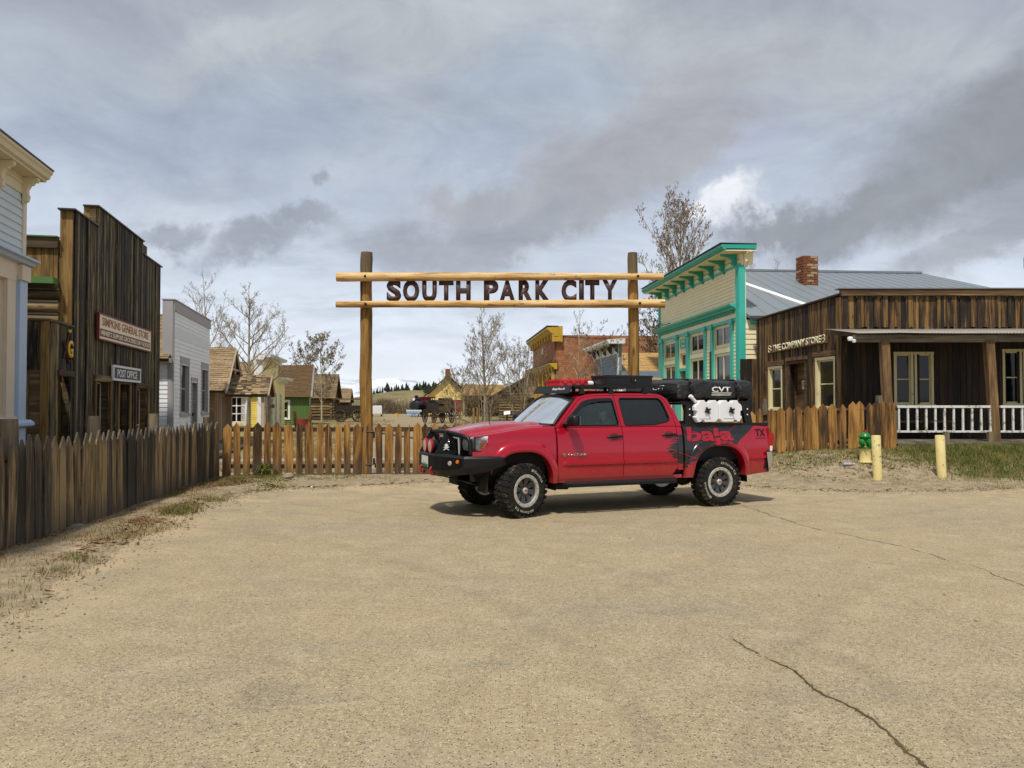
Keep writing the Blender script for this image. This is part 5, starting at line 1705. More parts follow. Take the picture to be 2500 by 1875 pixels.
# ---- pale grain tower at the far right
r_ = thing('steel_tower', 'slim grey steel tower with louvred cap rising behind the store at the right edge', 'tower', (39.75, 60, 0), 0)
r_.scale = (1, 1, .885)
m_ = MB()
m_.lathe([(.80, 0), (.80, 12.2)], 20)
m_.build('tank', M['roof_metal'], r_, smooth=True)
MB().lathe([(.0, 12.5), (.86, 12.5), (.9, 12.1), (.84, 11.95), (.84, 11.7)], 20).build('collar', M['white_sheet'], r_, smooth=True)
MB().lathe([(0, 15.0), (.72, 14.9), (.95, 14.6), (.95, 13.2), (.7, 13.1), (.5, 12.9), (.5, 12.5)], 16).build('cap', M['roof_metal'], r_, smooth=30)
for k in range(8):
    a_ = 2 * PI * k / 8
    ubox('louvre', r_, (.96 * math.cos(a_), .96 * math.sin(a_), 13.9), (.05, .16, .9), M['black_iron'], a_)
m_ = MB()
for z_ in range(1, 12):
    m_.lathe([(.81, z_), (.82, z_ + .02), (.81, z_ + .04)], 20)
m_.build('hoop', M['dark_metal_trim'], r_)
# ------------------------------------------------------------ bare trees
def tree_parts(seed, H, spread, first=.18, nb=20, up=.9, dens=1.0, buds=0, bud=.05, r0=.10, stems=1, levels=3, shape='cone', minr=.0045):
    q = random.Random(seed)
    trunk, crown, bud_m = MB(), MB(), MB()
    def path(p, d, L, n_, wob, trop):
        out = [p.copy()]
        d = d.normalized()
        for i in range(n_):
            d = (d + V((q.uniform(-1, 1), q.uniform(-1, 1), q.uniform(-.6, .6))) * wob + V((0, 0, trop))).normalized()
            p = p + d * (L / n_)
            out.append(p.copy())
        return out
    def at(pp, t):
        f = t * (len(pp) - 1)
        i = min(int(f), len(pp) - 2)
        return pp[i].lerp(pp[i + 1], f - i), (pp[i + 1] - pp[i]).normalized()
    def add_bud(p):
        s_ = bud * q.uniform(.6, 1.4)
        a = V((q.uniform(-1, 1), q.uniform(-1, 1), q.uniform(-1, 1))).normalized() * s_
        c = V((q.uniform(-.4, .4), q.uniform(-.4, .4), -1)).normalized() * s_ * 1.6
        bud_m.add([p - a * .5, p + a * .5, p + a * .3 + c, p - a * .3 + c], [(0, 1, 2, 3)])
    def grow(pp, r, lvl, L):
        n_ = {1: 10, 2: 7, 3: 4}[lvl]
        n_ = int(n_ * dens + q.random())
        for k in range(n_):
            t = q.uniform(.22, .98)
            p, d = at(pp, t)
            side = V((q.uniform(-1, 1), q.uniform(-1, 1), q.uniform(-.2, .7)))
            side = (side - d * side.dot(d)).normalized()
            nd = (d * .75 + side * .75).normalized()
            l2 = L * q.uniform(.28, .5) * (1.1 - t * .5)
            if l2 < .05: continue
            r2 = max(minr, r * .5 * (1 - t * .5))
            p2 = path(p, nd, l2, 4 if lvl < 2 else 3, .16, .10 * up)
            crown.tube(p2, [r2 * (1 - .7 * i / (len(p2) - 1)) for i in range(len(p2))], 4 if lvl == 1 else 3, False)
            if lvl < levels:
                grow(p2, r2, lvl + 1, l2)
            if buds and lvl >= 2:
                for _ in range(buds):
                    add_bud(at(p2, q.uniform(.25, 1))[0])
    for s_ in range(stems):
        a0 = q.uniform(0, 6.28)
        lean = V((math.cos(a0), math.sin(a0), 0)) * (.0 if stems == 1 else .16)
        HH = H * (1 if s_ == 0 else q.uniform(.75, .95))
        tp = path(V((0, 0, -.1)) + lean * 1.2, V((0, 0, 1)) + lean + V((q.uniform(-.03, .03), q.uniform(-.03, .03), 0)), HH, 10, .035, .06)
        k = len(tp) - 1
        trunk.tube(tp, [max(minr, r0 * (1 - .93 * (i / k) ** .85)) for i in range(k + 1)], 8, False)
        for b_ in range(int(nb / (1 if stems == 1 else stems * .7))):
            t = first + (1 - first) * (b_ + q.random()) / (nb / (1 if stems == 1 else stems * .7)) * .97
            p, d = at(tp, t)
            ph = b_ * 2.4 + q.uniform(-.5, .5)
            if shape == 'cone': env = (1 - (t - first) / (1 - first)) ** .8 * .95 + .08
            elif shape == 'oval': env = math.sin(PI * min(1, max(.04, (t - first) / (1 - first) * .82 + .14))) + .06
            else: env = 1 - .7 * t
            L = spread * env * q.uniform(.75, 1.2)
            nd = V((math.cos(ph), math.sin(ph), up * q.uniform(.6, 1.2)))
            r2 = max(minr, r0 * .42 * (1 - t * .75))
            p2 = path(p, nd, L * math.sqrt(1 + up * up * .5), 6, .10, .10 * up)
            crown.tube(p2, [r2 * (1 - .75 * i / 6) for i in range(7)], 5, False)
            grow(p2, r2, 1 if levels > 2 else 2, L * 1.1)
            if buds:
                for _ in range(buds):
                    add_bud(at(p2, q.uniform(.4, 1))[0])
    return trunk, crown, bud_m
def tree(label, x, y, seed, H, spread, bark='bark', twig='twig', budmat=None, group=None, rz=0, **kw):
    t_ = thing('bare_tree', label, 'tree', (x, y, gz(x, y)), rz, group)
    a, b_, c = tree_parts(seed, H, spread, buds=kw.pop('buds', 0), **kw)
    a.build('trunk', M[bark], t_, smooth='all')
    b_.build('crown', M[twig], t_, smooth='all')
    if c.f:
        c.build('buds', M[budmat or 'bud_tan'], t_)
    return t_
def pxX(px, Y): return (px - 1250) / 1950 * Y
tree('tall bare tree rising behind the white false-front house', pxX(507, 36), 36, 11, 7.6, 2.2, 'bark_pale', 'twig_pale', first=.35, nb=16, up=1.0, r0=.10, levels=3, shape='cone', dens=.8, buds=1, bud=.018)
tree('slender bare tree half hidden behind the white house roof', pxX(458, 40), 40, 12, 6.9, 1.7, 'bark_pale', 'twig_pale', first=.35, nb=13, up=1.3, r0=.07, dens=.7)
tree('leaning bare tree with fine twigs just right of the white house', pxX(532, 42), 42, 17, 5.9, 1.9, 'bark_pale', 'twig_pale', first=.3, nb=13, up=1.2, r0=.07, dens=.8, buds=1, bud=.018)
tree('big wide-spreading bare tree standing before the yellow house', pxX(607, 38), 38, 21, 7.3, 2.75, 'bark_pale', 'twig_pale', first=.25, nb=24, up=.75, r0=.125, dens=.95, buds=1, bud=.018)
tree('thin young sapling in front of the pale yellow false front', pxX(652, 34), 34, 23, 2.6, .9, 'bark_pale', 'twig_pale', first=.4, nb=12, up=.5, r0=.03, levels=2)
tree('shorter of two budding trees above the dark cabin, on the left', pxX(744, 72), 72, 31, 6.9, 1.6, 'bark', 'twig', 'bud_tan', first=.2, nb=20, up=1.3, r0=.09, buds=1, bud=.05, shape='oval', minr=.008)
tree('taller of two budding trees above the dark cabin, on the right', pxX(786, 70), 70, 32, 7.3, 2.2, 'bark_pale', 'twig', 'bud_tan', first=.2, nb=24, up=1.1, r0=.10, buds=1, bud=.05, shape='oval', minr=.008)
tree('tall double-stemmed budding tree in the middle of the street', pxX(1196, 50), 50, 41, 7.0, 1.9, 'bark', 'twig', 'bud_tan', first=.22, nb=26, up=1.2, r0=.10, buds=1, bud=.018, stems=2, shape='oval', minr=.006)
tree('bushy many-stemmed bare tree beside the tall budding tree', pxX(1265, 46), 46, 42, 5.4, 1.9, 'bark_pale', 'twig', 'bud_tan', first=.12, nb=30, up=.9, r0=.07, buds=1, bud=.016, stems=4, shape='oval', minr=.006)
tree('low scrubby tree left of the log stable', pxX(1112, 58), 58, 43, 4.1, 1.8, 'bark_pale', 'twig', 'bud_tan', first=.12, nb=24, up=.9, r0=.06, buds=1, bud=.018, stems=2, shape='oval', minr=.006)
tree('small twiggy bush-like tree in front of the log stable doors', pxX(1180, 44), 44, 45, 2.6, 1.6, 'bark_pale', 'twig_pale', None, first=.1, nb=20, up=.5, r0=.05, stems=3, shape='oval')
tree('bare tree standing against the side wall of the brick building', pxX(1404, 40), 40, 51, 6.4, 1.7, 'bark_pale', 'twig_pale', None, first=.25, nb=20, up=1.0, r0=.085, dens=.8, minr=.007)
tree('tall tree thick with dark buds towering behind the cream shop', 10.25, 49, 61, 12.9, 3.0, 'bark_pale', 'twig_pale', 'bud_dark', first=.24, nb=46, up=1.5, r0=.20, buds=1, bud=.036, shape='oval', dens=1.0, minr=.007)
tree('dense budding tree squeezed between gate post and teal shop corner', pxX(1590, 38), 38, 62, 7.0, 1.7, 'bark', 'twig', 'bud_dark', first=.10, nb=34, up=1.0, r0=.10, buds=2, bud=.034, shape='oval', stems=2)
tree('small budding tree just left of the right gate post', pxX(1512, 30), 30, 63, 4.6, 1.4, 'bark', 'twig', 'bud_dark', first=.12, dens=.6, nb=16, up=.9, r0=.05, buds=1, bud=.030, shape='oval', stems=2)
tree('distant bare tree top showing over the grey roof near the cornice', pxX(1838, 62), 62, 71, 13.2, 2.0, 'twig', 'twig', None, first=.55, nb=12, up=1.6, r0=.10, dens=.5, minr=.012)
tree('distant bare tree top showing over the grey roof left of the chimney', pxX(1902, 62), 62, 72, 13.0, 1.6, 'twig', 'twig', None, first=.55, nb=10, up=1.6, r0=.10, dens=.5, minr=.012)

# ------------------------------------------------------------ pines on the hill crest
def pine_mesh(seed):
    q = random.Random(seed)
    m_ = MB()
    n_ = 8
    for i in range(n_):
        z0 = .12 + .80 * i / n_
        r_ = .30 * (1 - i / n_) ** .85 + .03
        k = 9
        vs = [(0, 0, z0 + .24)]
        for j in range(k):
            a = 2 * PI * (j + q.random() * .5) / k
            rr = r_ * q.uniform(.55, 1.25)
            vs.append((rr * math.cos(a), rr * math.sin(a), z0 + q.uniform(-.05, .03)))
        m_.add(vs, [(0, 1 + j, 1 + (j + 1) % k) for j in range(k)])
    return m_.mesh('crown', [None])
PINES = [pine_mesh(s_) for s_ in range(4)]
TRK = MB().lathe([(.04, 0), (.03, .2)], 6).mesh('trunk', [None])
def pine(x, y, z, h, fat, label):
    t_ = thing('pine_tree', label, 'tree', (x, y, z - .2), rng.uniform(0, 6), 'pines along the hill crest')
    place('crown', rng.choice(PINES), t_, Matrix.Diagonal((h * fat, h * fat, h, 1)), M['pine'])
    place('trunk', TRK, t_, Matrix.Diagonal((h, h, h, 1)), M['bark'])
for px, h, fat in ((906, 3.6, 1.2), (913, 4.0, 1.1), (921, 3.8, 1.2), (928, 3.2, 1.0), (934, 4.6, .6), (945, 6.6, 1.25), (949, 5.0, 1.2), (956, 4.0, 1.1), (963, 3.6, .9), (968, 4.8, 1.1), (973, 4.4, 1.1), (982, 4.6, 1.3), (992, 5.2, 1.1), (996, 4.2, 1.2),
                   (1012, 4.2, 1.3), (1018, 5.2, 1.5), (1025, 5.6, 1.5), (1034, 6.2, 1.1), (1039, 6.0, 1.3), (1046, 5.4, 1.4), (1059, 6.4, 1.4), (1064, 5.6, 1.3), (1071, 4.6, 1.3), (1078, 5.6, 1.3), (1085, 4.8, 1.3), (1092, 3.8, 1.1), (1118, 5.0, 1.4), (1128, 5.2, 1.4), (1138, 5.0, 1.4), (1150, 4.8, 1.4), (1160, 4.6, 1.2)):
    Y = 505 + rng.uniform(-8, 14)
    pine(pxX(px, Y), Y, hill_z(pxX(px, Y), Y), h, fat, 'dark pine on the crest of the grassy hill')
for px, h, fat in ((1047, 6.5, 1.7), (1057, 6.0, 1.6)):
    Y = 462
    pine(pxX(px, Y), Y, hill_z(pxX(px, Y), Y), h, fat, 'dark pine a little below the hill crest, in front of the rest')
# brush at the foot of the hill
for px, w_, label in ((938, 3.0, 'small grey-brown brush clump behind the white trailer'), (973, 8.0, 'long grey-brown brush thicket left of the locomotive')):
    t_ = thing('brush_clump', label, 'bush', (pxX(px, 125), 125, 0))
    m_ = MB()
    for k in range(420):
        x = rng.gauss(0, w_ * .42)
        h = 2.2 * math.exp(-(x / w_) ** 2) * rng.uniform(.5, 1.1) + .2
        y = rng.uniform(-1, 1)
        m_.tube([(x, y, 0), (x + rng.uniform(-.3, .3), y + rng.uniform(-.2, .2), h * .6), (x + rng.uniform(-.6, .6), y, h)], [.05, .035, .015], 3, False)
    tag(m_.build('stems', M['twig'], t_), kind='stuff')

# ------------------------------------------------------------ ground cover
def on_view_side(x, y):
    return y > 1.5
def scatter(name, mat, n_, region, make, kind='stuff'):
    m_ = MB()
    c = 0
    tries = 0
    while c < n_ and tries < n_ * 40:
        tries += 1
        p = region()
        if p is None: continue
        make(m_, *p)
        c += 1
    return tag(m_.build(name, mat), kind=kind)
def blade_clump(h, n_, wide=.05):
    def mk(m_, x, y, s_=1.0):
        z = gzn(x, y) - .01
        for _ in range(n_):
            a = rng.uniform(0, 6.28)
            px_, py_ = x + rng.gauss(0, wide), y + rng.gauss(0, wide)
            hh = h * s_ * rng.uniform(.4, 1.2)
            lx, ly = math.cos(a), math.sin(a)
            b_ = rng.uniform(.1, .8)
            w_ = .004 + .003 * rng.random()
            tip = V((px_ + lx * hh * b_, py_ + ly * hh * b_, z + hh * (1 - b_ * .4)))
            m_.add([(px_ - ly * w_, py_ + lx * w_, z), (px_ + ly * w_, py_ - lx * w_, z), tip], [(0, 1, 2)])
    return mk
def right_grass():
    x, y = rng.uniform(4.6, 13.5), rng.uniform(15.1, 18.4)
    d = .14 + .9 * smooth01(x, 8.2, 9.6) * smooth01(y, 15.6, 16.4) + .45 * smooth01(y, 16.0, 17.4)
    nz_ = mnoise.noise((x * 1.1, y * 1.6, 7)) + .5 * mnoise.noise((x * 3, y * 3.5, 1))
    d += nz_ * .55
    if rng.random() > d - .05 or lot_dist(x, y) < .25: return None
    return x, y, .6 + .7 * smooth01(x, 8, 10)
scatter('grass', M['grass'], 8200, right_grass, blade_clump(.12, 7, .05))
scatter('dry_grass', M['dry_grass'], 2600, right_grass, blade_clump(.12, 5, .07))
def left_strip():
    y = rng.uniform(4.6, 17.4)
    x = FL(y) + abs(rng.gauss(0, .55)) + .02
    nz_ = mnoise.noise((x * 1.6, y * 1.2, 11)) + .5 * mnoise.noise((x * 4, y * 4, 3))
    if lot_dist(x, y) < -.15 - .2 * rng.random() or rng.random() > .45 + nz_ * .9: return None
    return x, y
scatter('dry_grass', M['dry_grass'], 5200, left_strip, blade_clump(.085, 6, .06))
def green_strip():
    p = left_strip()
    if p is None or mnoise.noise((p[0] * 1.3, p[1] * .9, 31)) < .12: return None
    return p
scatter('grass', M['grass'], 900, green_strip, blade_clump(.085, 8, .06))
def flake(m_, x, y, s_=1.0):
    z = gzn(x, y) + (.004 if lot_dist(x, y) > 0 else .012 - gzn(x, y)) + .008
    a = rng.uniform(0, 6.28)
    l_ = .010 + .055 * rng.random() ** 2
    w_ = l_ * rng.uniform(.2, .6)
    c, k = math.cos(a), math.sin(a)
    t_ = rng.uniform(-.02, .02)
    m_.add([(x - c * l_, y - k * l_, z), (x - k * w_, y + c * w_, z + abs(t_)), (x + c * l_, y + k * l_, z + t_ * .6 + .012), (x + k * w_, y - c * w_, z + .004)], [(0, 3, 2, 1)])
def litter_strip():
    y = rng.uniform(4.6, 17.4)
    x = FL(y) + abs(rng.gauss(0, .42)) + .02
    if rng.random() > .42 + 1.0 * mnoise.noise((x * 2.2, y * 1.7, 21)) + .5 * math.exp(-(x - FL(y)) / .25): return None
    return x, y
scatter('leaf_litter', M['leaf_litter'], 24000, litter_strip, flake)
def front_strip():
    x, y = rng.uniform(-6.2, 3.5), rng.uniform(14.6, 17.7)
    if lot_dist(x, y) < -.1 or rng.random() > .4 + mnoise.noise((x * 1.5, y * 1.5, 41)): return None
    return x, y
scatter('leaf_litter', M['leaf_litter'], 2600, front_strip, flake)
def verge_litter():
    x, y = rng.uniform(4.5, 13), rng.uniform(14.6, 18)
    if lot_dist(x, y) < -.1: return None
    return x, y
scatter('leaf_litter', M['leaf_litter'], 2200, verge_litter, flake)
def front_grass():
    x, y = rng.uniform(-6.2, -2.4), rng.uniform(16.0, 17.6)
    if lot_dist(x, y) < .1 or rng.random() > .15 + mnoise.noise((x * 1.5, y * 2, 51)) + .4 * smooth01(-x, 4.8, 5.8): return None
    return x, y
scatter('grass', M['grass'], 420, front_grass, blade_clump(.09, 8, .06))
def stone(m_, x, y, s_=1.0):
    r_ = .004 + .012 * rng.random() ** 3
    z = (.004 if lot_dist(x, y) < 0 else gzn(x, y)) + r_ * .3
    vs = []
    for d_ in ((1, 0, 0), (0, 1, 0), (-1, 0, 0), (0, -1, 0), (0, 0, 1), (0, 0, -1)):
        q_ = r_ * rng.uniform(.6, 1.3)
        vs.append((x + d_[0] * q_, y + d_[1] * q_, z + d_[2] * q_ * .7))
    m_.add(vs, [(0, 1, 4), (1, 2, 4), (2, 3, 4), (3, 0, 4), (1, 0, 5), (2, 1, 5), (3, 2, 5), (0, 3, 5)])
def edge_band():
    x, y = rng.uniform(-6.5, 13), rng.uniform(2.8, 17.6)
    d = lot_dist(x, y)
    if abs(d) > .9 or rng.random() > math.exp(-(d / .35) ** 2): return None
    return x, y
scatter('gravel', M['gravel'], 6500, edge_band, stone)
def lot_loose():
    x, y = rng.uniform(-5, 12), 2.6 + 13 * rng.random() ** 1.5
    if lot_dist(x, y) > -.2 or abs(x) > y * .75: return None
    return x, y
scatter('gravel', M['gravel'], 350, lot_loose, stone)
def meadow():
    y = 18.6 + 60 * rng.random() ** 1.6
    x = rng.uniform(-.36, .18) * y
    if abs(x + y * .13) < 1.6 + 1.5 * mnoise.noise((x * .2, y * .2, 1)) or (x < -6.5 - .2 * (y - 17)) : return None
    if mnoise.noise((x * .25, y * .2, 13)) < -.15: return None
    return x, y, 1.0
scatter('meadow_grass', M['dry_grass'], 3800, meadow, lambda m_, x, y, s_: [m_.add([(x + a_ * .12 - .012, y + b2, 0), (x + a_ * .12 + .012, y + b2, 0), (x + a_ * .16, y + b2, .09 + .08 * rng.random())], [(0, 1, 2)]) for a_, b2 in ((rng.uniform(-1, 1), rng.uniform(-.1, .1)) for _ in range(5))])
# single finds on the ground
def rock(label, x, y, r_, mat='rock', flat=.6, name='rock', seed=0):
    m_ = MB()
    n_, k = 10, 7
    vs, fs = [], []
    for i in range(k + 1):
        th = PI * i / k
        for j in range(n_):
            ph = 2 * PI * j / n_
            d_ = V((math.sin(th) * math.cos(ph), math.sin(th) * math.sin(ph), math.cos(th)))
            rr = r_ * (1 + .35 * mnoise.noise(d_ * 1.6 + V((seed, 0, 0))) + .12 * mnoise.noise(d_ * 4 + V((seed, 3, 0))))
            vs.append((d_.x * rr, d_.y * rr, d_.z * rr * flat))
    for i in range(k):
        for j in range(n_):
            a, b_ = i * n_ + j, i * n_ + (j + 1) % n_
            fs.append((a, a + n_, b_ + n_, b_))
    m_.add(vs, fs)
    o = m_.build(name, M[mat], None, (x, y, gzn(x, y) + r_ * flat * .45), smooth=45)
    return tag(o, label, 'rock')
g_ = lambda px, py: ground_pt(px, py)
for k, (px, py, r_, mt, label) in enumerate(((190, 1291, .085, 'rock', 'rounded grey-tan rock resting against the foot of the dark fence'),
                            (703, 1171, .14, 'rock', 'flat brown rock at the foot of the honey fence beside the green weed'),
                            (762, 1190, .035, 'white_sheet', 'small white stone on the dirt in front of the gate'),
                            (520, 1270, .04, 'rock', 'pale pebble on the sandy edge below the fence corner'),
                            (1940, 1142, .07, 'rock', 'low tan rock in the grass left of the hydrant'),
                            (2218, 1106, .12, 'rock', 'tan rock in the grass between the two yellow bollards'))):
    if k >= 4:
        z_ = .27 if k == 4 else .45
        p = ground_pt(px, py, z_)
    else:
        p = g_(px, py)
    rock(label, p.x, p.y, r_, mt, .5, seed=k * 3)
def scrap(label, px, py, w_, h_, z=0.0):
    p = ground_pt(px, py, z)
    m_ = MB()
    n_ = 6
    vs = [(w_ * (i / n_ - .5), h_ * (j / n_ - .5), gzn(p.x, p.y) + .012 + .03 * abs(mnoise.noise((i * .9, j * .9, px)))) for j in range(n_ + 1) for i in range(n_ + 1)]
    fs = [(j * 7 + i, j * 7 + i + 1, j * 7 + i + 8, j * 7 + i + 7) for j in range(n_) for i in range(n_)]
    m_.add(vs, fs)
    o = m_.build('paper_scrap', M['paper'], None, (p.x, p.y, 0), rng.uniform(0, 3))
    sd_ = o.modifiers.new('thick', 'SOLIDIFY')
    sd_.thickness = .002
    tag(o, label, 'litter')
scrap('crumpled white paper scrap in the dead leaves along the dark fence', 180, 1320, .17, .12)
scrap('small white paper scrap on the dirt before the fence corner', 582, 1199, .09, .06)
# crushed bottle by the hydrant
p = ground_pt(2071, 1142, .27)
o = thing('plastic_bottle', 'clear bluish plastic bottle lying in the grass left of the hydrant', 'litter', (p.x, p.y, gzn(p.x, p.y) + .035), R(10))
MB().lathe([(0, -.12), (.03, -.118), (.033, -.06), (.028, -.02), (.033, .03), (.03, .07), (.014, .10), (.014, .12), (0, .12)], 12, 'X').build('bottle', plain('bottle_plastic', (.42, .44, .55), .15), o, smooth=True)
MB().lathe([(0, .12), (.016, .12), (.016, .138), (0, .138)], 10, 'X').build('cap', M['white_sheet'], o)
# broad-leaved weed at the fence
for px, py, h, label in ((645, 1166, .30, 'bushy yellow-green weed growing at the foot of the honey fence'), (668, 1192, .12, 'low spreading green weed in the dirt below the taller weed')):
    p = g_(px, py)
    o = thing('weed', label, 'plant', (p.x, p.y, gzn(p.x, p.y)))
    m_ = MB()
    for k in range(260 if h > .2 else 220):
        a = rng.uniform(0, 6.28)
        rr = abs(rng.gauss(0, .16 if h > .2 else .26))
        z = max(0.01, h * rng.random() * (1 - rr * 1.2))
        c, s_ = math.cos(a), math.sin(a)
        x, y = rr * c, rr * s_
        l_ = rng.uniform(.03, .07)
        w_ = l_ * .3
        m_.add([(x, y, z), (x + c * l_ * .5 - s_ * w_, y + s_ * l_ * .5 + c * w_, z + .02), (x + c * l_, y + s_ * l_, z + .01 * rng.uniform(-1, 1)), (x + c * l_ * .5 + s_ * w_, y + s_ * l_ * .5 - c * w_, z + .015)], [(0, 1, 2, 3)])
    m_.build('leaves', M['weed'], o)
    m_ = MB()
    for k in range(14):
        a = rng.uniform(0, 6.28)
        m_.tube([(0, 0, 0), (.08 * math.cos(a), .08 * math.sin(a), h * .5), (.18 * math.cos(a), .18 * math.sin(a), h * rng.uniform(.5, .95))], [.007, .005, .003], 4, False)
    m_.build('stems', M['weed'], o)
# ------------------------------------------------------------ hydrant and bollards
p = ground_pt(2113, 1140, .27)
hx, hy = p.x, p.y
hz = gzn(hx, hy) - .02
t_ = thing('fire_hydrant', 'green-topped fire hydrant with faded yellow base beside the fence', 'hydrant', (hx, hy, hz), R(20))
MB().lathe([(.150, 0), (.150, .025), (.130, .03), (.118, .06), (.115, .26), (.125, .28), (.125, .30), (.0, .30)], 24).build('base', M['hydrant_yellow'], t_, smooth=40)
b = MB().lathe([(.140, .30), (.140, .335), (.105, .35), (.105, .50), (.118, .52), (.118, .545), (.105, .56), (.092, .60), (.06, .635), (.0, .65)], 24)
b.lathe([(.155, .545), (.155, .56), (.10, .565)], 24)
b.build('barrel', M['hydrant_green'], t_, smooth=40)
for a in (200, 340, 270):
    q_ = MB()
    r_ = .062 if a != 270 else .08
    q_.lathe([(r_ * .8, 0.08), (r_ * .8, .13), (r_, .135), (r_, .175), (r_ * .8, .185), (r_ * .35, .19), (r_ * .3, .215), (0, .215)], 16, 'X')
    o = q_.build('nozzle', M['hydrant_green'], t_, (0, 0, .44), R(a), smooth=40)
MB().lathe([(.034, .65), (.034, .69), (.0, .69)], 5).build('operating_nut', M['hydrant_red'], t_)
for k in range(8):
    a_ = 2 * PI * k / 8
    MB().lathe([(.012, .335), (.012, .355), (0, .355)], 6, 'Z', (.124 * math.cos(a_), .124 * math.sin(a_), 0)).build('bolt', M['hydrant_yellow'], t_)
m_ = MB()
for k in range(9):
    z = .40 - .035 * k if k < 5 else .24 + .0 * k
    m_.lathe([(.010, -.004), (.014, 0), (.010, .004)], 8, 'Y' if k % 2 else 'X', (-.15 + .008 * k, -.14, .42 - .022 * k))
m_.build('chain', M['mustard'], t_)
def bollard(px, py, top, label, lean, cut=False):
    p = ground_pt(px, py, .20)
    z = gzn(p.x, p.y) - .12
    t_ = thing('bollard', label, 'bollard', (p.x, p.y, z), rng.uniform(0, 3), 'yellow bollards on the verge')
    q_ = MB().lathe([(.088, 0), (.088, top - .012), (.080, top), (0, top + .006)], 24)
    o = q_.build('pipe', M['bollard_yellow'], t_, smooth=40)
    t_.rotation_euler = (0, -R(lean), 0)
bollard(2143, 1158, 1.01, 'pale yellow chipped pipe bollard right beside the green hydrant', 1.6)
bollard(2300, 1157, .98, 'clean pale yellow pipe bollard standing alone in front of the white railing', 2.2)

# ------------------------------------------------------------ far left and middle yard things
t_ = thing('red_bucket', 'red tub hanging in a rough wooden frame beside the green cabin', 'tub', (pxX(738, 46), 46, 0))
MB().lathe([(.30, 0), (.36, .55), (.33, .55), (.28, .05), (0, .05)], 16, 'Z', (0, 0, .18)).build('tub', M['rail_red'], t_, smooth=40)
t2 = thing('wooden_stand', 'pair of rough upright boards of a wooden frame beside the green cabin', 'frame', (pxX(740, 46.6), 46.6, 0))  # plain rough wooden frame around the red tub
for x, l_ in ((-.42, -8), (.40, 6)):
    ubox('upright', t2, (x, 0, .55), (.17, .10, 1.25), M['picket'], 0, (0, R(l_)))
ubox('crossbar', t2, (0, .02, .62), (1.0, .08, .10), M['picket'])
t_ = thing('old_cart', 'dark old wooden cart standing between the log cabin and the left gate post', 'cart', (pxX(853, 70), 70, 0), R(8))
ubox('cart_bed', t_, (0, 0, 1.1), (2.3, 1.2, .7), M['store_wall'])
ubox('cart_roof', t_, (0, 0, 2.0), (2.8, 1.5, .10), M['old_board_h'])
for x in (-1.05, 1.05):
    ubox('cart_post', t_, (x, -.5, 1.6), (.08, .08, .9), M['rail_wood'])
    ubox('cart_post', t_, (x, .5, 1.6), (.08, .08, .9), M['rail_wood'])
def spoked_wheel(name, parent, loc, r_, rz=0.0, spokes=12, mat='rail_wood', w_=.06):
    q_ = MB()
    ring = [(r_ - .09, -w_ / 2), (r_, -w_ / 2), (r_, w_ / 2), (r_ - .09, w_ / 2), (r_ - .09, -w_ / 2)]
    q_.lathe(ring, 24, 'Y')
    q_.lathe([(0, -.12), (.11, -.10), (.11, .10), (0, .12)], 12, 'Y')
    for k in range(spokes):
        a = 2 * PI * k / spokes
        q_.tube([(.08 * math.cos(a), 0, .08 * math.sin(a)), ((r_ - .06) * math.cos(a), 0, (r_ - .06) * math.sin(a))], .028, 5, False)
    return q_.build(name, M[mat], parent, loc, rz)
for x in (-.75, .75):
    spoked_wheel('wheel', t_, (x, -.68, .55), .55)
    spoked_wheel('wheel', t_, (x, .68, .55), .55)
for px, label in ((1157, 'left of two short bare posts in the grass before the stable'), (1166, 'right of two short bare posts in the grass before the stable')):
    t_ = thing('short_post', label, 'post', (pxX(px, 52), 52, 0), 0, 'short posts before the stable')
    log_post('log', t_, 0, 0, -.1, 1.35, .085, M['gate_post'], px, .08, n=8)
# white enclosed trailer
t_ = thing('cargo_trailer', 'small white enclosed trailer parked in the meadow below the hill', 'trailer', (pxX(921, 100), 100, 0), R(12))
m_ = MB()
pr = [(-.55, .28), (.55, .28), (.55, 1.25), (.48, 1.36), (-.40, 1.36), (-.55, 1.18)]
m_.prism([(x, -.8, z) for x, z in pr], (0, 1.9, 0))
m_.build('body', M['white_sheet'], t_)
MB().box(-.42, .42, -.83, -.80, .36, 1.22).build('door', M['white_trim'], t_)
for x in (-.56, .56):
    MB().lathe([(0, -.09), (.26, -.09), (.28, 0), (.26, .09), (0, .09)], 16, 'X', (x, .2, .28)).build('wheel', M['black_iron'], t_)
t_ = thing('yellow_pail', 'tiny yellow pail in the meadow right of the white trailer', 'pail', (pxX(969, 98), 98, 0))
MB().lathe([(.0, 0), (.16, 0), (.2, .42), (.17, .42), (.14, .04)], 12).build('pail', M['sign_gold'], t_)
# old ore wagon
wx = pxX(1070, 66)
t_ = thing('ore_wagon', 'old dark wooden wagon with spoked wheels in front of the locomotive', 'wagon', (wx, 66, 0), R(28))
ubox('wagon_box', t_, (0, 0, 1.25), (1.0, 2.6, .85), M['store_wall'])
ubox('front_board', t_, (0, -1.34, 1.15), (1.04, .05, .62), M['old_board_h'])
ubox('dash_board', t_, (0, -1.40, 1.72), (1.06, .05, .26), M['rail_wood'])
ubox('seat', t_, (0, -1.1, 1.80), (1.12, .45, .06), M['grey_beam'])
ubox('axle', t_, (0, -1.0, .52), (1.6, .12, .12), M['rail_wood'])
ubox('axle', t_, (0, 1.0, .58), (1.6, .12, .12), M['rail_wood'])
for x in (-.78, .78):
    spoked_wheel('wheel', t_, (x, -1.0, .52), .52, R(90), 12)
    spoked_wheel('wheel', t_, (x, 1.0, .58), .58, R(90), 12)
m_ = MB()
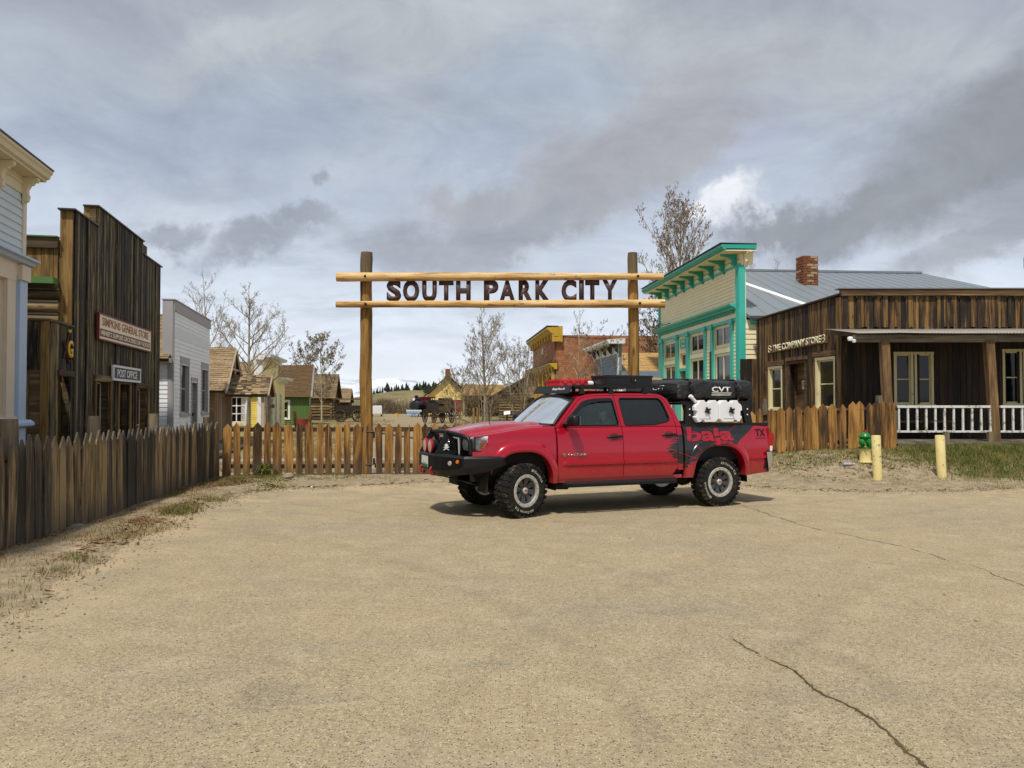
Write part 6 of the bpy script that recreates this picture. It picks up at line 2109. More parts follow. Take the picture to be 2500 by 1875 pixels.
m_.tube([(.1, -1.3, .55), (.9, -2.6, .35), (1.35, -3.2, .12)], .05, 6)
m_.build('drawbar', M['grey_post'], t_)
# small locomotive
lx = pxX(1016, 98)
t_ = thing('steam_locomotive', 'small black narrow-gauge steam locomotive with red cab and blue-white pilot', 'locomotive', (lx, 96, 0), R(76))
BK = M['black_iron']
m_ = MB()
m_.lathe([(0, -.02), (.52, 0), (.60, .06), (.60, 3.4)], 24, 'X', (0, 0, 1.35))
m_.build('boiler', BK, t_, smooth=40)
MB().lathe([(0, -.10), (.20, -.10), (.48, -.05), (.52, 0)], 20, 'X', (0, 0, 1.35)).build('smokebox_door', plain('loco_door', (.035, .035, .04), .4, .4), t_, smooth=40)
MB().lathe([(0, -.16), (.18, -.16), (.20, -.10), (.20, .18), (0, .2)], 16, 'X', (.05, 0, 2.12)).build('headlamp', BK, t_, smooth=40)
MB().lathe([(0, -.17), (.16, -.165)], 16, 'X', (.05, 0, 2.12)).build('lamp_glass', M['white_sheet'], t_)
MB().lathe([(.18, 1.9), (.16, 2.35), (.22, 2.5), (.2, 2.6), (.0, 2.6)], 16, 'Z', (.75, 0, 0)).build('stack', BK, t_, smooth=40)
MB().lathe([(.24, 1.9), (.26, 2.2), (.12, 2.36), (0, 2.4)], 16, 'Z', (1.7, 0, 0)).build('steam_dome', BK, t_, smooth=40)
cabm = MB()
cabm.box(3.2, 4.9, -.95, -.88, .8, 1.75).box(3.2, 4.9, .88, .95, .8, 1.75).box(3.2, 3.28, -.88, .88, .8, 2.45)
for x in (3.2, 3.95, 4.75):
    cabm.box(x, x + .14, -.95, -.88, 1.75, 2.45).box(x, x + .14, .88, .95, 1.75, 2.45)
cabm.box(3.2, 4.9, -.95, -.88, 2.3, 2.45).box(3.2, 4.9, .88, .95, 2.3, 2.45)
cabm.build('cab', M['rail_red'], t_)
MB().slab((2.95, -1.1, 2.46), (5.15, -1.1, 2.46), (5.15, 1.1, 2.46), (2.95, 1.1, 2.46), .08).build('cab_roof', M['rail_red'], t_)
ubox('running_board', t_, (1.9, 0, .78), (3.8, 1.7, .08), BK)
ubox('frame', t_, (2.2, 0, .55), (4.6, .8, .3), BK)
for x in (.9, 1.9, 2.9):
    for yy in (-.62, .62):
        spoked_wheel('wheel', t_, (x, yy, .48), .46, 0, 10, 'black_iron')
pm = MB()
for k in range(9):
    f = (k - 4) / 4
    pm.tube([(-.25, f * .8, .62), (-1.0 + abs(f) * .45, f * .55, .14)], .045, 4)
pm.box(-.30, -.2, -.9, .9, .55, .75)
pm.build('pilot', plain('pilot_blue', (.32, .42, .55), .5), t_)
ubox('pilot_beam', t_, (-.05, 0, .72), (.18, 1.9, .24), M['white_sheet'])
t2 = thing('coal_tender', 'black piled tender coupled behind the small locomotive', 'tender', (lx + 3.0, 98.5, 0), R(35))
for c_, s_ in (((0, 0, 1.35), (2.8, 1.5, 1.3)), ((.6, 0, 2.1), (1.3, 1.2, .35)), ((-1.5, -.2, 1.6), (.5, .9, .9))):
    ubox('tank', t2, c_, s_, BK)
for z, s_ in ((1.2, .28), (1.6, .22), (1.85, .3)):
    ubox('fitting', t2, (-.6, -.80, z), (.4, .06, s_), M['roof_metal'])
for x in (-.8, .8):
    for yy in (-.62, .62):
        spoked_wheel('wheel', t2, (x, yy, .42), .42, 0, 10, 'black_iron')
t2 = thing('rail_car', 'dark red wooden rail car behind the wagon and locomotive', 'rail car', (pxX(1097, 104), 104, 0), R(-4))
for k in range(16):
    ubox('plank', t2, (-1.55 + k * .21, -.9, 1.42), (.20, .06, 1.35), M['rail_red'])
ubox('car_body', t2, (0, 0, 1.4), (3.3, 1.7, 1.3), M['rail_red'])
ubox('sill', t2, (0, 0, .68), (3.5, 1.8, .16), M['rail_red'])
for x in (-1.0, 1.0):
    for yy in (-.62, .62):
        spoked_wheel('wheel', t2, (x, yy, .36), .36, 0, 8, 'black_iron')
# info board near stable
t2 = thing('info_board', 'small tilted white information panel on a dark stand near the stable', 'sign', (pxX(1238, 42), 42, 0))
ubox('stand', t2, (0, 0, .55), (.08, .08, 1.1), M['black_iron'])
ubox('panel', t2, (0, 0, 1.12), (.34, .26, .03), M['white_sheet'], 0, (R(40), R(-10)))
# cottage garden bench of pale stone seen through the pickets
t2 = thing('concrete_path', 'pale concrete path edge behind the honey fence', 'path', (-7.2, 21.5, 0), R(8))
del t2['category'], t2['label']
tag(t2, kind='structure')
for k in range(9):
    ubox('slab', t2, (k * .86 - .6, 0, .05), (.84, 1.1, .10), M['mortar'])
t2 = thing('drive_path', 'pale concrete slab strip behind the gate', 'path', (-1.2, 19.9, 0), R(-2))
del t2['category'], t2['label']
tag(t2, kind='structure')
for k in range(10):
    ubox('slab', t2, (k * .82 - 1.8, 0, .02), (.80, 1.3, .06), M['mortar'])
# ------------------------------------------------------------ pickup truck
def truck_red(graphic=False, name='truck_red'):
    m_, q = newmat(name)
    oc = q.n('ShaderNodeTexCoord').outputs['Object']
    x, y, z = q.sep(oc)
    dn = q.noise(oc, 6.0, 5, .65)
    fl = q.noise(oc, 900.0, 2, .5)
    red = q.mix(q.m('MULTIPLY', fl, .25), (.37, .002, .017), (.46, .005, .030))
    dust = q.m('MULTIPLY', q.m('SUBTRACT', 1.0, q.step(q.m('ADD', z, q.m('MULTIPLY', q.m('SUBTRACT', dn, .5), .35)), .42, .80)), .15)
    rough = .24
    if graphic:
        # black vinyl: full behind the lettering, torn to streaks at the front, cut on a slant at the rear
        s1 = q.noise(q.vmul(oc, (4.0, 4.0, 34.0)), 1.0, 5, .62, .3)
        s2 = q.noise(q.vmul(oc, (16.0, 16.0, 16.0)), 1.0, 6, .7, .6)
        n_ = q.m('ADD', q.m('MULTIPLY', q.m('SUBTRACT', s1, .5), 1.6), q.m('MULTIPLY', q.m('SUBTRACT', s2, .5), .9))
        slant = q.step(q.m('SUBTRACT', q.m('SUBTRACT', 4.19, q.m('MULTIPLY', q.m('SUBTRACT', 1.27, z), 1.45)), x), -.004, .004)
        front = q.m('DIVIDE', q.m('SUBTRACT', x, 2.30), .42)                       # 0 at the door, 1 near the bed
        zc = q.m('ABSOLUTE', q.m('SUBTRACT', z, .93))
        fr = q.m('SUBTRACT', q.m('ADD', front, q.m('MULTIPLY', n_, .75)), q.m('MULTIPLY', zc, 2.6))
        door = q.m('MULTIPLY', q.step(fr, .40, .47), q.m('SUBTRACT', 1.0, q.step(x, 2.77, 2.78)))
        low = q.m('ADD', q.m('SUBTRACT', z, q.m('MINIMUM', .94, q.m('ADD', .60, q.m('MULTIPLY', q.m('SUBTRACT', x, 2.80), .62)))), q.m('MULTIPLY', n_, .22))
        bed = q.m('MULTIPLY', q.step(x, 2.77, 2.78), q.m('MULTIPLY', q.step(low, .03, .06), slant))
        mask = q.m('MAXIMUM', door, bed)
        # scratches through the vinyl
        sc = None
        for (a, b_, c_, w_) in ((1.0, .62, 0.98 + 3.70 * .62, .006), (1.0, -.55, 1.16 - 3.62 * .55, .005), (1.0, .9, 1.0 + 2.95 * .9, .006), (1.0, .35, .90 + 2.6 * .35, .006)):
            dd = q.m('ABSOLUTE', q.m('SUBTRACT', q.m('ADD', z, q.m('MULTIPLY', x, b_)), c_))
            h_ = q.m('SUBTRACT', 1.0, q.step(q.m('ADD', dd, q.m('MULTIPLY', q.m('ABSOLUTE', q.m('SUBTRACT', s2, .5)), .02)), w_ * .6, w_))
            sc = h_ if sc is None else q.m('MAXIMUM', sc, h_)
        spl = q.step(s2, .685, .70)
        mask = q.m('MULTIPLY', mask, q.m('SUBTRACT', 1.0, q.m('MAXIMUM', sc, spl)))
        col = q.mix(mask, red, (.012, .011, .012))
    else:
        col = red
    col = q.mix(dust, col, (.33, .22, .13))
    fin(q, col, q.m('ADD', .22, q.m('MULTIPLY', dust, 1.2)), None, .2, .4, **{'Coat Weight': .55, 'Coat Roughness': .04})
    return m_
M['truck_red'] = truck_red()
M['truck_graphic'] = truck_red(True, 'truck_graphic')
M['truck_black'] = plain('truck_black', (.008, .008, .009), .40, 0, .35, .15, 200)
M['truck_plastic'] = plain('truck_plastic', (.010, .010, .011), .55, 0, .3, .25, 260)
M['powder_black'] = plain('powder_black', (.009, .009, .010), .42, 0, .32, .12, 400)
M['chassis'] = plain('chassis', (.022, .019, .015), .8, .1, .3, .5, 30)
M['chrome'] = plain('chrome', (.68, .68, .67), .16, 1.0)
M['rubber'] = plain('rubber', (.020, .019, .018), .82, 0, .3, .4, 120)
def tyre_mat():
    m_, q = newmat('tyre_rubber')
    oc = q.n('ShaderNodeTexCoord').outputs['Object']
    a = q.noise(oc, 9.0, 6, .7, .4)
    x, y, z = q.sep(oc)
    rr = q.m('SQRT', q.m('ADD', q.m('MULTIPLY', x, x), q.m('MULTIPLY', z, z)))
    col = q.mix(q.m('MULTIPLY', q.step(a, .50, .70), q.m('ADD', .25, q.m('MULTIPLY', q.step(rr, .33, .38), .5))), (.013, .0125, .012), (.16, .125, .062))
    fin(q, col, .88, spec=.25)
    return m_
M['tyre'] = tyre_mat()
M['rim_silver'] = plain('rim_silver', (.58, .55, .49), .4, .5)
M['rim_grey'] = plain('rim_grey', (.085, .085, .088), .42, .6)
M['tyre_letter'] = plain('tyre_letter', (.62, .58, .46), .7)
M['badge_red'] = plain('badge_red', (.45, .01, .02), .4)
M['lamp_amber'] = plain('lamp_amber', (.75, .17, .01), .2)
M['lamp_red'] = plain('lamp_red', (.42, .008, .012), .12)
M['seat_dark'] = plain('seat_dark', (.030, .032, .032), .85)
M['plate_white'] = paint('plate_white', (.62, .66, .60), .5, (.20, .30, .22), .16, 0, 0)
def see_glass(name, tint, refl=.06, rough=.01, film=0.0):
    m_, q = newmat(name)
    fr = q.n('ShaderNodeFresnel', {'IOR': 1.5}).outputs[0]
    f = q.m('ADD', fr, refl, clamp=True)
    tr = q.n('ShaderNodeBsdfTransparent', {'Color': (*tint, 1)})
    gl = q.n('ShaderNodeBsdfGlossy', {'Color': (.95, .97, 1, 1), 'Roughness': rough})
    mx = q.n('ShaderNodeMixShader', {0: f, 1: tr.outputs[0], 2: gl.outputs[0]})
    df = q.n('ShaderNodeBsdfDiffuse', {'Color': (.52, .58, .52, 1)})  # dust film; on the windscreen its pale tone stands in for reflected sky
    dn = q.noise(wpos(q), 9.0, 5, .6)
    mx = q.n('ShaderNodeMixShader', {0: q.m('MULTIPLY', dn, film * 2), 1: mx.outputs[0], 2: df.outputs[0]})
    q.t.links.new(mx.outputs[0], q.n('ShaderNodeOutputMaterial').inputs[0])
    return m_
M['screen_glass'] = see_glass('screen_glass', (.55, .64, .60), .15, .01, .085)
M['side_glass'] = see_glass('side_glass', (.80, .88, .83), .0, .01, .008)
M['tint_glass'] = see_glass('tint_glass', (.035, .036, .038), .02, .01, .012)
M['reflector'] = plain('reflector', (.86, .87, .88), .30, .15)
M['lamp_glass'] = see_glass('lamp_glass', (.86, .88, .9), .05)

TU = V((.923, .385, 0)).normalized()
TV = V((-TU.y, TU.x, 0))
TO = V((.10, 11.27, 0)) + .93 * TV
TR = thing('pickup_truck', 'bright red lifted crew-cab pickup truck with black bull bar and torn black bed graphics', 'pickup truck', TO, math.atan2(TU.y, TU.x))
AX1, AX2, AZ, WR = .08, 3.44, .385, .388
def hw(s):
    """half width of the body in plan"""
    if s < .0:
        t = min(1, max(0, -s / .78))
        return .905 - .13 * t ** 2.2
    if s > 3.9: return .905 - .03 * ((s - 3.9) / .6) ** 2
    return .905
def inset(z):
    """how far the side falls in at height z"""
    if z < .62: return .045 * ((.62 - z) / .2) ** 1.5
    if z < .98: return .006 * math.sin((z - .62) / .36 * PI)  * -1
    if z < 1.10: return .0 + .014 * smooth01(z, .98, 1.10)
    return .014 + .075 * ((z - 1.10) / .20) ** 1.8
def sidey(s, z): return hw(s) - inset(z)
def arch(s, c, w_, h_, zb=.36, ex=2.7):
    u = abs(s - c) / w_
    return None if u >= 1 else zb + (h_ - zb) * (1 - u ** ex) ** (1 / ex)
def lower(s):
    z = .47 + (.03 * smooth01(s, 3.9, 4.4))
    for c, w_, h_ in ((AX1, .50, .965), (AX2, .55, .985)):
        a = arch(s, c, w_, h_)
        if a: z = max(z, a)
    if s < -.40: z = max(z, .86)
    return z
def panel(name, s0, s1, zlo, zhi, mat, parent, sgn, n=40, rows=14, stations=None, back=.045):
    """one body panel following the side surface, edges turned in"""
    ss = stations or [s0 + (s1 - s0) * i / n for i in range(n + 1)]
    vs, fs = [], []
    for s in ss:
        a, b_ = zlo(s), zhi(s)
        if b_ < a + .004: b_ = a + .004
        row = [(s, a, back)] + [(s, a + (b_ - a) * j / rows, 0) for j in range(rows + 1)] + [(s, b_, back)]
        for (x, z, d) in row:
            vs.append((x, sgn * (sidey(x, z) - d), z))
    m_ = rows + 3
    k = len(ss)
    for i in range(k - 1):
        for j in range(m_ - 1):
            a = i * m_ + j
            f = (a, a + m_, a + m_ + 1, a + 1)
            fs.append(f if sgn < 0 else tuple(reversed(f)))
    base = len(vs)
    for e in (0, k - 1):                      # end returns
        for j in range(m_):
            x, y, z = vs[e * m_ + j]
            vs.append((x, y - sgn * back, z))
        o = base + (0 if e == 0 else m_)
        for j in range(m_ - 1):
            a = e * m_ + j
            f = (a, a + 1, o + j + 1, o + j)
            fs.append(f if (sgn < 0) == (e == 0) else tuple(reversed(f)))
    q_ = MB()
    q_.add(vs, fs)
    return q_.build(name, mat, parent, smooth=35)
def dense(s0, s1, breaks, n=60):
    a = [s0 + (s1 - s0) * i / n for i in range(n + 1)]
    for c, w_ in breaks:
        for e in (-1, 1):
            for k in range(14):
                a.append(c + e * w_ * (1 - .12 * (k / 13) ** 2))
    return sorted(x for x in set(a) if s0 <= x <= s1)
BELT = lambda s: 1.275 + .012 * smooth01(s, .6, 2.7)
def fend_top(s):
    return 1.145 + .12 * smooth01(s, -.85, .35)
SB = Matrix
for sgn in (-1, 1):
    # fender, doors, cab corner, bed side
    panel('fender', -.46, .612, lower, fend_top, M['truck_red'], TR, sgn, stations=dense(-.46, .612, [(AX1, .50)]))
    panel('front_corner', -.655, -.462, lambda s: .86, lambda s: .945 if s < -.535 else .948 + (s + .535) / .075 * .13, M['truck_red'], TR, sgn, n=30, rows=6)
    panel('fender_peak', -.66, -.462, lambda s: 1.148 + .014 * smooth01(s, -.66, -.46), fend_top, M['truck_red'], TR, sgn, n=8, rows=3)
    for nm, s0, s1, lb in (('door', .622, 1.702, 'front'), ('door', 1.712, 2.668, 'rear')):
        gm = M['truck_graphic'] if lb == 'rear' and sgn < 0 else M['truck_red']
        lo = (lambda s: max(lower(s), .53)) if lb == 'front' else (lambda s: max(lower(s), .53 + .10 * smooth01(s, 2.56, 2.668)))
        dr = panel(nm, s0, s1, lo, BELT, gm, TR, sgn, n=44)
        # moulded strip
        q_ = MB()
        vs, fs = [], []
        a0, a1 = s0 + (.07 if lb == 'front' else .0), s1 - (.0 if lb == 'front' else .02)
        k = 30
        for i in range(k + 1):
            s = a0 + (a1 - a0) * i / k
            e = min(1, i / 2.0) if lb == 'front' else 1
            for zz, d in ((.705, .0), (.715, .016 * e), (.735, .022 * e), (.775, .020 * e), (.785, .0)):
                vs.append((s, sgn * (sidey(s, zz) + d), zz))
        for i in range(k):
            for j in range(4):
                a = i * 5 + j
                f = (a, a + 5, a + 6, a + 1)
                fs.append(f if sgn < 0 else tuple(reversed(f)))
        q_.add(vs, fs)
        q_.build('side_moulding', gm, dr, smooth=50)
        # handle over a flat darker disc that paints the recess shade
        hs, hz_ = (1.565, 1.125) if lb == 'front' else (2.525, 1.14)
        q_ = MB()
        y = sgn * (sidey(hs, hz_) + .020)
        q_.tube([(hs - .125, y - sgn * .018, hz_ - .004), (hs - .10, y, hz_), (hs + .09, y, hz_ + .004), (hs + .125, y - sgn * .018, hz_ + .004)], [.013, .018, .018, .016], 8)
        q_.build('handle', M['truck_black'], dr, smooth=50)
        q_ = MB()
        q_.add([(hs + .075 * math.cos(a), sgn * (sidey(hs, hz_ + .055 * math.sin(a)) + .0015), hz_ + .055 * math.sin(a)) for a in [2 * PI * j / 20 for j in range(20)]], [tuple(range(20)) if sgn > 0 else tuple(reversed(range(20)))])
        q_.build('handle_recess_shade', plain('recess_shade_red', (.16, .004, .010), .4) if 'recess_shade_red' not in bpy.data.materials else bpy.data.materials['recess_shade_red'], dr)
    panel('cab_corner', 2.676, 2.765, lambda s: max(lower(s), .60), BELT, M['truck_graphic'] if sgn < 0 else M['truck_red'], TR, sgn, n=6)
    bedp = panel('bed_side', 2.80, 4.455, lower, lambda s: 1.268, M['truck_graphic'] if sgn < 0 else M['truck_red'], TR, sgn, stations=dense(2.80, 4.455, [(AX2, .55)], 80))
    q_ = MB()
    vs, fs = [], []
    k = 12
    for i in range(k + 1):
        s = 3.96 + .49 * i / k
        for zz, d in ((.728, .0), (.738, .018), (.775, .018), (.785, .0)):
            vs.append((s, sgn * (sidey(s, zz) + d), zz))
    for i in range(k):
        for j in range(3):
            a = i * 4 + j
            f = (a, a + 4, a + 5, a + 1)
            fs.append(f if sgn < 0 else tuple(reversed(f)))
    q_.add(vs, fs)
    q_.build('side_moulding', M['truck_red'], bedp, smooth=50)
    # bed rail cap
    MB().box(2.80, 4.47, sgn * .80 - .035 if sgn < 0 else sgn * .80 - .02, sgn * .80 + .02 if sgn < 0 else sgn * .80 + .035, 1.262, 1.308).build('bed_rail', M['truck_plastic'], TR)
    # fender flares
    for c, wi, hi, wo, ho, gm in ((AX1, .46, .935, .565, 1.085, 'truck_red'), (AX2, .50, .955, .625, 1.105, 'truck_graphic' if sgn < 0 else 'truck_red')):
        vs, fs = [], []
        k = 64
        prof = [(1.0, -.004), (.97, .012), (.70, .034), (.40, .046), (.12, .050), (0.0, .040), (-.03, .0), (-.05, -.12)]
        for i in range(k + 1):
            th = PI * i / k
            ct, st_ = math.cos(th), math.sin(th)
            ex = 2 / 2.7
            sx_, sz_ = math.copysign(abs(ct) ** ex, ct), abs(st_) ** ex
            zb = .40 if True else 0
            pi_ = V((c + wi * sx_, .36 + (hi - .36) * sz_))
            po = V((c + wo * sx_, .36 + (ho - .36) * sz_))
            lo_ = .475 if (c == AX1 and ct > 0) or (c == AX2) else .84
            for t, d in prof:
                p = pi_.lerp(po, max(0, t)) if t >= 0 else pi_
                x, z = p.x, max(p.y, lo_)
                vs.append((x, sgn * (sidey(min(max(x, -.7), 4.4), z) + d), z))
        m__ = len(prof)
        for i in range(k):
            for j in range(m__ - 1):
                a = i * m__ + j
                f = (a, a + 1, a + m__ + 1, a + m__)
                fs.append(f if sgn < 0 else tuple(reversed(f)))
        q_ = MB()
        q_.add(vs, fs)
        q_.build('fender_flare', M[gm], TR, smooth=45)
    # wheel wells
    for c, w_, h_ in ((AX1, .50, .98), (AX2, .55, 1.0)):
        q_ = MB()
        vs, fs = [], []
        for i in range(25):
            th = PI * i / 24
            x, z = c + (w_ + .03) * math.cos(th), .36 + (h_ - .34) * math.sin(th) ** .75
            vs += [(x, sgn * .86, z), (x, sgn * .45, z)]
        for i in range(24):
            fs.append((2 * i, 2 * i + 1, 2 * i + 3, 2 * i + 2))
        fs.append(tuple(2 * i + 1 for i in range(25)))
        q_.add(vs, fs)
        q_.build('wheel_well', M['chassis'], TR)
# inner shell so the gaps read dark
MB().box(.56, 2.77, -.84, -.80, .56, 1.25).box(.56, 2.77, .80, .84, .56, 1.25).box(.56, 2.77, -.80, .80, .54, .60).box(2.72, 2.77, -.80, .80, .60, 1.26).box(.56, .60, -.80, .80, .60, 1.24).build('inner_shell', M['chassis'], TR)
# rocker and sill
for sgn in (-1, 1):
    y0, y1 = sorted((sgn * .80, sgn * .872))
    MB().box(.60, 2.76, y0, y1, .475, .528).build('rocker_panel', M['truck_red'], TR)
# hood
def hood_edge(s): return 1.168 + .137 * smooth01(s, -.85, .55)
def hood_mid(s): return 1.185 + .145 * smooth01(s, -1.1, .15) + .012 * smooth01(s, .1, .6)
vs, fs = [], []
k, w_ = 34, 30
for i in range(k + 1):
    for j in range(w_ + 1):
        f = -1 + 2 * j / w_
        ym = min(.80, hw(-.9 + 1.53 * i / k) - .085) if True else .8
        s0 = -.725 + .10 * abs(f) ** 2.2
        s = s0 + (.60 - .14 * (1 - f * f) - s0) * i / k
        af = abs(f)
        z = hood_mid(s) - .02 * af ** 2
        crease = smooth01(af, .66, .78)
        z = z * (1 - crease) + (hood_edge(s) + .004) * crease
        z += .016 * smooth01(af, .30, .42) * (1 - smooth01(af, .42, .66))
        z -= .035 * smooth01(af, .92, 1.0) ** 2
        if i == 0: z -= .07
        if i == 1: z -= .012
        vs.append((s + (-.006 if i == 0 else 0), f * ym, z))
for i in range(k):
    for j in range(w_):
        a = i * (w_ + 1) + j
        fs.append((a, a + w_ + 1, a + w_ + 2, a + 1))
q_ = MB()
q_.add(vs, fs)
hood = q_.build('hood', M['truck_red'], TR, smooth=60)
# fender shoulders close the step between hood and side
for sgn in (-1, 1):
    vs, fs = [], []
    for i in range(31):
        s = -.66 + 1.27 * i / 30
        zt_ = fend_top(s)
        ys = sidey(s, zt_)
        yi = min(.80, hw(s) - .085)
        zi = hood_edge(s) - .032
        for t in range(6):
            u = t / 5
            vs.append((s, sgn * (ys + (yi - .03 - ys) * u), zt_ + (zi - zt_) * u + .018 * math.sin(PI * u)))
    for i in range(30):
        for t in range(5):
            a = i * 6 + t
            f = (a, a + 6, a + 7, a + 1)
            fs.append(f if sgn < 0 else tuple(reversed(f)))
    q_ = MB()
    q_.add(vs, fs)
    q_.build('fender_shoulder', M['truck_red'], TR, smooth=60)
# cowl and wipers
MB().hexa([(.42, -.78, 1.24), (.70, -.80, 1.26), (.70, .80, 1.26), (.42, .78, 1.24), (.44, -.78, 1.300), (.66, -.80, 1.302), (.66, .80, 1.302), (.44, .78, 1.300)]).build('cowl', M['truck_plastic'], TR)
for y0 in (-.55, .12):
    MB().tube([(.50, y0, 1.325), (.56, y0 + .28, 1.37), (.58, y0 + .58, 1.375)], .008, 5).build('wiper', M['truck_black'], TR)
# engine bay block and grille
MB().box(-.54, .5, -.72, .72, .60, 1.13).build('engine_bay', M['chassis'], TR)
gr_ = MB().box(-.70, -.56, -.46, .46, .84, 1.13).build('grille', M['truck_black'], TR)
for z in (.90, .96, 1.02, 1.08):
    MB().box(-.73, -.695, -.43, .43, z - .012, z + .012).build('grille_bar', M['truck_plastic'], gr_)
MB().tube([(-.72, -.45, .85), (-.73, -.45, 1.11), (-.735, 0, 1.12), (-.73, .45, 1.11), (-.72, .45, .85), (-.72, -.45, .85)], .022, 6).build('grille_surround', M['chrome'], gr_)
m_ = MB()
def ell(cy, cz, ry, rz_, r_=.009, x=-.765):
    return [(x, cy + ry * math.cos(2 * PI * i / 24), cz + rz_ * math.sin(2 * PI * i / 24)) for i in range(25)]
for a in (ell(0, 1.03, .115, .078), ell(0, 1.03, .042, .076), ell(0, 1.065, .088, .034)):
    m_.tube(a, .010, 6)
m_.build('emblem', M['chrome'], gr_, smooth='all')
# headlights
for sgn in (-1, 1):
    # outline on the side/front surface, (s, z); wraps from the grille round to the fender
    top = [(-.685, .44, 1.125), (-.675, .55, 1.145), (-.655, .655, 1.155), (-.605, .75, 1.158), (-.535, .825, 1.160), (-.455, .874, 1.162)]
    bot = [(-.680, .47, .955), (-.668, .56, .950), (-.648, .66, .945), (-.60, .755, .945), (-.535, .832, .955), (-.462, .880, 1.085)]
    vs, fs = [], []
    for a, b_ in zip(top, bot):
        for t in range(5):
            u = t / 4
            vs.append((a[0] + (b_[0] - a[0]) * u - .012 * math.sin(PI * u), sgn * (a[1] + (b_[1] - a[1]) * u + .012 * math.sin(PI * u)), a[2] + (b_[2] - a[2]) * u))
    for i in range(5):
        for t in range(4):
            a = i * 5 + t
            f = (a, a + 1, a + 6, a + 5)
            fs.append(f if sgn < 0 else tuple(reversed(f)))
    q_ = MB()
    q_.add(vs, fs)
    hl = q_.build('headlight', M['lamp_glass'], TR, smooth='all')
    bk = MB()
    bk.add([(x + .016, y - sgn * .016, z) for x, y, z in vs], fs)
    bk.build('reflector', M['reflector'], hl, smooth='all')
    m_ = MB()
    m_.lathe([(.075, -.05), (.06, .0), (.02, .03), (0, .03)], 16, 'X', (-.605, sgn * .60, 1.05))
    m_.build('bulb_bowl', M['reflector'], hl, smooth='all')
    am = MB()
    tri = [(-.585, 1.03), (-.50, 1.05), (-.515, 1.10), (-.60, 1.10), (-.615, .965), (-.60, .96)]
    am.add([(-.536, sgn * .824, 1.105), (-.462, sgn * .870, 1.105), (-.472, sgn * .870, 1.045), (-.538, sgn * .834, .965), (-.556, sgn * .816, .97)], [(0, 1, 2, 3, 4) if sgn > 0 else (4, 3, 2, 1, 0)])
    am.build('turn_signal', M['lamp_amber'], hl)
    MB().tube([(-.598, sgn * .758, .955), (-.600, sgn * .752, 1.15)], .010, 5).build('divider', M['truck_black'], hl)
# antenna
MB().tube([(.03, -.30 + .62, 1.33), (.015, .32, 1.62)], [.007, .004], 6).build('antenna', M['truck_black'], TR)
# ---- greenhouse
def gy(z): return .845 - .158 * max(0, (z - 1.27)) / .45 - .03 * max(0, (z - 1.27) / .45) ** 2
def gp(s, z, sgn, d=0.0): return V((s, sgn * (gy(z) + d), z))
def arc(p, q_, c, n=8):
    p, q_, c = V((*p, 0)), V((*q_, 0)), V((*c, 0))
    return [tuple(((1 - t) ** 2 * p + 2 * t * (1 - t) * c + t * t * q_).xy) for t in [i / n for i in range(n + 1)]]
SIL = [(.60, 1.27), (.80, 1.47), (.985, 1.655)] + arc((1.03, 1.695), (1.42, 1.765), (1.13, 1.755), 6) + [(1.75, 1.775), (2.35, 1.775)] + arc((2.46, 1.765), (2.63, 1.655), (2.59, 1.745), 6) + [(2.72, 1.45), (2.775, 1.27)]
FD = [(.665, 1.275), (.84, 1.453), (1.02, 1.63)] + arc((1.07, 1.675), (1.42, 1.736), (1.16, 1.728), 6) + [(1.675, 1.742), (1.702, 1.275)]
RD_ = [(1.712, 1.275), (1.685, 1.742), (2.33, 1.742)] + arc((2.42, 1.735), (2.575, 1.64), (2.54, 1.72), 6) + [(2.645, 1.45), (2.668, 1.275)]
FW = [(.735, 1.295), (.94, 1.49)] + arc((1.10, 1.625), (1.42, 1.690), (1.20, 1.682), 6) + arc((1.60, 1.695), (1.648, 1.65), (1.648, 1.695), 4) + arc((1.672, 1.33), (1.64, 1.295), (1.675, 1.295), 4)
RW = arc((1.775, 1.33), (1.81, 1.293), (1.775, 1.293), 4) + [(2.30, 1.300)] + arc((2.50, 1.335), (2.585, 1.40), (2.585, 1.35), 4) + arc((2.545, 1.56), (2.44, 1.700), (2.51, 1.70), 6) + arc((1.80, 1.70), (1.752, 1.66), (1.752, 1.70), 4)
def face_with_hole(name, outer, hole, mat, parent, sgn, d=0.0, th=.03):
    bm = bmesh.new()
    loops = [outer] + ([hole] if hole else [])
    for lp in loops:
        vs = [bm.verts.new(gp(s, z, sgn, d)) for s, z in lp]
        for i in range(len(vs)):
            bm.edges.new((vs[i], vs[(i + 1) % len(vs)]))
    r_ = bmesh.ops.triangle_fill(bm, edges=list(bm.edges), use_beauty=True)
    bmesh.ops.recalc_face_normals(bm, faces=bm.faces)
    av = sum((f.normal.y * f.calc_area() for f in bm.faces))
    if av * sgn < 0:
        bmesh.ops.reverse_faces(bm, faces=bm.faces)
    ex = bmesh.ops.extrude_face_region(bm, geom=list(bm.faces))
    for e in ex['geom']:
        if isinstance(e, bmesh.types.BMVert): e.co.y -= sgn * th
    bmesh.ops.recalc_face_normals(bm, faces=bm.faces)
    me_ = bpy.data.meshes.new(name)
    bm.to_mesh(me_)
    bm.free()
    me_.materials.append(mat)
    me_.set_sharp_from_angle(angle=R(30))
    return link(name, me_, parent)
def seal(hole, sgn, parent, d=0.001, r_=.011):
    MB().tube([gp(s, z, sgn, d) for s, z in hole + [hole[0]]], r_, 6, False).build('window_seal', M['truck_black'], parent, smooth='all')
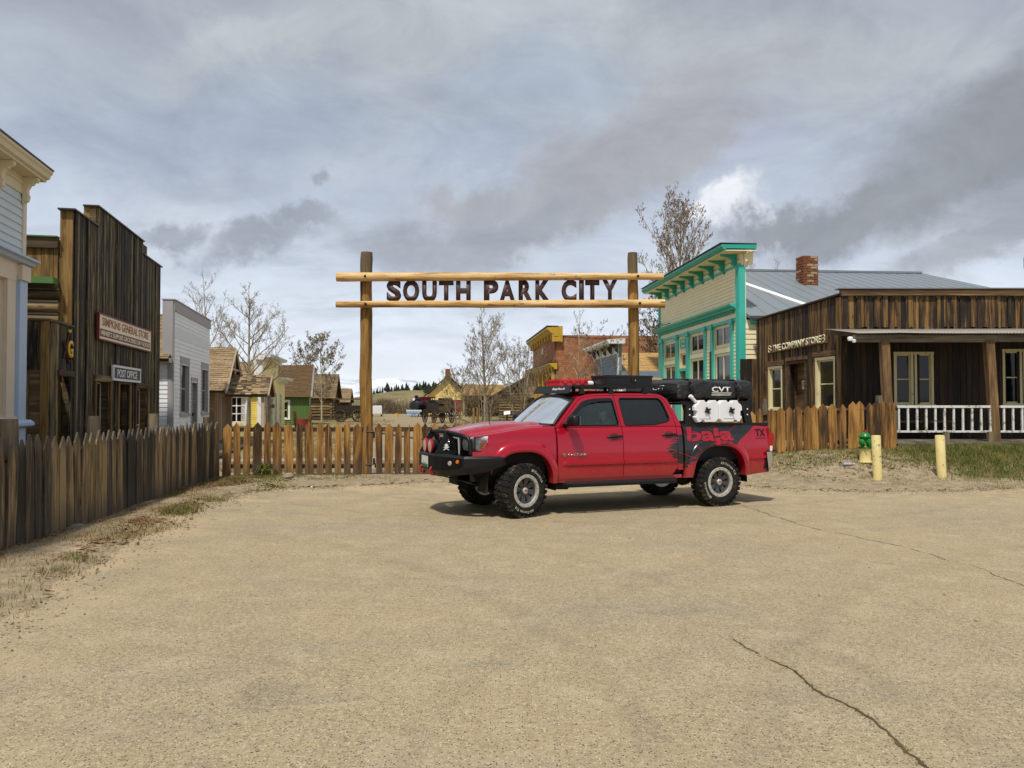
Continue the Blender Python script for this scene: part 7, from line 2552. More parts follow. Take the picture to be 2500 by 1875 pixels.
for sgn in (-1, 1):
    for outer, hole, gl in ((FD, FW, 'side_glass'), (RD_, RW, 'tint_glass')):
        fr_ = face_with_hole('door_frame', outer, hole, M['truck_red'], TR, sgn, 0.0, .045)
        face_with_hole('window', hole, None, M[gl], fr_, sgn, -.016, .004)
        seal(hole, sgn, fr_)
        if gl == 'side_glass':
            vis = [(.80, 1.345), (.96, 1.50)] + arc((1.10, 1.625), (1.42, 1.692), (1.20, 1.684), 6) + [(1.64, 1.693), (1.64, 1.655), (1.42, 1.650), (1.26, 1.625), (1.14, 1.58), (.97, 1.455)]
            face_with_hole('rain_visor', vis, None, M['truck_black'], fr_, sgn, .012, .008)
    # the strip of cab round the doors
    off = .008
    strip = SIL + [(2.668 + off, 1.27)] + [(s + off * .7, z + off * .7) for s, z in reversed(RD_[2:-1])] + [(1.685, 1.742 + off), (1.675, 1.742 + off)] + [(s - off * .7, z + off * .7) for s, z in reversed(FD[1:-2])] + [(.665 - off, 1.27)]
    face_with_hole('cab_pillar', strip, None, M['truck_red'], TR, sgn, .002, .06)
    ip = [(.62, 1.27), (.82, 1.47), (1.0, 1.645), (1.12, 1.72), (1.42, 1.757), (2.36, 1.765), (2.52, 1.73), (2.63, 1.62), (2.76, 1.27), (2.60, 1.27), (2.60, 1.45), (2.50, 1.66), (2.38, 1.71), (1.76, 1.71), (1.76, 1.27), (1.66, 1.27), (1.66, 1.71), (1.42, 1.70), (1.12, 1.64), (.74, 1.27)]
    face_with_hole('inner_frame', ip, None, M['seat_dark'], TR, sgn, -.03, .02)
# roof
vs, fs = [], []
ss = [.93, .96, 1.0, 1.06, 1.15, 1.28, 1.45, 1.7, 2.0, 2.25, 2.38, 2.48, 2.56, 2.60]
def roof_z(s): return 1.765 + .05 * smooth01(s, .90, 1.45) * (1 - .9 * smooth01(s, 2.25, 2.64)) - .05 * (1 - smooth01(s, .9, 1.15)) - .07 * smooth01(s, 2.42, 2.62)
def sil_z(s):
    for (a, za), (b_, zb) in zip(SIL, SIL[1:]):
        if a <= s <= b_: return za + (zb - za) * (s - a) / max(1e-6, b_ - a)
    return 1.7
for s in ss:
    ze = sil_z(min(max(s + .07, .99), 2.63)) - .004
    zr = roof_z(s)
    for j in range(25):
        f = -1 + 2 * j / 24
        a = abs(f)
        ye = gy(ze) + .003
        yy = ye * f
        z = ze + (zr - ze) * (1 - a ** 5) + .004
        z -= .012 * a * a
        xs_ = s + (.07 * a ** 3 if s < 1.2 else 0) + (.03 * a ** 3 if s > 2.4 else 0)
        vs.append((xs_, yy, z))
for i in range(len(ss) - 1):
    for j in range(24):
        a = i * 25 + j
        fs.append((a, a + 25, a + 26, a + 1))
q_ = MB()
q_.add(vs, fs)
rfo = q_.build('roof', M['truck_red'], TR, smooth='all')
# windscreen with black border
vs, fs = [], []
for i in range(9):
    t = i / 8
    for j in range(17):
        f = -1 + 2 * j / 16
        b_ = V((.615 - .24 * (1 - f * f), f * .775, 1.30 + .012 * (1 - f * f)))
        tp = V((1.005 - .075 * (1 - f * f), f * .655, 1.680 + .058 * (1 - f * f)))
        p = b_.lerp(tp, t)
        p.x -= .02 * math.sin(PI * t)
        vs.append(p)
for i in range(8):
    for j in range(16):
        a = i * 17 + j
        fs.append((a, a + 1, a + 18, a + 17))
q_ = MB()
q_.add(vs, fs)
ws = q_.build('windscreen', M['screen_glass'], TR, smooth='all')
m_ = MB()
border = [vs[j] for j in range(17)] + [vs[i * 17 + 16] for i in range(1, 9)] + [vs[8 * 17 + j] for j in range(15, -1, -1)] + [vs[i * 17] for i in range(7, -1, -1)]
m_.tube([p + V((-.003, 0, .003)) for p in border], .024, 6, False)
m_.build('screen_border', M['truck_black'], ws, smooth='all')
MB().add([vs[17 * 7 + 6] + V((-.004, 0, .004)), vs[17 * 7 + 7] + V((-.004, 0, .004)), vs[17 * 8 + 7] + V((-.004, 0, .004)), vs[17 * 8 + 6] + V((-.004, 0, .004))], [(0, 1, 2, 3)]) if False else None
# rear cab wall with window
MB().hexa([(2.70, -.79, 1.26), (2.765, -.79, 1.26), (2.765, .79, 1.26), (2.70, .79, 1.26), (2.60, -.66, 1.70), (2.64, -.66, 1.70), (2.64, .66, 1.70), (2.60, .66, 1.70)]).build('rear_glass', M['tint_glass'], TR)
# mirrors
for sgn in (-1, 1):
    q_ = MB()
    vs, fs = [], []
    cx_, cy_, cz_ = .80, sgn * 1.03, 1.375
    for i in range(9):
        ph = PI * i / 8
        for j in range(16):
            th = 2 * PI * j / 16
            e = .55
            sx_ = math.copysign(abs(math.cos(th)) ** e, math.cos(th)) * math.sin(ph) ** e
            sz_ = math.copysign(abs(math.sin(th)) ** e, math.sin(th)) * math.sin(ph) ** e
            sy_ = math.cos(ph)
            vs.append((cx_ + .062 * sy_ + .0, cy_ + .115 * sx_ * (1), cz_ + .085 * sz_))
    for i in range(8):
        for j in range(16):
            a, b_ = i * 16 + j, i * 16 + (j + 1) % 16
            fs.append((a, a + 16, b_ + 16, b_))
    q_.add(vs, fs)
    mr = q_.build('mirror', M['truck_black'], TR, smooth='all')
    MB().tube([(.76, sgn * .80, 1.30), (.79, sgn * .90, 1.32), (.80, sgn * .97, 1.33)], [.045, .035, .03], 8).build('mirror_arm', M['truck_black'], mr, smooth='all')
    MB().box(.862, .866, cy_ - .095, cy_ + .095, cz_ - .065, cz_ + .065).build('mirror_glass', M['chrome'], mr)
    face_with_hole('mirror_sail', [(.70, 1.28), (.80, 1.28), (.86, 1.405)], None, M['truck_black'], mr, sgn, .004, .02)
# interior
MB().hexa([(.50, -.74, 1.0), (.95, -.76, 1.0), (.95, .76, 1.0), (.50, .74, 1.0), (.62, -.72, 1.29), (.90, -.72, 1.24), (.90, .72, 1.24), (.62, .72, 1.29)]).build('dashboard', M['seat_dark'], TR)
for y0 in (-.37, .37):
    q_ = MB()
    q_.hexa([(1.30, y0 - .24, .80), (1.85, y0 - .24, .76), (1.85, y0 + .24, .76), (1.30, y0 + .24, .80), (1.30, y0 - .24, .93), (1.80, y0 - .24, .90), (1.80, y0 + .24, .90), (1.30, y0 + .24, .93)])
    q_.hexa([(1.78, y0 - .23, .88), (1.92, y0 - .23, .88), (1.92, y0 + .23, .88), (1.78, y0 + .23, .88), (1.92, y0 - .20, 1.42), (2.03, y0 - .20, 1.42), (2.03, y0 + .20, 1.42), (1.92, y0 + .20, 1.42)])
    q_.hexa([(1.94, y0 - .13, 1.44), (2.03, y0 - .13, 1.44), (2.03, y0 + .13, 1.44), (1.94, y0 + .13, 1.44), (1.97, y0 - .12, 1.62), (2.05, y0 - .12, 1.62), (2.05, y0 + .12, 1.62), (1.97, y0 + .12, 1.62)])
    q_.build('seat', M['seat_dark'], TR)
MB().box(2.2, 2.6, -.7, .7, .8, 1.3).build('rear_seat', M['seat_dark'], TR)
stw = MB().tube([(1.12 + .05 * math.sin(2 * PI * i / 20), -.37 + .19 * math.cos(2 * PI * i / 20), 1.17 + .17 * math.sin(2 * PI * i / 20)) for i in range(21)], .016, 6, False)
stw.tube([(1.0, -.37, 1.10), (1.12, -.37, 1.17)], .03, 6)
stw.build('steering_wheel', M['seat_dark'], TR, smooth='all')
# bed interior, tailgate, lights, rear bumper
MB().box(2.80, 4.42, -.78, -.74, .72, 1.262).box(2.80, 4.42, .74, .78, .72, 1.262).box(2.80, 4.42, -.74, .74, .70, .75).box(2.80, 2.84, -.74, .74, .75, 1.26).build('bed_liner', M['truck_plastic'], TR)
MB().hexa([(4.40, -.82, .60), (4.44, -.82, .60), (4.44, .82, .60), (4.40, .82, .60), (4.44, -.80, 1.28), (4.48, -.80, 1.28), (4.48, .80, 1.28), (4.44, .80, 1.28)]).build('tailgate', M['truck_red'], TR)
for sgn in (-1, 1):
    out = [(4.445, 1.22), (4.455, 1.16), (4.53, 1.14), (4.55, 1.08), (4.545, 1.0), (4.51, .93), (4.50, .84), (4.42, .83)]
    q_ = MB()
    q_.prism([(x, sgn * .885, z) for x, z in out], (0, -sgn * .10, 0))
    tl = q_.build('tail_light', M['lamp_red'], TR)
    MB().prism([(x, sgn * .890, z) for x, z in [(4.46, .845), (4.503, .845), (4.512, .93), (4.462, .93)]], (0, -sgn * .02, 0)).build('reverse_lens', M['white_sheet'], tl)
    MB().tube([(4.556, sgn * .84, z) for z in (1.12, 1.06, 1.0)], .014, 6).build('lens_rib', M['chrome'], tl)
vs, fs = [], []
k = 20
for i in range(k + 1):
    f = -1 + 2 * i / k
    y = .93 * f
    bk_ = .14 * max(0, (abs(f) - .72) / .28) ** 2
    for x, z in ((4.36 + .0, .835), (4.585, .835), (4.615, .80), (4.60, .66), (4.54, .56), (4.40, .53)):
        vs.append((x - bk_ * (1 if x > 4.4 else 0), y, z))
for i in range(k):
    for j in range(5):
        a = i * 6 + j
        fs.append((a, a + 1, a + 7, a + 6))
fs.append(tuple(range(6)))
fs.append(tuple(reversed(range(k * 6, k * 6 + 6))))
q_ = MB()
q_.add(vs, fs)
rb = q_.build('rear_bumper', M['chrome'], TR, smooth=30)
MB().box(4.42, 4.60, -.86, .86, .838, .862).build('bumper_pad', M['truck_black'], rb)
MB().hexa([(4.33, -.90, .57), (4.40, -.90, .55), (4.40, -.84, .55), (4.33, -.84, .57), (4.40, -.90, .86), (4.455, -.90, .86), (4.455, -.84, .86), (4.40, -.84, .86)]).build('bumper_bracket', M['truck_black'], rb)
m_ = MB()
m_.tube([(4.05, -.55, .52), (4.12, -.55, .45), (4.2, -.55, .46), (4.22, -.55, .55)], .03, 6)
m_.build('tow_hook', M['chassis'], TR)
# underbody
ch_ = MB()
ch_.box(-.55, 4.25, -.50, -.40, .50, .60).box(-.55, 4.25, .40, .50, .50, .60).box(-.2, 2.6, -.40, .40, .48, .56)
ch_.tube([(AX2, -.75, AZ), (AX2, .75, AZ)], .055, 10).lathe([(0, -.14), (.13, -.10), (.15, 0), (.13, .10), (0, .14)], 12, 'Y', (AX2, .1, AZ))
ch_.tube([(AX1, -.75, AZ), (AX1, -.3, AZ + .06), (AX1, .3, AZ + .06), (AX1, .75, AZ)], .045, 8)
ch_.tube([(-.5, -.35, .60), (-.25, -.5, .34), (.1, -.6, .36)], .035, 8).tube([(-.5, .35, .60), (-.25, .5, .34), (.1, .6, .36)], .035, 8)
ch_.tube([(AX1 - .05, -.58, .42), (AX1 + .04, -.56, .90)], .055, 10).tube([(AX1 - .05, .58, .42), (AX1 + .04, .56, .90)], .055, 10)
ch_.tube([(1.0, -.25, .5), (2.2, -.3, .48), (3.1, -.5, .5), (4.3, -.6, .48)], .035, 8)
ch_.hexa([(-.95, -.42, .58), (-.15, -.5, .34), (-.15, .5, .34), (-.95, .42, .58), (-.95, -.42, .60), (-.15, -.5, .365), (-.15, .5, .365), (-.95, .42, .60)])
ch_.hexa([(2.6, .1, .42), (3.0, .1, .42), (3.0, .6, .42), (2.6, .6, .42), (2.6, .1, .55), (3.0, .1, .55), (3.0, .6, .55), (2.6, .6, .55)])
ch_.lathe([(.0, -.16), (.10, -.15), (.11, .1), (.05, .15), (0, .15)], 10, 'X', (.80, -.62, .45))
ch_.build('chassis', M['chassis'], TR, smooth=40)
for sgn in (-1, 1):
    q_ = MB()
    q_.tube([(.72, sgn * .80, .445), (.80, sgn * .935, .445), (2.60, sgn * .935, .445), (2.68, sgn * .80, .445)], .042, 12)
    for s in (1.0, 1.6, 2.3):
        q_.tube([(s, sgn * .5, .52), (s, sgn * .92, .45)], .025, 6)
    q_.build('rock_slider', M['powder_black'], TR, smooth=40)
# ---- wheels
def bend_text(body, r_, a0, h_, mat, parent, y, spacing=1.0):
    """raised sidewall lettering: a0 is the middle angle, clockwise seen from outside"""
    me_, w_, hh = text_mesh(body, None, h_, .002, .0, spacing)
    for v in me_.vertices:
        a = a0 + (v.co.x - w_ / 2) / r_
        rr = r_ - hh / 2 + v.co.z
        v.co = V((rr * math.sin(a), y + v.co.y, rr * math.cos(a)))
    me_.materials.append(mat)
    return link('lettering', me_, parent)
def wheel_mesh():
    q_ = MB()
    hw_ = .128
    q_.lathe([(.225, -hw_ + .018), (.245, -hw_ - .002), (.30, -hw_ - .008), (.345, -hw_ + .002), (.368, -hw_ + .02), (.374, -hw_ + .05), (.374, hw_ - .05), (.368, hw_ - .02), (.345, hw_ - .002), (.30, hw_ + .008), (.245, hw_ + .002), (.225, hw_ - .018)], 60, 'Y')
    n_ = 30
    q = random.Random(3)
    def block(a0, a1, y0, y1, r0=.370, r1=WR, sk=0.0):
        pts_ = []
        for rr in (r0, r1):
            for (a, y) in ((a0, y0), (a1, y0), (a1 + sk, y1), (a0 + sk, y1)):
                pts_.append((rr * math.cos(a), y, -rr * math.sin(a)))
        q_.hexa(pts_)
    for k in range(n_):
        a = 2 * PI * k / n_
        d = 2 * PI / n_
        block(a + .02, a + d * .80, -.118, -.072, sk=.03)
        block(a + .02 + d * .5, a + d * 1.30, .072, .118, sk=-.03)
        block(a + .0, a + d * .70, -.064, -.022, sk=.07)
        block(a + d * .45, a + d * 1.15, .022, .064, sk=-.07)
        block(a + d * .2, a + d * .55, -.018, .018, sk=.04)
        block(a + d * .62, a + d * .95, -.018, .018, sk=-.04)
        # shoulder lugs
        for s_ in (-1, 1):
            p = []
            off = 0 if s_ < 0 else d * .5
            for rr, y in ((.372, s_ * .122), (.345, s_ * .140)):
                for aa in (a + .03 + off, a + d * (.80 if k % 2 else .6) + off):
                    p.append((rr * math.cos(aa), y, -rr * math.sin(aa)))
            for rr, y in ((.386, s_ * .120), (.348, s_ * .128)):
                for aa in (a + .03 + off, a + d * (.80 if k % 2 else .6) + off):
                    p.append((rr * math.cos(aa), y * 1.10, -rr * math.sin(aa)))
            q_.hexa([p[0], p[1], p[3], p[2], p[4], p[5], p[7], p[6]])
    return q_.mesh('tyre', [M['tyre']], 35)
WM = wheel_mesh()
q_ = MB()
q_.lathe([(.232, -.105), (.236, -.122), (.228, -.128), (.190, -.126), (.186, -.115), (.178, -.07), (.178, .11), (.232, .115)], 48, 'Y')
RIM = q_.mesh('rim', [M['rim_silver']], 35)
q_ = MB()
q_.lathe([(.0, -.075), (.070, -.075), (.078, -.068), (.082, -.05)], 32, 'Y')
for k in range(8):
    a = 2 * PI * k / 8 + .2
    for (w0, w1, y0, y1) in ((.052, .046, -.058, -.082),):
        ca, sa = math.cos(a), math.sin(a)
        def P_(r_, t, y): return (r_ * ca - t * sa, y, -(r_ * sa + t * ca))
        q_.hexa([P_(.06, -.030, -.035), P_(.06, .030, -.035), P_(.182, .050, -.05), P_(.182, -.050, -.05), P_(.06, -.026, -.066), P_(.06, .026, -.066), P_(.182, .044, -.090), P_(.182, -.044, -.090)])
q_.lathe([(.186, -.098), (.168, -.094), (.160, -.080), (.160, -.045)], 48, 'Y')
q_.lathe([(0, -.01), (.178, -.01)], 32, 'Y')
for k in range(6):
    a = 2 * PI * k / 6
    q_.lathe([(.010, -.05), (.010, -.086), (0, -.088)], 6, 'Y', (.060 * math.cos(a), 0, .060 * math.sin(a)))
SPK = q_.mesh('spokes', [M['rim_grey']], 35)
BOLTS = MB()
for k in range(16):
    a = 2 * PI * k / 16 + .1
    BOLTS.lathe([(.006, -.126), (.006, -.131), (0, -.132)], 6, 'Y', (.210 * math.cos(a), 0, .210 * math.sin(a)))
BOLTS = BOLTS.mesh('rim_bolts', [M['truck_black']])
CAP = MB().lathe([(.045, -.06), (.045, -.098), (.036, -.106), (0, -.108)], 24, 'Y').mesh('hub_cap', [M['rim_silver']], 35)
for (s, sgn, steer) in ((AX1, -1, 17), (AX2, -1, 0), (AX1, 1, 17), (AX2, 1, 0)):
    wh = link('wheel', WM, TR, (s, sgn * .815, AZ), R(steer + (180 if sgn > 0 else 0)))
    link('rim', RIM, wh)
    link('spokes', SPK, wh)
    link('rim_bolts', BOLTS, wh)
    link('hub_cap', CAP, wh)
    if sgn < 0:
        rot = .75 if s == AX1 else -2.0
        bend_text('BFGoodrich', .300, rot, .036, M['tyre_letter'], wh, -.135, 1.12)
        bend_text('All-Terrain T/A', .300, rot + 2.6, .036, M['tyre_letter'], wh, -.135, 1.12)
        text('lettering', wh, 'TRD', (-.030, -.1085, -.012), M['badge_red'], .060, .026, .002, .01)
    q_ = MB()
    q_.lathe([(0, .05), (.15, .05), (.15, .02), (0, .02)], 20, 'Y')
    q_.build('brake_disc', M['chassis'], wh)
# ---- front bumper and bull bar
BS = [(-.25, -.955), (-.55, -.945), (-.80, -.86), (-1.03, -.50), (-1.075, -.40)]
path = BS + [(-1.09, 0.0)] + [(s, -y) for s, y in reversed(BS)]
vs, fs = [], []
for (s, y) in path:
    a = abs(y)
    zt_ = .905 if a < .85 else .885
    zb_ = .585 + .05 * smooth01(a, .45, .90) + (.13 if s > -.4 else 0.03 * smooth01(s, -.8, -.5))
    n2 = V((s, y)).normalized() if a > .3 else V((-1, 0))
    inx = V((-s - .0, -y)).normalized() * .10
    sl = .06
    vs += [(s + .18 * (a < .7) + .02, y * .86, zt_ - .005), (s + .02, y * .985, zt_), (s, y, zt_ - .03), (s, y, zb_ + .09), (s + sl, y * .97, zb_), (s + .25 * (a < .7) + .05, y * .85, zb_ + .01)]
m__ = 6
for i in range(len(path) - 1):
    for j in range(m__):
        a, b_ = i * m__ + j, i * m__ + (j + 1) % m__
        fs.append((a, b_, b_ + m__, a + m__))
fs.append(tuple(reversed(range(m__))))
fs.append(tuple(range((len(path) - 1) * m__, len(path) * m__)))
q_ = MB()
q_.add(vs, fs)
fb = q_.build('front_bumper', M['powder_black'], TR, smooth=25)
bb = MB()
top = [(-.655, -.735, .90), (-.665, -.735, 1.08), (-.685, -.71, 1.135), (-.74, -.62, 1.165), (-.865, -.38, 1.205), (-.90, 0, 1.215), (-.865, .38, 1.205), (-.74, .62, 1.165), (-.685, .71, 1.135), (-.665, .735, 1.08), (-.655, .735, .90)]
bb.tube(top, .031, 12)
bb.build('bull_bar', M['powder_black'], TR, smooth=50)
for sgn in (-1, 1):
    q_ = MB()
    y = sgn * .375
    # triangular plate with an opening
    q_.prism([(-1.07, y - .012, .90), (-.99, y - .012, .90), (-.83, y - .012, 1.17), (-.84, y - .012, 1.235), (-.895, y - .012, 1.235)], (0, .024, 0))
    q_.prism([(-.99, y - .012, .90), (-.70, y - .012, .90), (-.72, y - .012, .945), (-.965, y - .012, .945)], (0, .024, 0))
    q_.prism([(-.76, y - .012, .945), (-.70, y - .012, .92), (-.815, y - .012, 1.19), (-.86, y - .012, 1.14)], (0, .024, 0))
    q_.build('bull_bar_upright', M['powder_black'], TR)
    # driving lamps between the uprights
    y = sgn * .13
    q_ = MB()
    q_.lathe([(.088, .10), (.098, .03), (.098, 0)], 24, 'X', (-1.06, y, 1.005))
    lp = q_.build('driving_lamp', M['truck_black'], TR, smooth=40)
    MB().lathe([(.100, .02), (.104, -.006), (.092, -.012)], 24, 'X', (-1.06, y, 1.005)).build('lamp_ring', M['badge_red'], lp, smooth=40)
    MB().lathe([(.093, -.008), (.05, -.018), (0, -.022)], 24, 'X', (-1.06, y, 1.005)).build('lamp_lens', plain('lens_pink', (.55, .40, .33), .25) if 'lens_pink' not in bpy.data.materials else bpy.data.materials['lens_pink'], lp, smooth='all')
    MB().tube([(-1.0, y, .90), (-1.0, y, .93)], .02, 6).build('lamp_mount', M['truck_black'], lp)
    # fog and turn lamps on raised wing panels, recess shade painted black
    n0, n1 = V((-1.015, sgn * .535, 0)), V((-.83, sgn * .82, 0))
    nn = V((n1.y - n0.y, -(n1.x - n0.x), 0)).normalized()
    if nn.x > 0: nn = -nn
    nn = V((nn.x, nn.y, 0))
    o_ = nn * .004
    pts_ = [n0 + o_ + V((0, 0, .70)), n0.lerp(n1, .85) + o_ + V((0, 0, .715)), n1 + o_ + V((0, 0, .76)), n1 + o_ + V((0, 0, .855)), n0 + o_ + V((0, 0, .86))]
    fg = MB().prism(pts_, nn * .004).build('lamp_recess_shade', plain('recess_shade_black', (.004, .004, .005), .35) if 'recess_shade_black' not in bpy.data.materials else bpy.data.materials['recess_shade_black'], fb)
    c_ = n0.lerp(n1, .45) + V((0, 0, .785)) + nn * .008
    q_ = MB()
    dir_ = nn
    q_.tube([c_, c_ + dir_ * .012], [.034, .028], 16)
    q_.build('fog_lamp', M['rim_silver'], fg)
    c_ = n0.lerp(n1, .85) + V((0, 0, .81)) + nn * .008
    MB().tube([c_, c_ + dir_ * .010], [.028, .024], 12).build('turn_lamp', M['lamp_amber'], fg)
    MB().tube([(-1.05 + .05 * math.sin(2 * PI * i / 14), sgn * .25, .655 + .055 * math.cos(2 * PI * i / 14)) for i in range(15)], .018, 6, False).build('shackle', M['badge_red'], fb, smooth='all')
pl = MB().box(-1.105, -1.100, -.155, .155, .70, .86).build('licence_plate', M['plate_white'], fb)
MB().box(-1.108, -1.105, -.155, .155, .70, .745).build('plate_band', plain('plate_green', (.05, .14, .08), .5), pl)
# pirate flag sticker on the bar plate
stk = MB()
stk.lathe([(0, -.004), (.026, -.002), (.026, .002)], 14, 'Y', (-.90, -.395, 1.02))
stk.box(-.915, -.885, -.397, -.393, .985, 1.0)
stk.tube([(-.94, -.395, .955), (-.86, -.395, 1.0)], .006, 5).tube([(-.94, -.395, .995), (-.86, -.395, .955)], .006, 5)
stk.build('skull_sticker', M['sign_white'], TR)
# winch cover lump behind the bar
q_ = MB()
q_.lathe([(0, -.30), (.08, -.28), (.095, 0), (.08, .28), (0, .30)], 14, 'Y', (-.90, 0, .90))
q_.build('winch', M['chassis'], TR, smooth='all')
# ---- badge and lettering on the doors and bed
y = -sidey(.8, .87) - .003
MB().lathe([(0, -.004), (.026, -.003), (.030, .002), (.030, .01)], 20, 'Y', (.725, y - .002, .872)).build('badge', plain('badge_bronze', (.22, .20, .12), .35, .6), TR, smooth=30)
text('lettering', TR, 'TACOMA', (.775, y, .855), M['chrome'], .31, .036, .006, .012)
FLP = [(1.0, -.004), (.97, .012), (.70, .034), (.40, .046), (.12, .050), (0.0, .040)]
def on_side(body, s0, z0, w_, h_, mat, bold=.0, ext=.0, jag=0.0, d=.0035, spacing=1.0):
    me_, ww, hh = text_mesh(body, w_, h_, 0, bold, spacing)
    bm = bmesh.new()
    bm.from_mesh(me_)
    bmesh.ops.triangulate(bm, faces=bm.faces)
    for _ in range(3):
        bmesh.ops.subdivide_edges(bm, edges=[e for e in bm.edges if e.calc_length() > .05], cuts=1, use_grid_fill=False)
        bmesh.ops.triangulate(bm, faces=bm.faces)
    for v in bm.verts:
        s, z = s0 + v.co.x, z0 + v.co.z
        if jag and v.is_boundary:
            z += jag * mnoise.noise((s * 30, z * 30, 1))
            s += jag * mnoise.noise((s * 30, z * 30, 7))
        fl = 0.0
        rr = lambda w_, h_: (abs((s - AX2) / w_) ** 2.7 + abs((z - .36) / (h_ - .36)) ** 2.7) ** (1 / 2.7)
        ri, ro = rr(.50, .955), rr(.625, 1.105)
        if ro < 1 <= ri:
            t = (ri - 1) / (ri - ro)
            for (t1, d1), (t0, d0) in zip(FLP, FLP[1:]):
                if t0 <= t <= t1: fl = max(0, d0 + (d1 - d0) * (t - t0) / (t1 - t0))
            fl += .003
        v.co = V((s, -(sidey(s, z) + d + fl), z))
    bmesh.ops.recalc_face_normals(bm, faces=bm.faces)
    if sum(f.normal.y for f in bm.faces) > 0:
        bmesh.ops.reverse_faces(bm, faces=bm.faces)
    bm.to_mesh(me_)
    bm.free()
    me_.materials.append(mat)
    return link('lettering', me_, TR)
on_side('baja', 2.85, .965, .86, .285, M['truck_red'], .038, jag=.014)
on_side('TX', 4.17, 1.085, .21, .125, M['truck_black'], .03, jag=.01)
on_side('BAJA SERIES', 4.175, 1.045, .215, .022, M['truck_black'], .01)
# fuel door outline and tank filler
MB().tube([(x, -(sidey(x, z) + .002), z) for x, z in [(2.93, 1.17), (3.10, 1.17), (3.12, 1.15), (3.12, 1.02), (3.09, .985), (2.97, .975), (2.93, 1.0), (2.93, 1.17)]], .005, 4, False).build('fuel_door_seam', plain('seam_dark', (.05, .002, .004), .6), TR)
# ---- roof rack
rk = link('roof_rack', MB().box(1.0, 2.58, -.60, .60, 1.872, 1.888).mesh('rack_tray', [M['powder_black']]), TR)
for y in (-.62, .62):
    MB().box(1.0, 2.60, y - .02, y + .02, 1.862, 1.898).build('rack_rail', M['powder_black'], rk)
    for s in (1.10, 1.6, 2.2):
        MB().hexa([(s, y - .02, 1.765), (s + .10, y - .02, 1.765), (s + .10, y + .02, 1.765), (s, y + .02, 1.765), (s + .03, y - .02, 1.862), (s + .07, y - .02, 1.862), (s + .07, y + .02, 1.862), (s + .03, y + .02, 1.862)]).build('rack_foot', M['powder_black'], rk)
MB().hexa([(.92, -.64, 1.775), (.935, -.64, 1.775), (.935, .64, 1.775), (.92, .64, 1.775), (.985, -.64, 1.892), (1.0, -.64, 1.892), (1.0, .64, 1.892), (.985, .64, 1.892)]).build('wind_fairing', M['powder_black'], rk)
tx_ = text('lettering', rk, 'BajaRack', (.945, -.02, 1.815), M['sign_white'], .44, .050, .003, .012, rz=R(-90))
tx_.rotation_euler = (R(-28), 0, R(-90))
for s in (1.2, 1.7, 2.3):
    MB().box(s - .02, s + .02, -.60, .60, 1.888, 1.892).build('rack_slat', M['powder_black'], rk)
# bed rack uprights
for sgn in (-1, 1):
    for s0, lean in ((2.86, -.04), (4.02, .05)):
        y = sgn * .80
        q_ = MB().hexa([(s0, y - .03, 1.305), (s0 + .14, y - .03, 1.305), (s0 + .14, y + .03, 1.305), (s0, y + .03, 1.305), (s0 - lean - .03, y - .03, 1.62), (s0 - lean + .12, y - .03, 1.62), (s0 - lean + .12, y + .03, 1.62), (s0 - lean - .03, y + .03, 1.62)])
        up_ = q_.build('bed_rack_leg', M['powder_black'], TR)
        for z in (1.44, 1.53):
            MB().lathe([(0, sgn * .008), (.012, sgn * .006), (.012, 0)], 8, 'Y', (s0 + .06 - lean * .5, y + sgn * .031, z)).build('bolt', M['white_sheet'], up_)
MB().box(2.80, 4.16, -.82, -.76, 1.60, 1.635).box(2.80, 4.16, .76, .82, 1.60, 1.635).box(2.85, 2.93, -.76, .76, 1.60, 1.63).box(4.02, 4.10, -.76, .76, 1.60, 1.63).build('bed_rack_frame', M['powder_black'], TR)

# ------------------------------------------------------------ cargo carried on the truck: things of their own
def on_truck(name, label, cat, group=None):
    return thing(name, label, cat, TO, math.atan2(TU.y, TU.x), group)
t_ = on_truck('storage_case', 'translucent bright red flat storage case lying at the front of the roof rack', 'case')
M['red_plastic'] = plain('red_plastic', (.72, .012, .025), .25, 0, .6)
MB().box(1.03, 1.52, -.12, .36, 1.893, 1.965).build('case_base', M['red_plastic'], t_)
MB().box(1.02, 1.53, -.13, .37, 1.965, 2.0).build('lid', M['red_plastic'], t_)
for s in (1.12, 1.27, 1.42):
    MB().box(s - .03, s + .03, -.143, -.12, 1.935, 1.99).build('latch', M['red_plastic'], t_)
t_ = on_truck('water_tube', 'short white tube end lying between the red case and black box on the rack', 'tube')
MB().lathe([(0, 1.54), (.04, 1.54), (.042, 1.55), (.042, 1.645), (0, 1.645)], 16, 'X', (0, -.05, 1.935)).build('tube', M['white_sheet'], t_, smooth=40)
t_ = on_truck('equipment_box', 'long flat black tread-plate box with small latch on the rear of the roof rack', 'box')
def tread_mat():
    m_, q = newmat('tread_plate')
    oc = q.n('ShaderNodeTexCoord').outputs['Object']
    ck = q.n('ShaderNodeTexVoronoi', {'Vector': oc, 'Scale': 34.0}, feature='F1').outputs['Distance']
    fin(q, (.012, .012, .013), .35, q.bump(ck, .8, .004), .3)
    return m_
M['tread_plate'] = tread_mat()
MB().box(1.66, 2.47, -.50, .0, 1.895, 2.045).build('box', M['tread_plate'], t_)
MB().box(1.65, 2.48, -.51, .01, 2.028, 2.058).build('lid', M['tread_plate'], t_)
MB().box(2.08, 2.18, -.518, -.50, 1.96, 2.0).build('latch', M['powder_black'], t_)
MB().lathe([(.010, -.525), (.010, -.518)], 8, 'Y', (2.15, 0, 1.98), caps=True).build('lock', M['chrome'], t_)

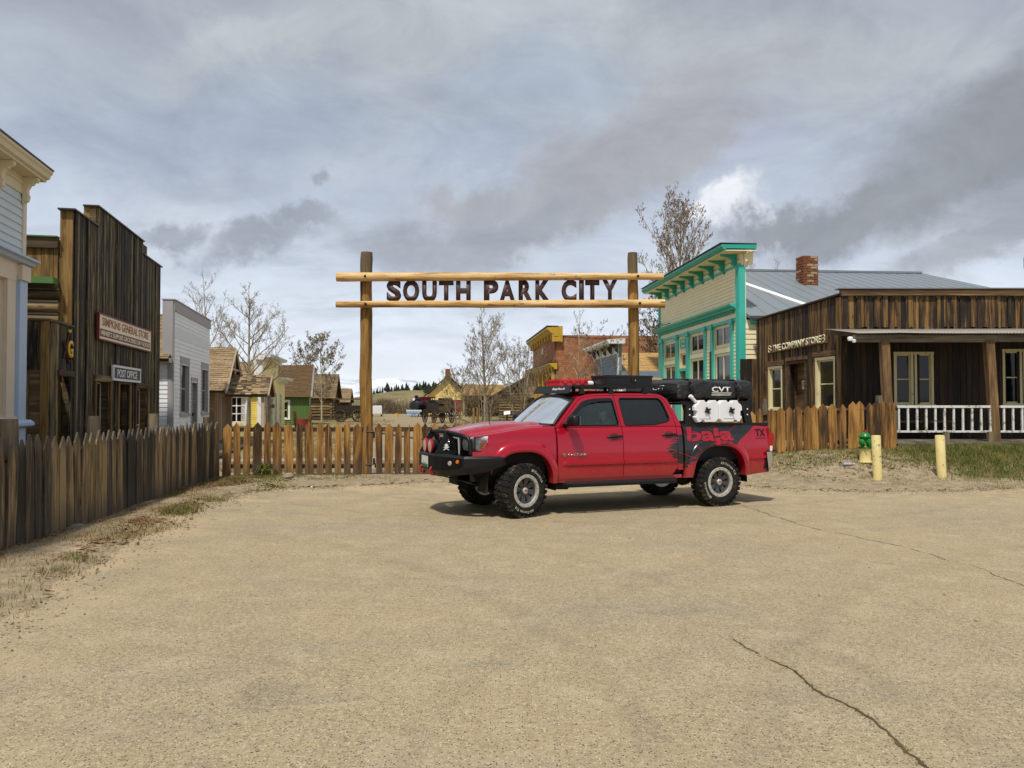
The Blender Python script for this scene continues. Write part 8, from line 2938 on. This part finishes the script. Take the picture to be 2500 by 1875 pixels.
t_ = on_truck('rooftop_tent', 'big black folded rooftop tent bundle with white logo over the truck bed', 'tent')
def tent_mat():
    m_, q = newmat('tent_cover')
    oc = q.n('ShaderNodeTexCoord').outputs['Object']
    a = q.noise(q.vmul(oc, (2.2, 1.0, 4.0)), 2.4, 5, .6, 1.4)
    b_ = q.noise(oc, 300.0, 2)
    fin(q, q.mix(q.step(a, .3, .7), (.007, .007, .008), (.013, .013, .014)), .42, q.bump(a, .9, .05), 0, .45)
    return m_
M['tent'] = tent_mat()
vs, fs = [], []
ns, nr = 60, 44
for i in range(ns + 1):
    t = i / ns
    s = 2.76 + 1.44 * t
    top = 2.01 + .014 * math.sin(t * 8) - .05 * (1 - smooth01(t, 0, .22)) - .012 * smooth01(t, .7, 1)
    bot = 1.635
    endr = min(1, math.sqrt(max(0, 1 - (1 - min(1, t / .05)) ** 2))) if t < .05 else (min(1, math.sqrt(max(0, 1 - (1 - min(1, (1 - t) / .03)) ** 2))) if t > .97 else 1)
    endr = max(.55, endr)
    strap = 1 - .03 * math.exp(-((t - .17) / .02) ** 2) - .03 * math.exp(-((t - .78) / .02) ** 2)
    for j in range(nr):
        a = 2 * PI * j / nr
        e = .38
        cy = math.copysign(abs(math.cos(a)) ** e, math.cos(a))
        cz = math.copysign(abs(math.sin(a)) ** e, math.sin(a))
        wr = 1 + .03 * mnoise.noise((s * 5 + cz, cy * 2.5, cz * 5)) + .018 * mnoise.noise((s * 11, cy * 5, cz * 9 + s * 4))
        y = .80 * cy * wr * strap * (.96 + .04 * endr)
        z = (top + bot) / 2 + (top - bot) / 2 * cz * wr * strap * (.7 + .3 * endr)
        z = max(z, 1.637)
        vs.append((s + .02 * mnoise.noise((cy * 3, cz * 3, s)), y, z))
for i in range(ns):
    for j in range(nr):
        a, b_ = i * nr + j, i * nr + (j + 1) % nr
        fs.append((a, a + nr, b_ + nr, b_))
fs.append(tuple(range(nr)))
fs.append(tuple(reversed(range(ns * nr, ns * nr + nr))))
q_ = MB()
q_.add(vs, fs)
q_.build('cover', M['tent'], t_, smooth='all')
MB().box(2.80, 4.16, -.78, .78, 1.637, 1.66).build('base_board', M['powder_black'], t_)
for s in (3.0, 3.88):
    m_ = MB()
    m_.tube([(s + .02 * math.sin(k), -.80 - .012, 1.66 + k * .04) for k in range(8)] + [(s, -.73, 2.0), (s, 0, 2.022)], .014, 4)
    sp = m_.build('strap', M['truck_black'], t_)
    MB().box(s - .03, s + .03, -.835, -.812, 1.82, 1.87).build('buckle', M['powder_black'], sp)
text('lettering', t_, 'CVT', (3.36, -.838, 1.80), M['sign_white'], .36, .085, .003, .02)
MB().box(3.36, 3.74, -.8395, -.836, 1.782, 1.792).build('logo_bar', M['sign_white'], t_)
text('lettering', t_, 'cascadiatents.com', (3.355, -.838, 1.745), M['sign_cream'], .37, .030, .003, .006)
text('lettering', t_, 'CVT', (2.735, -.10, 1.83), M['sign_white'], .34, .08, .003, .02, rz=R(-90))

def can(s0, label):
    t_ = on_truck('water_container', label, 'container', 'white water containers on the bed rack')
    W = .45
    out = [(.05, 0), (.10, 0), (.115, .03), (.165, .03), (.18, 0), (.40, 0), (.43, .03), (.45, .05), (.45, .30), (.43, .325), (.40, .345), (.31, .345), (.29, .315), (.20, .315), (.18, .345), (.09, .345), (.06, .30), (.02, .28), (0, .24), (0, .19), (.035, .17), (.035, .10), (0, .08), (.015, .05)]
    if s0 > 3.3:
        out = [(W - x, z) for x, z in reversed(out)]
    n_ = len(out)
    cx_, cz_ = W / 2, .17
    vs, fs = [], []
    for (k, d) in ((.94, .0), (1.0, .022), (1.0, .075), (.94, .095)):
        for x, z in out:
            vs.append((s0 + cx_ + (x - cx_) * k, -.915 + d, 1.325 + cz_ + (z - cz_) * k))
    for r_ in range(3):
        for i in range(n_):
            a, b_ = r_ * n_ + i, r_ * n_ + (i + 1) % n_
            fs.append((a, b_, b_ + n_, a + n_))
    fs.append(tuple(range(n_ - 1, -1, -1)))
    fs.append(tuple(range(3 * n_, 4 * n_)))
    q_ = MB()
    q_.add(vs, fs)
    q_.build('shell', M['white_sheet'], t_)
    m_ = MB()
    for a in (25, 115):
        c_, s__ = math.cos(R(a)), math.sin(R(a))
        m_.tube([(s0 + W / 2 - .055 * c_, -.935, 1.51 - .055 * s__), (s0 + W / 2 + .055 * c_, -.935, 1.51 + .055 * s__)], .015, 6)
    m_.lathe([(0, -.945), (.03, -.94), (.035, -.915)], 12, 'Y', (s0 + W / 2, 0, 1.51))
    m_.build('mount_knob', M['powder_black'], t_, smooth=40)
    MB().box(s0 + .08, s0 + .30, -.9175, -.914, 1.375, 1.385).build('moulded_line', M['grey_trim'], t_)
    return t_
c1 = can(2.985, 'left white water container with nozzle strapped to the bed rack')
c2 = can(3.445, 'right white water container strapped to the bed rack near the tail')
m_ = MB()
m_.tube([(3.03, -.87, 1.64), (2.96, -.87, 1.71)], [.028, .024], 10)
m_.tube([(2.96, -.87, 1.71), (2.92, -.87, 1.74)], [.034, .030], 10)
m_.build('nozzle', M['white_sheet'], c1, smooth=40)
# ------------------------------------------------------------ the driver
pt = on_truck('person', 'smiling dark-haired driver in a green patterned jacket seen through the front side window', 'person')
def skin_mesh(name, joints, edges, radii, sub=2):
    me_ = bpy.data.meshes.new(name)
    me_.from_pydata(joints, edges, [])
    ob = bpy.data.objects.new(name, me_)
    COL.objects.link(ob)
    md = ob.modifiers.new('skin', 'SKIN')
    for i, r_ in enumerate(radii):
        d = me_.skin_vertices[0].data[i]
        d.radius = r_ if isinstance(r_, tuple) else (r_, r_)
        d.use_root = (i == 0)
    ob.modifiers.new('sub', 'SUBSURF').levels = sub
    dg = bpy.context.evaluated_depsgraph_get()
    dg.update()
    out = bpy.data.meshes.new_from_object(ob.evaluated_get(dg))
    bpy.data.objects.remove(ob)
    return out
def skin_mat():
    m_, q = newmat('skin')
    a = q.noise(q.n('ShaderNodeTexCoord').outputs['Object'], 20.0, 3)
    fin(q, q.mix(a, (.60, .38, .27), (.70, .46, .34)), .5)
    return m_
M['skin'] = skin_mat()
def camo():
    m_, q = newmat('jacket_green')
    oc = q.n('ShaderNodeTexCoord').outputs['Object']
    a = q.noise(oc, 22.0, 4, .6, .6)
    fin(q, q.ramp(a, [(.35, (.03, .06, .02)), (.48, (.14, .22, .06)), (.60, (.34, .42, .18)), (.7, (.50, .55, .35))]), .85)
    return m_
M['jacket'] = camo()
M['hair'] = plain('hair', (.012, .009, .008), .5, 0, .5, .6, 90)
M['trouser'] = plain('trouser', (.03, .035, .05), .85)
PY = -.37
hx_, hz2 = 1.635, 1.455
J = [(1.72, PY, .98), (1.72, PY, 1.12), (1.72, PY, 1.24), (1.70, PY, 1.32), (1.685, PY, 1.36), (1.655, PY, 1.40), (hx_, PY - .01, 1.445), (hx_ + .01, PY - .01, 1.52),
     (1.71, PY - .19, 1.29), (1.58, PY - .27, 1.11), (1.34, PY - .22, 1.14), (1.24, PY - .17, 1.20),
     (1.71, PY + .19, 1.29), (1.58, PY + .26, 1.10), (1.34, PY + .20, 1.14), (1.22, PY + .14, 1.22),
     (1.62, PY - .11, .97), (1.22, PY - .13, 1.02), (1.02, PY - .12, .66), (1.62, PY + .11, .97), (1.22, PY + .13, 1.02), (1.02, PY + .12, .66)]
E_ = [(0, 1), (1, 2), (2, 3), (3, 4), (4, 5), (5, 6), (6, 7), (3, 8), (8, 9), (9, 10), (10, 11), (3, 12), (12, 13), (13, 14), (14, 15), (0, 16), (16, 17), (17, 18), (0, 19), (19, 20), (20, 21)]
RR = [.13, (.14, .12), (.15, .11), .085, .055, .052, (.080, .072), (.088, .075), .062, .048, .036, .034, .062, .048, .036, .034, .085, .065, .05, .085, .065, .05]
bme = skin_mesh('body', J, E_, RR)
# face looks towards the camera side: carve it from the head
FD_ = V((-.35, -.93, 0)).normalized()
FS = V((-FD_.y, FD_.x, 0))
HC = V((hx_, PY - .01, 1.485))
for v in bme.vertices:
    r_ = v.co - HC
    if r_.length < .17 and v.co.z > 1.37:
        f, s_, z = r_.dot(FD_), r_.dot(FS), r_.z
        if f > .02:
            v.co += FD_ * (.020 * math.exp(-(s_ / .016) ** 2 - ((z + .012) / .022) ** 2) - .010 * math.exp(-((abs(s_) - .032) / .016) ** 2 - ((z - .018) / .014) ** 2) + .008 * math.exp(-(s_ / .03) ** 2 - ((z + .085) / .02) ** 2))
            v.co -= FS * s_ * .22 * smooth01(-z, .02, .10)
bme.materials.append(M['skin'])
bme.polygons.foreach_set('use_smooth', [True] * len(bme.polygons))
link('body', bme, pt)
def face_at(s_, z, d): return HC + FD_ * d + FS * s_ + V((0, 0, z))
for s_ in (-.031, .031):
    MB().lathe([(0, -.008), (.009, 0), (0, .008)], 10, 'Z', face_at(s_, .018, .074)).build('eye', M['hair'], pt, smooth='all')
    MB().tube([face_at(s_ - .018, .036, .078), face_at(s_, .040, .081), face_at(s_ + .018, .036, .078)], .0045, 5).build('eyebrow', M['hair'], pt)
MB().tube([face_at(-.030, -.042, .070), face_at(-.015, -.052, .080), face_at(.015, -.052, .080), face_at(.030, -.042, .070)], .007, 5).build('mouth', M['sign_white'], pt)
q_ = MB()
vs, fs = [], []
for i in range(11):
    th = PI * i / 10
    for j in range(20):
        ph = 2 * PI * j / 20
        d_ = V((math.sin(th) * math.cos(ph), math.sin(th) * math.sin(ph), math.cos(th)))
        f = d_.dot(FD_)
        r_ = .112 * (1 + .06 * mnoise.noise(d_ * 4))
        p = HC + V((0, 0, .025)) - FD_ * .025 + d_ * r_
        if d_.z < -.1: p.z -= .10 * abs(d_.z) * (1 if f < .3 else 0)
        if f > .45 and d_.z < .55: p = HC + d_ * .055
        vs.append(p)
for i in range(10):
    for j in range(20):
        a, b_ = i * 20 + j, i * 20 + (j + 1) % 20
        fs.append((a, a + 20, b_ + 20, b_))
q_.add(vs, fs)
q_.build('hair', M['hair'], pt, smooth='all')
jme = skin_mesh('jacket', [J[0], J[1], J[2], (1.70, PY, 1.315), J[8], J[9], J[10], J[12], J[13], J[14]], [(0, 1), (1, 2), (2, 3), (3, 4), (4, 5), (5, 6), (3, 7), (7, 8), (8, 9)], [.145, (.158, .138), (.168, .128), .095, .085, .072, .055, .085, .072, .055])
jme.materials.append(M['jacket'])
jme.polygons.foreach_set('use_smooth', [True] * len(jme.polygons))
link('jacket', jme, pt)
tme = skin_mesh('trousers', [J[0], J[16], J[17], J[18], J[19], J[20], J[21]], [(0, 1), (1, 2), (2, 3), (0, 4), (4, 5), (5, 6)], [.14, .10, .08, .065, .10, .08, .065])
tme.materials.append(M['trouser'])
link('trousers', tme, pt)
for sgn in (-1, 1):        # hands closed round the wheel rim, five fingers each
    w_ = V((1.235, PY + sgn * .165, 1.205))
    for k in range(5):
        t = (k - 2) * .018
        b_ = w_ + V((0, 0, t))
        tip = b_ + V((-.075 if k else -.03, -sgn * (.0 if k else .04), -.005))
        MB().tube([b_, b_ + V((-.045, 0, .006)), tip + V((-.01, -sgn * .02, 0)), tip + V((.0, -sgn * .035, -.012))], [.010, .009, .008, .007], 6).build('finger' if k else 'thumb', M['skin'], pt, smooth='all')
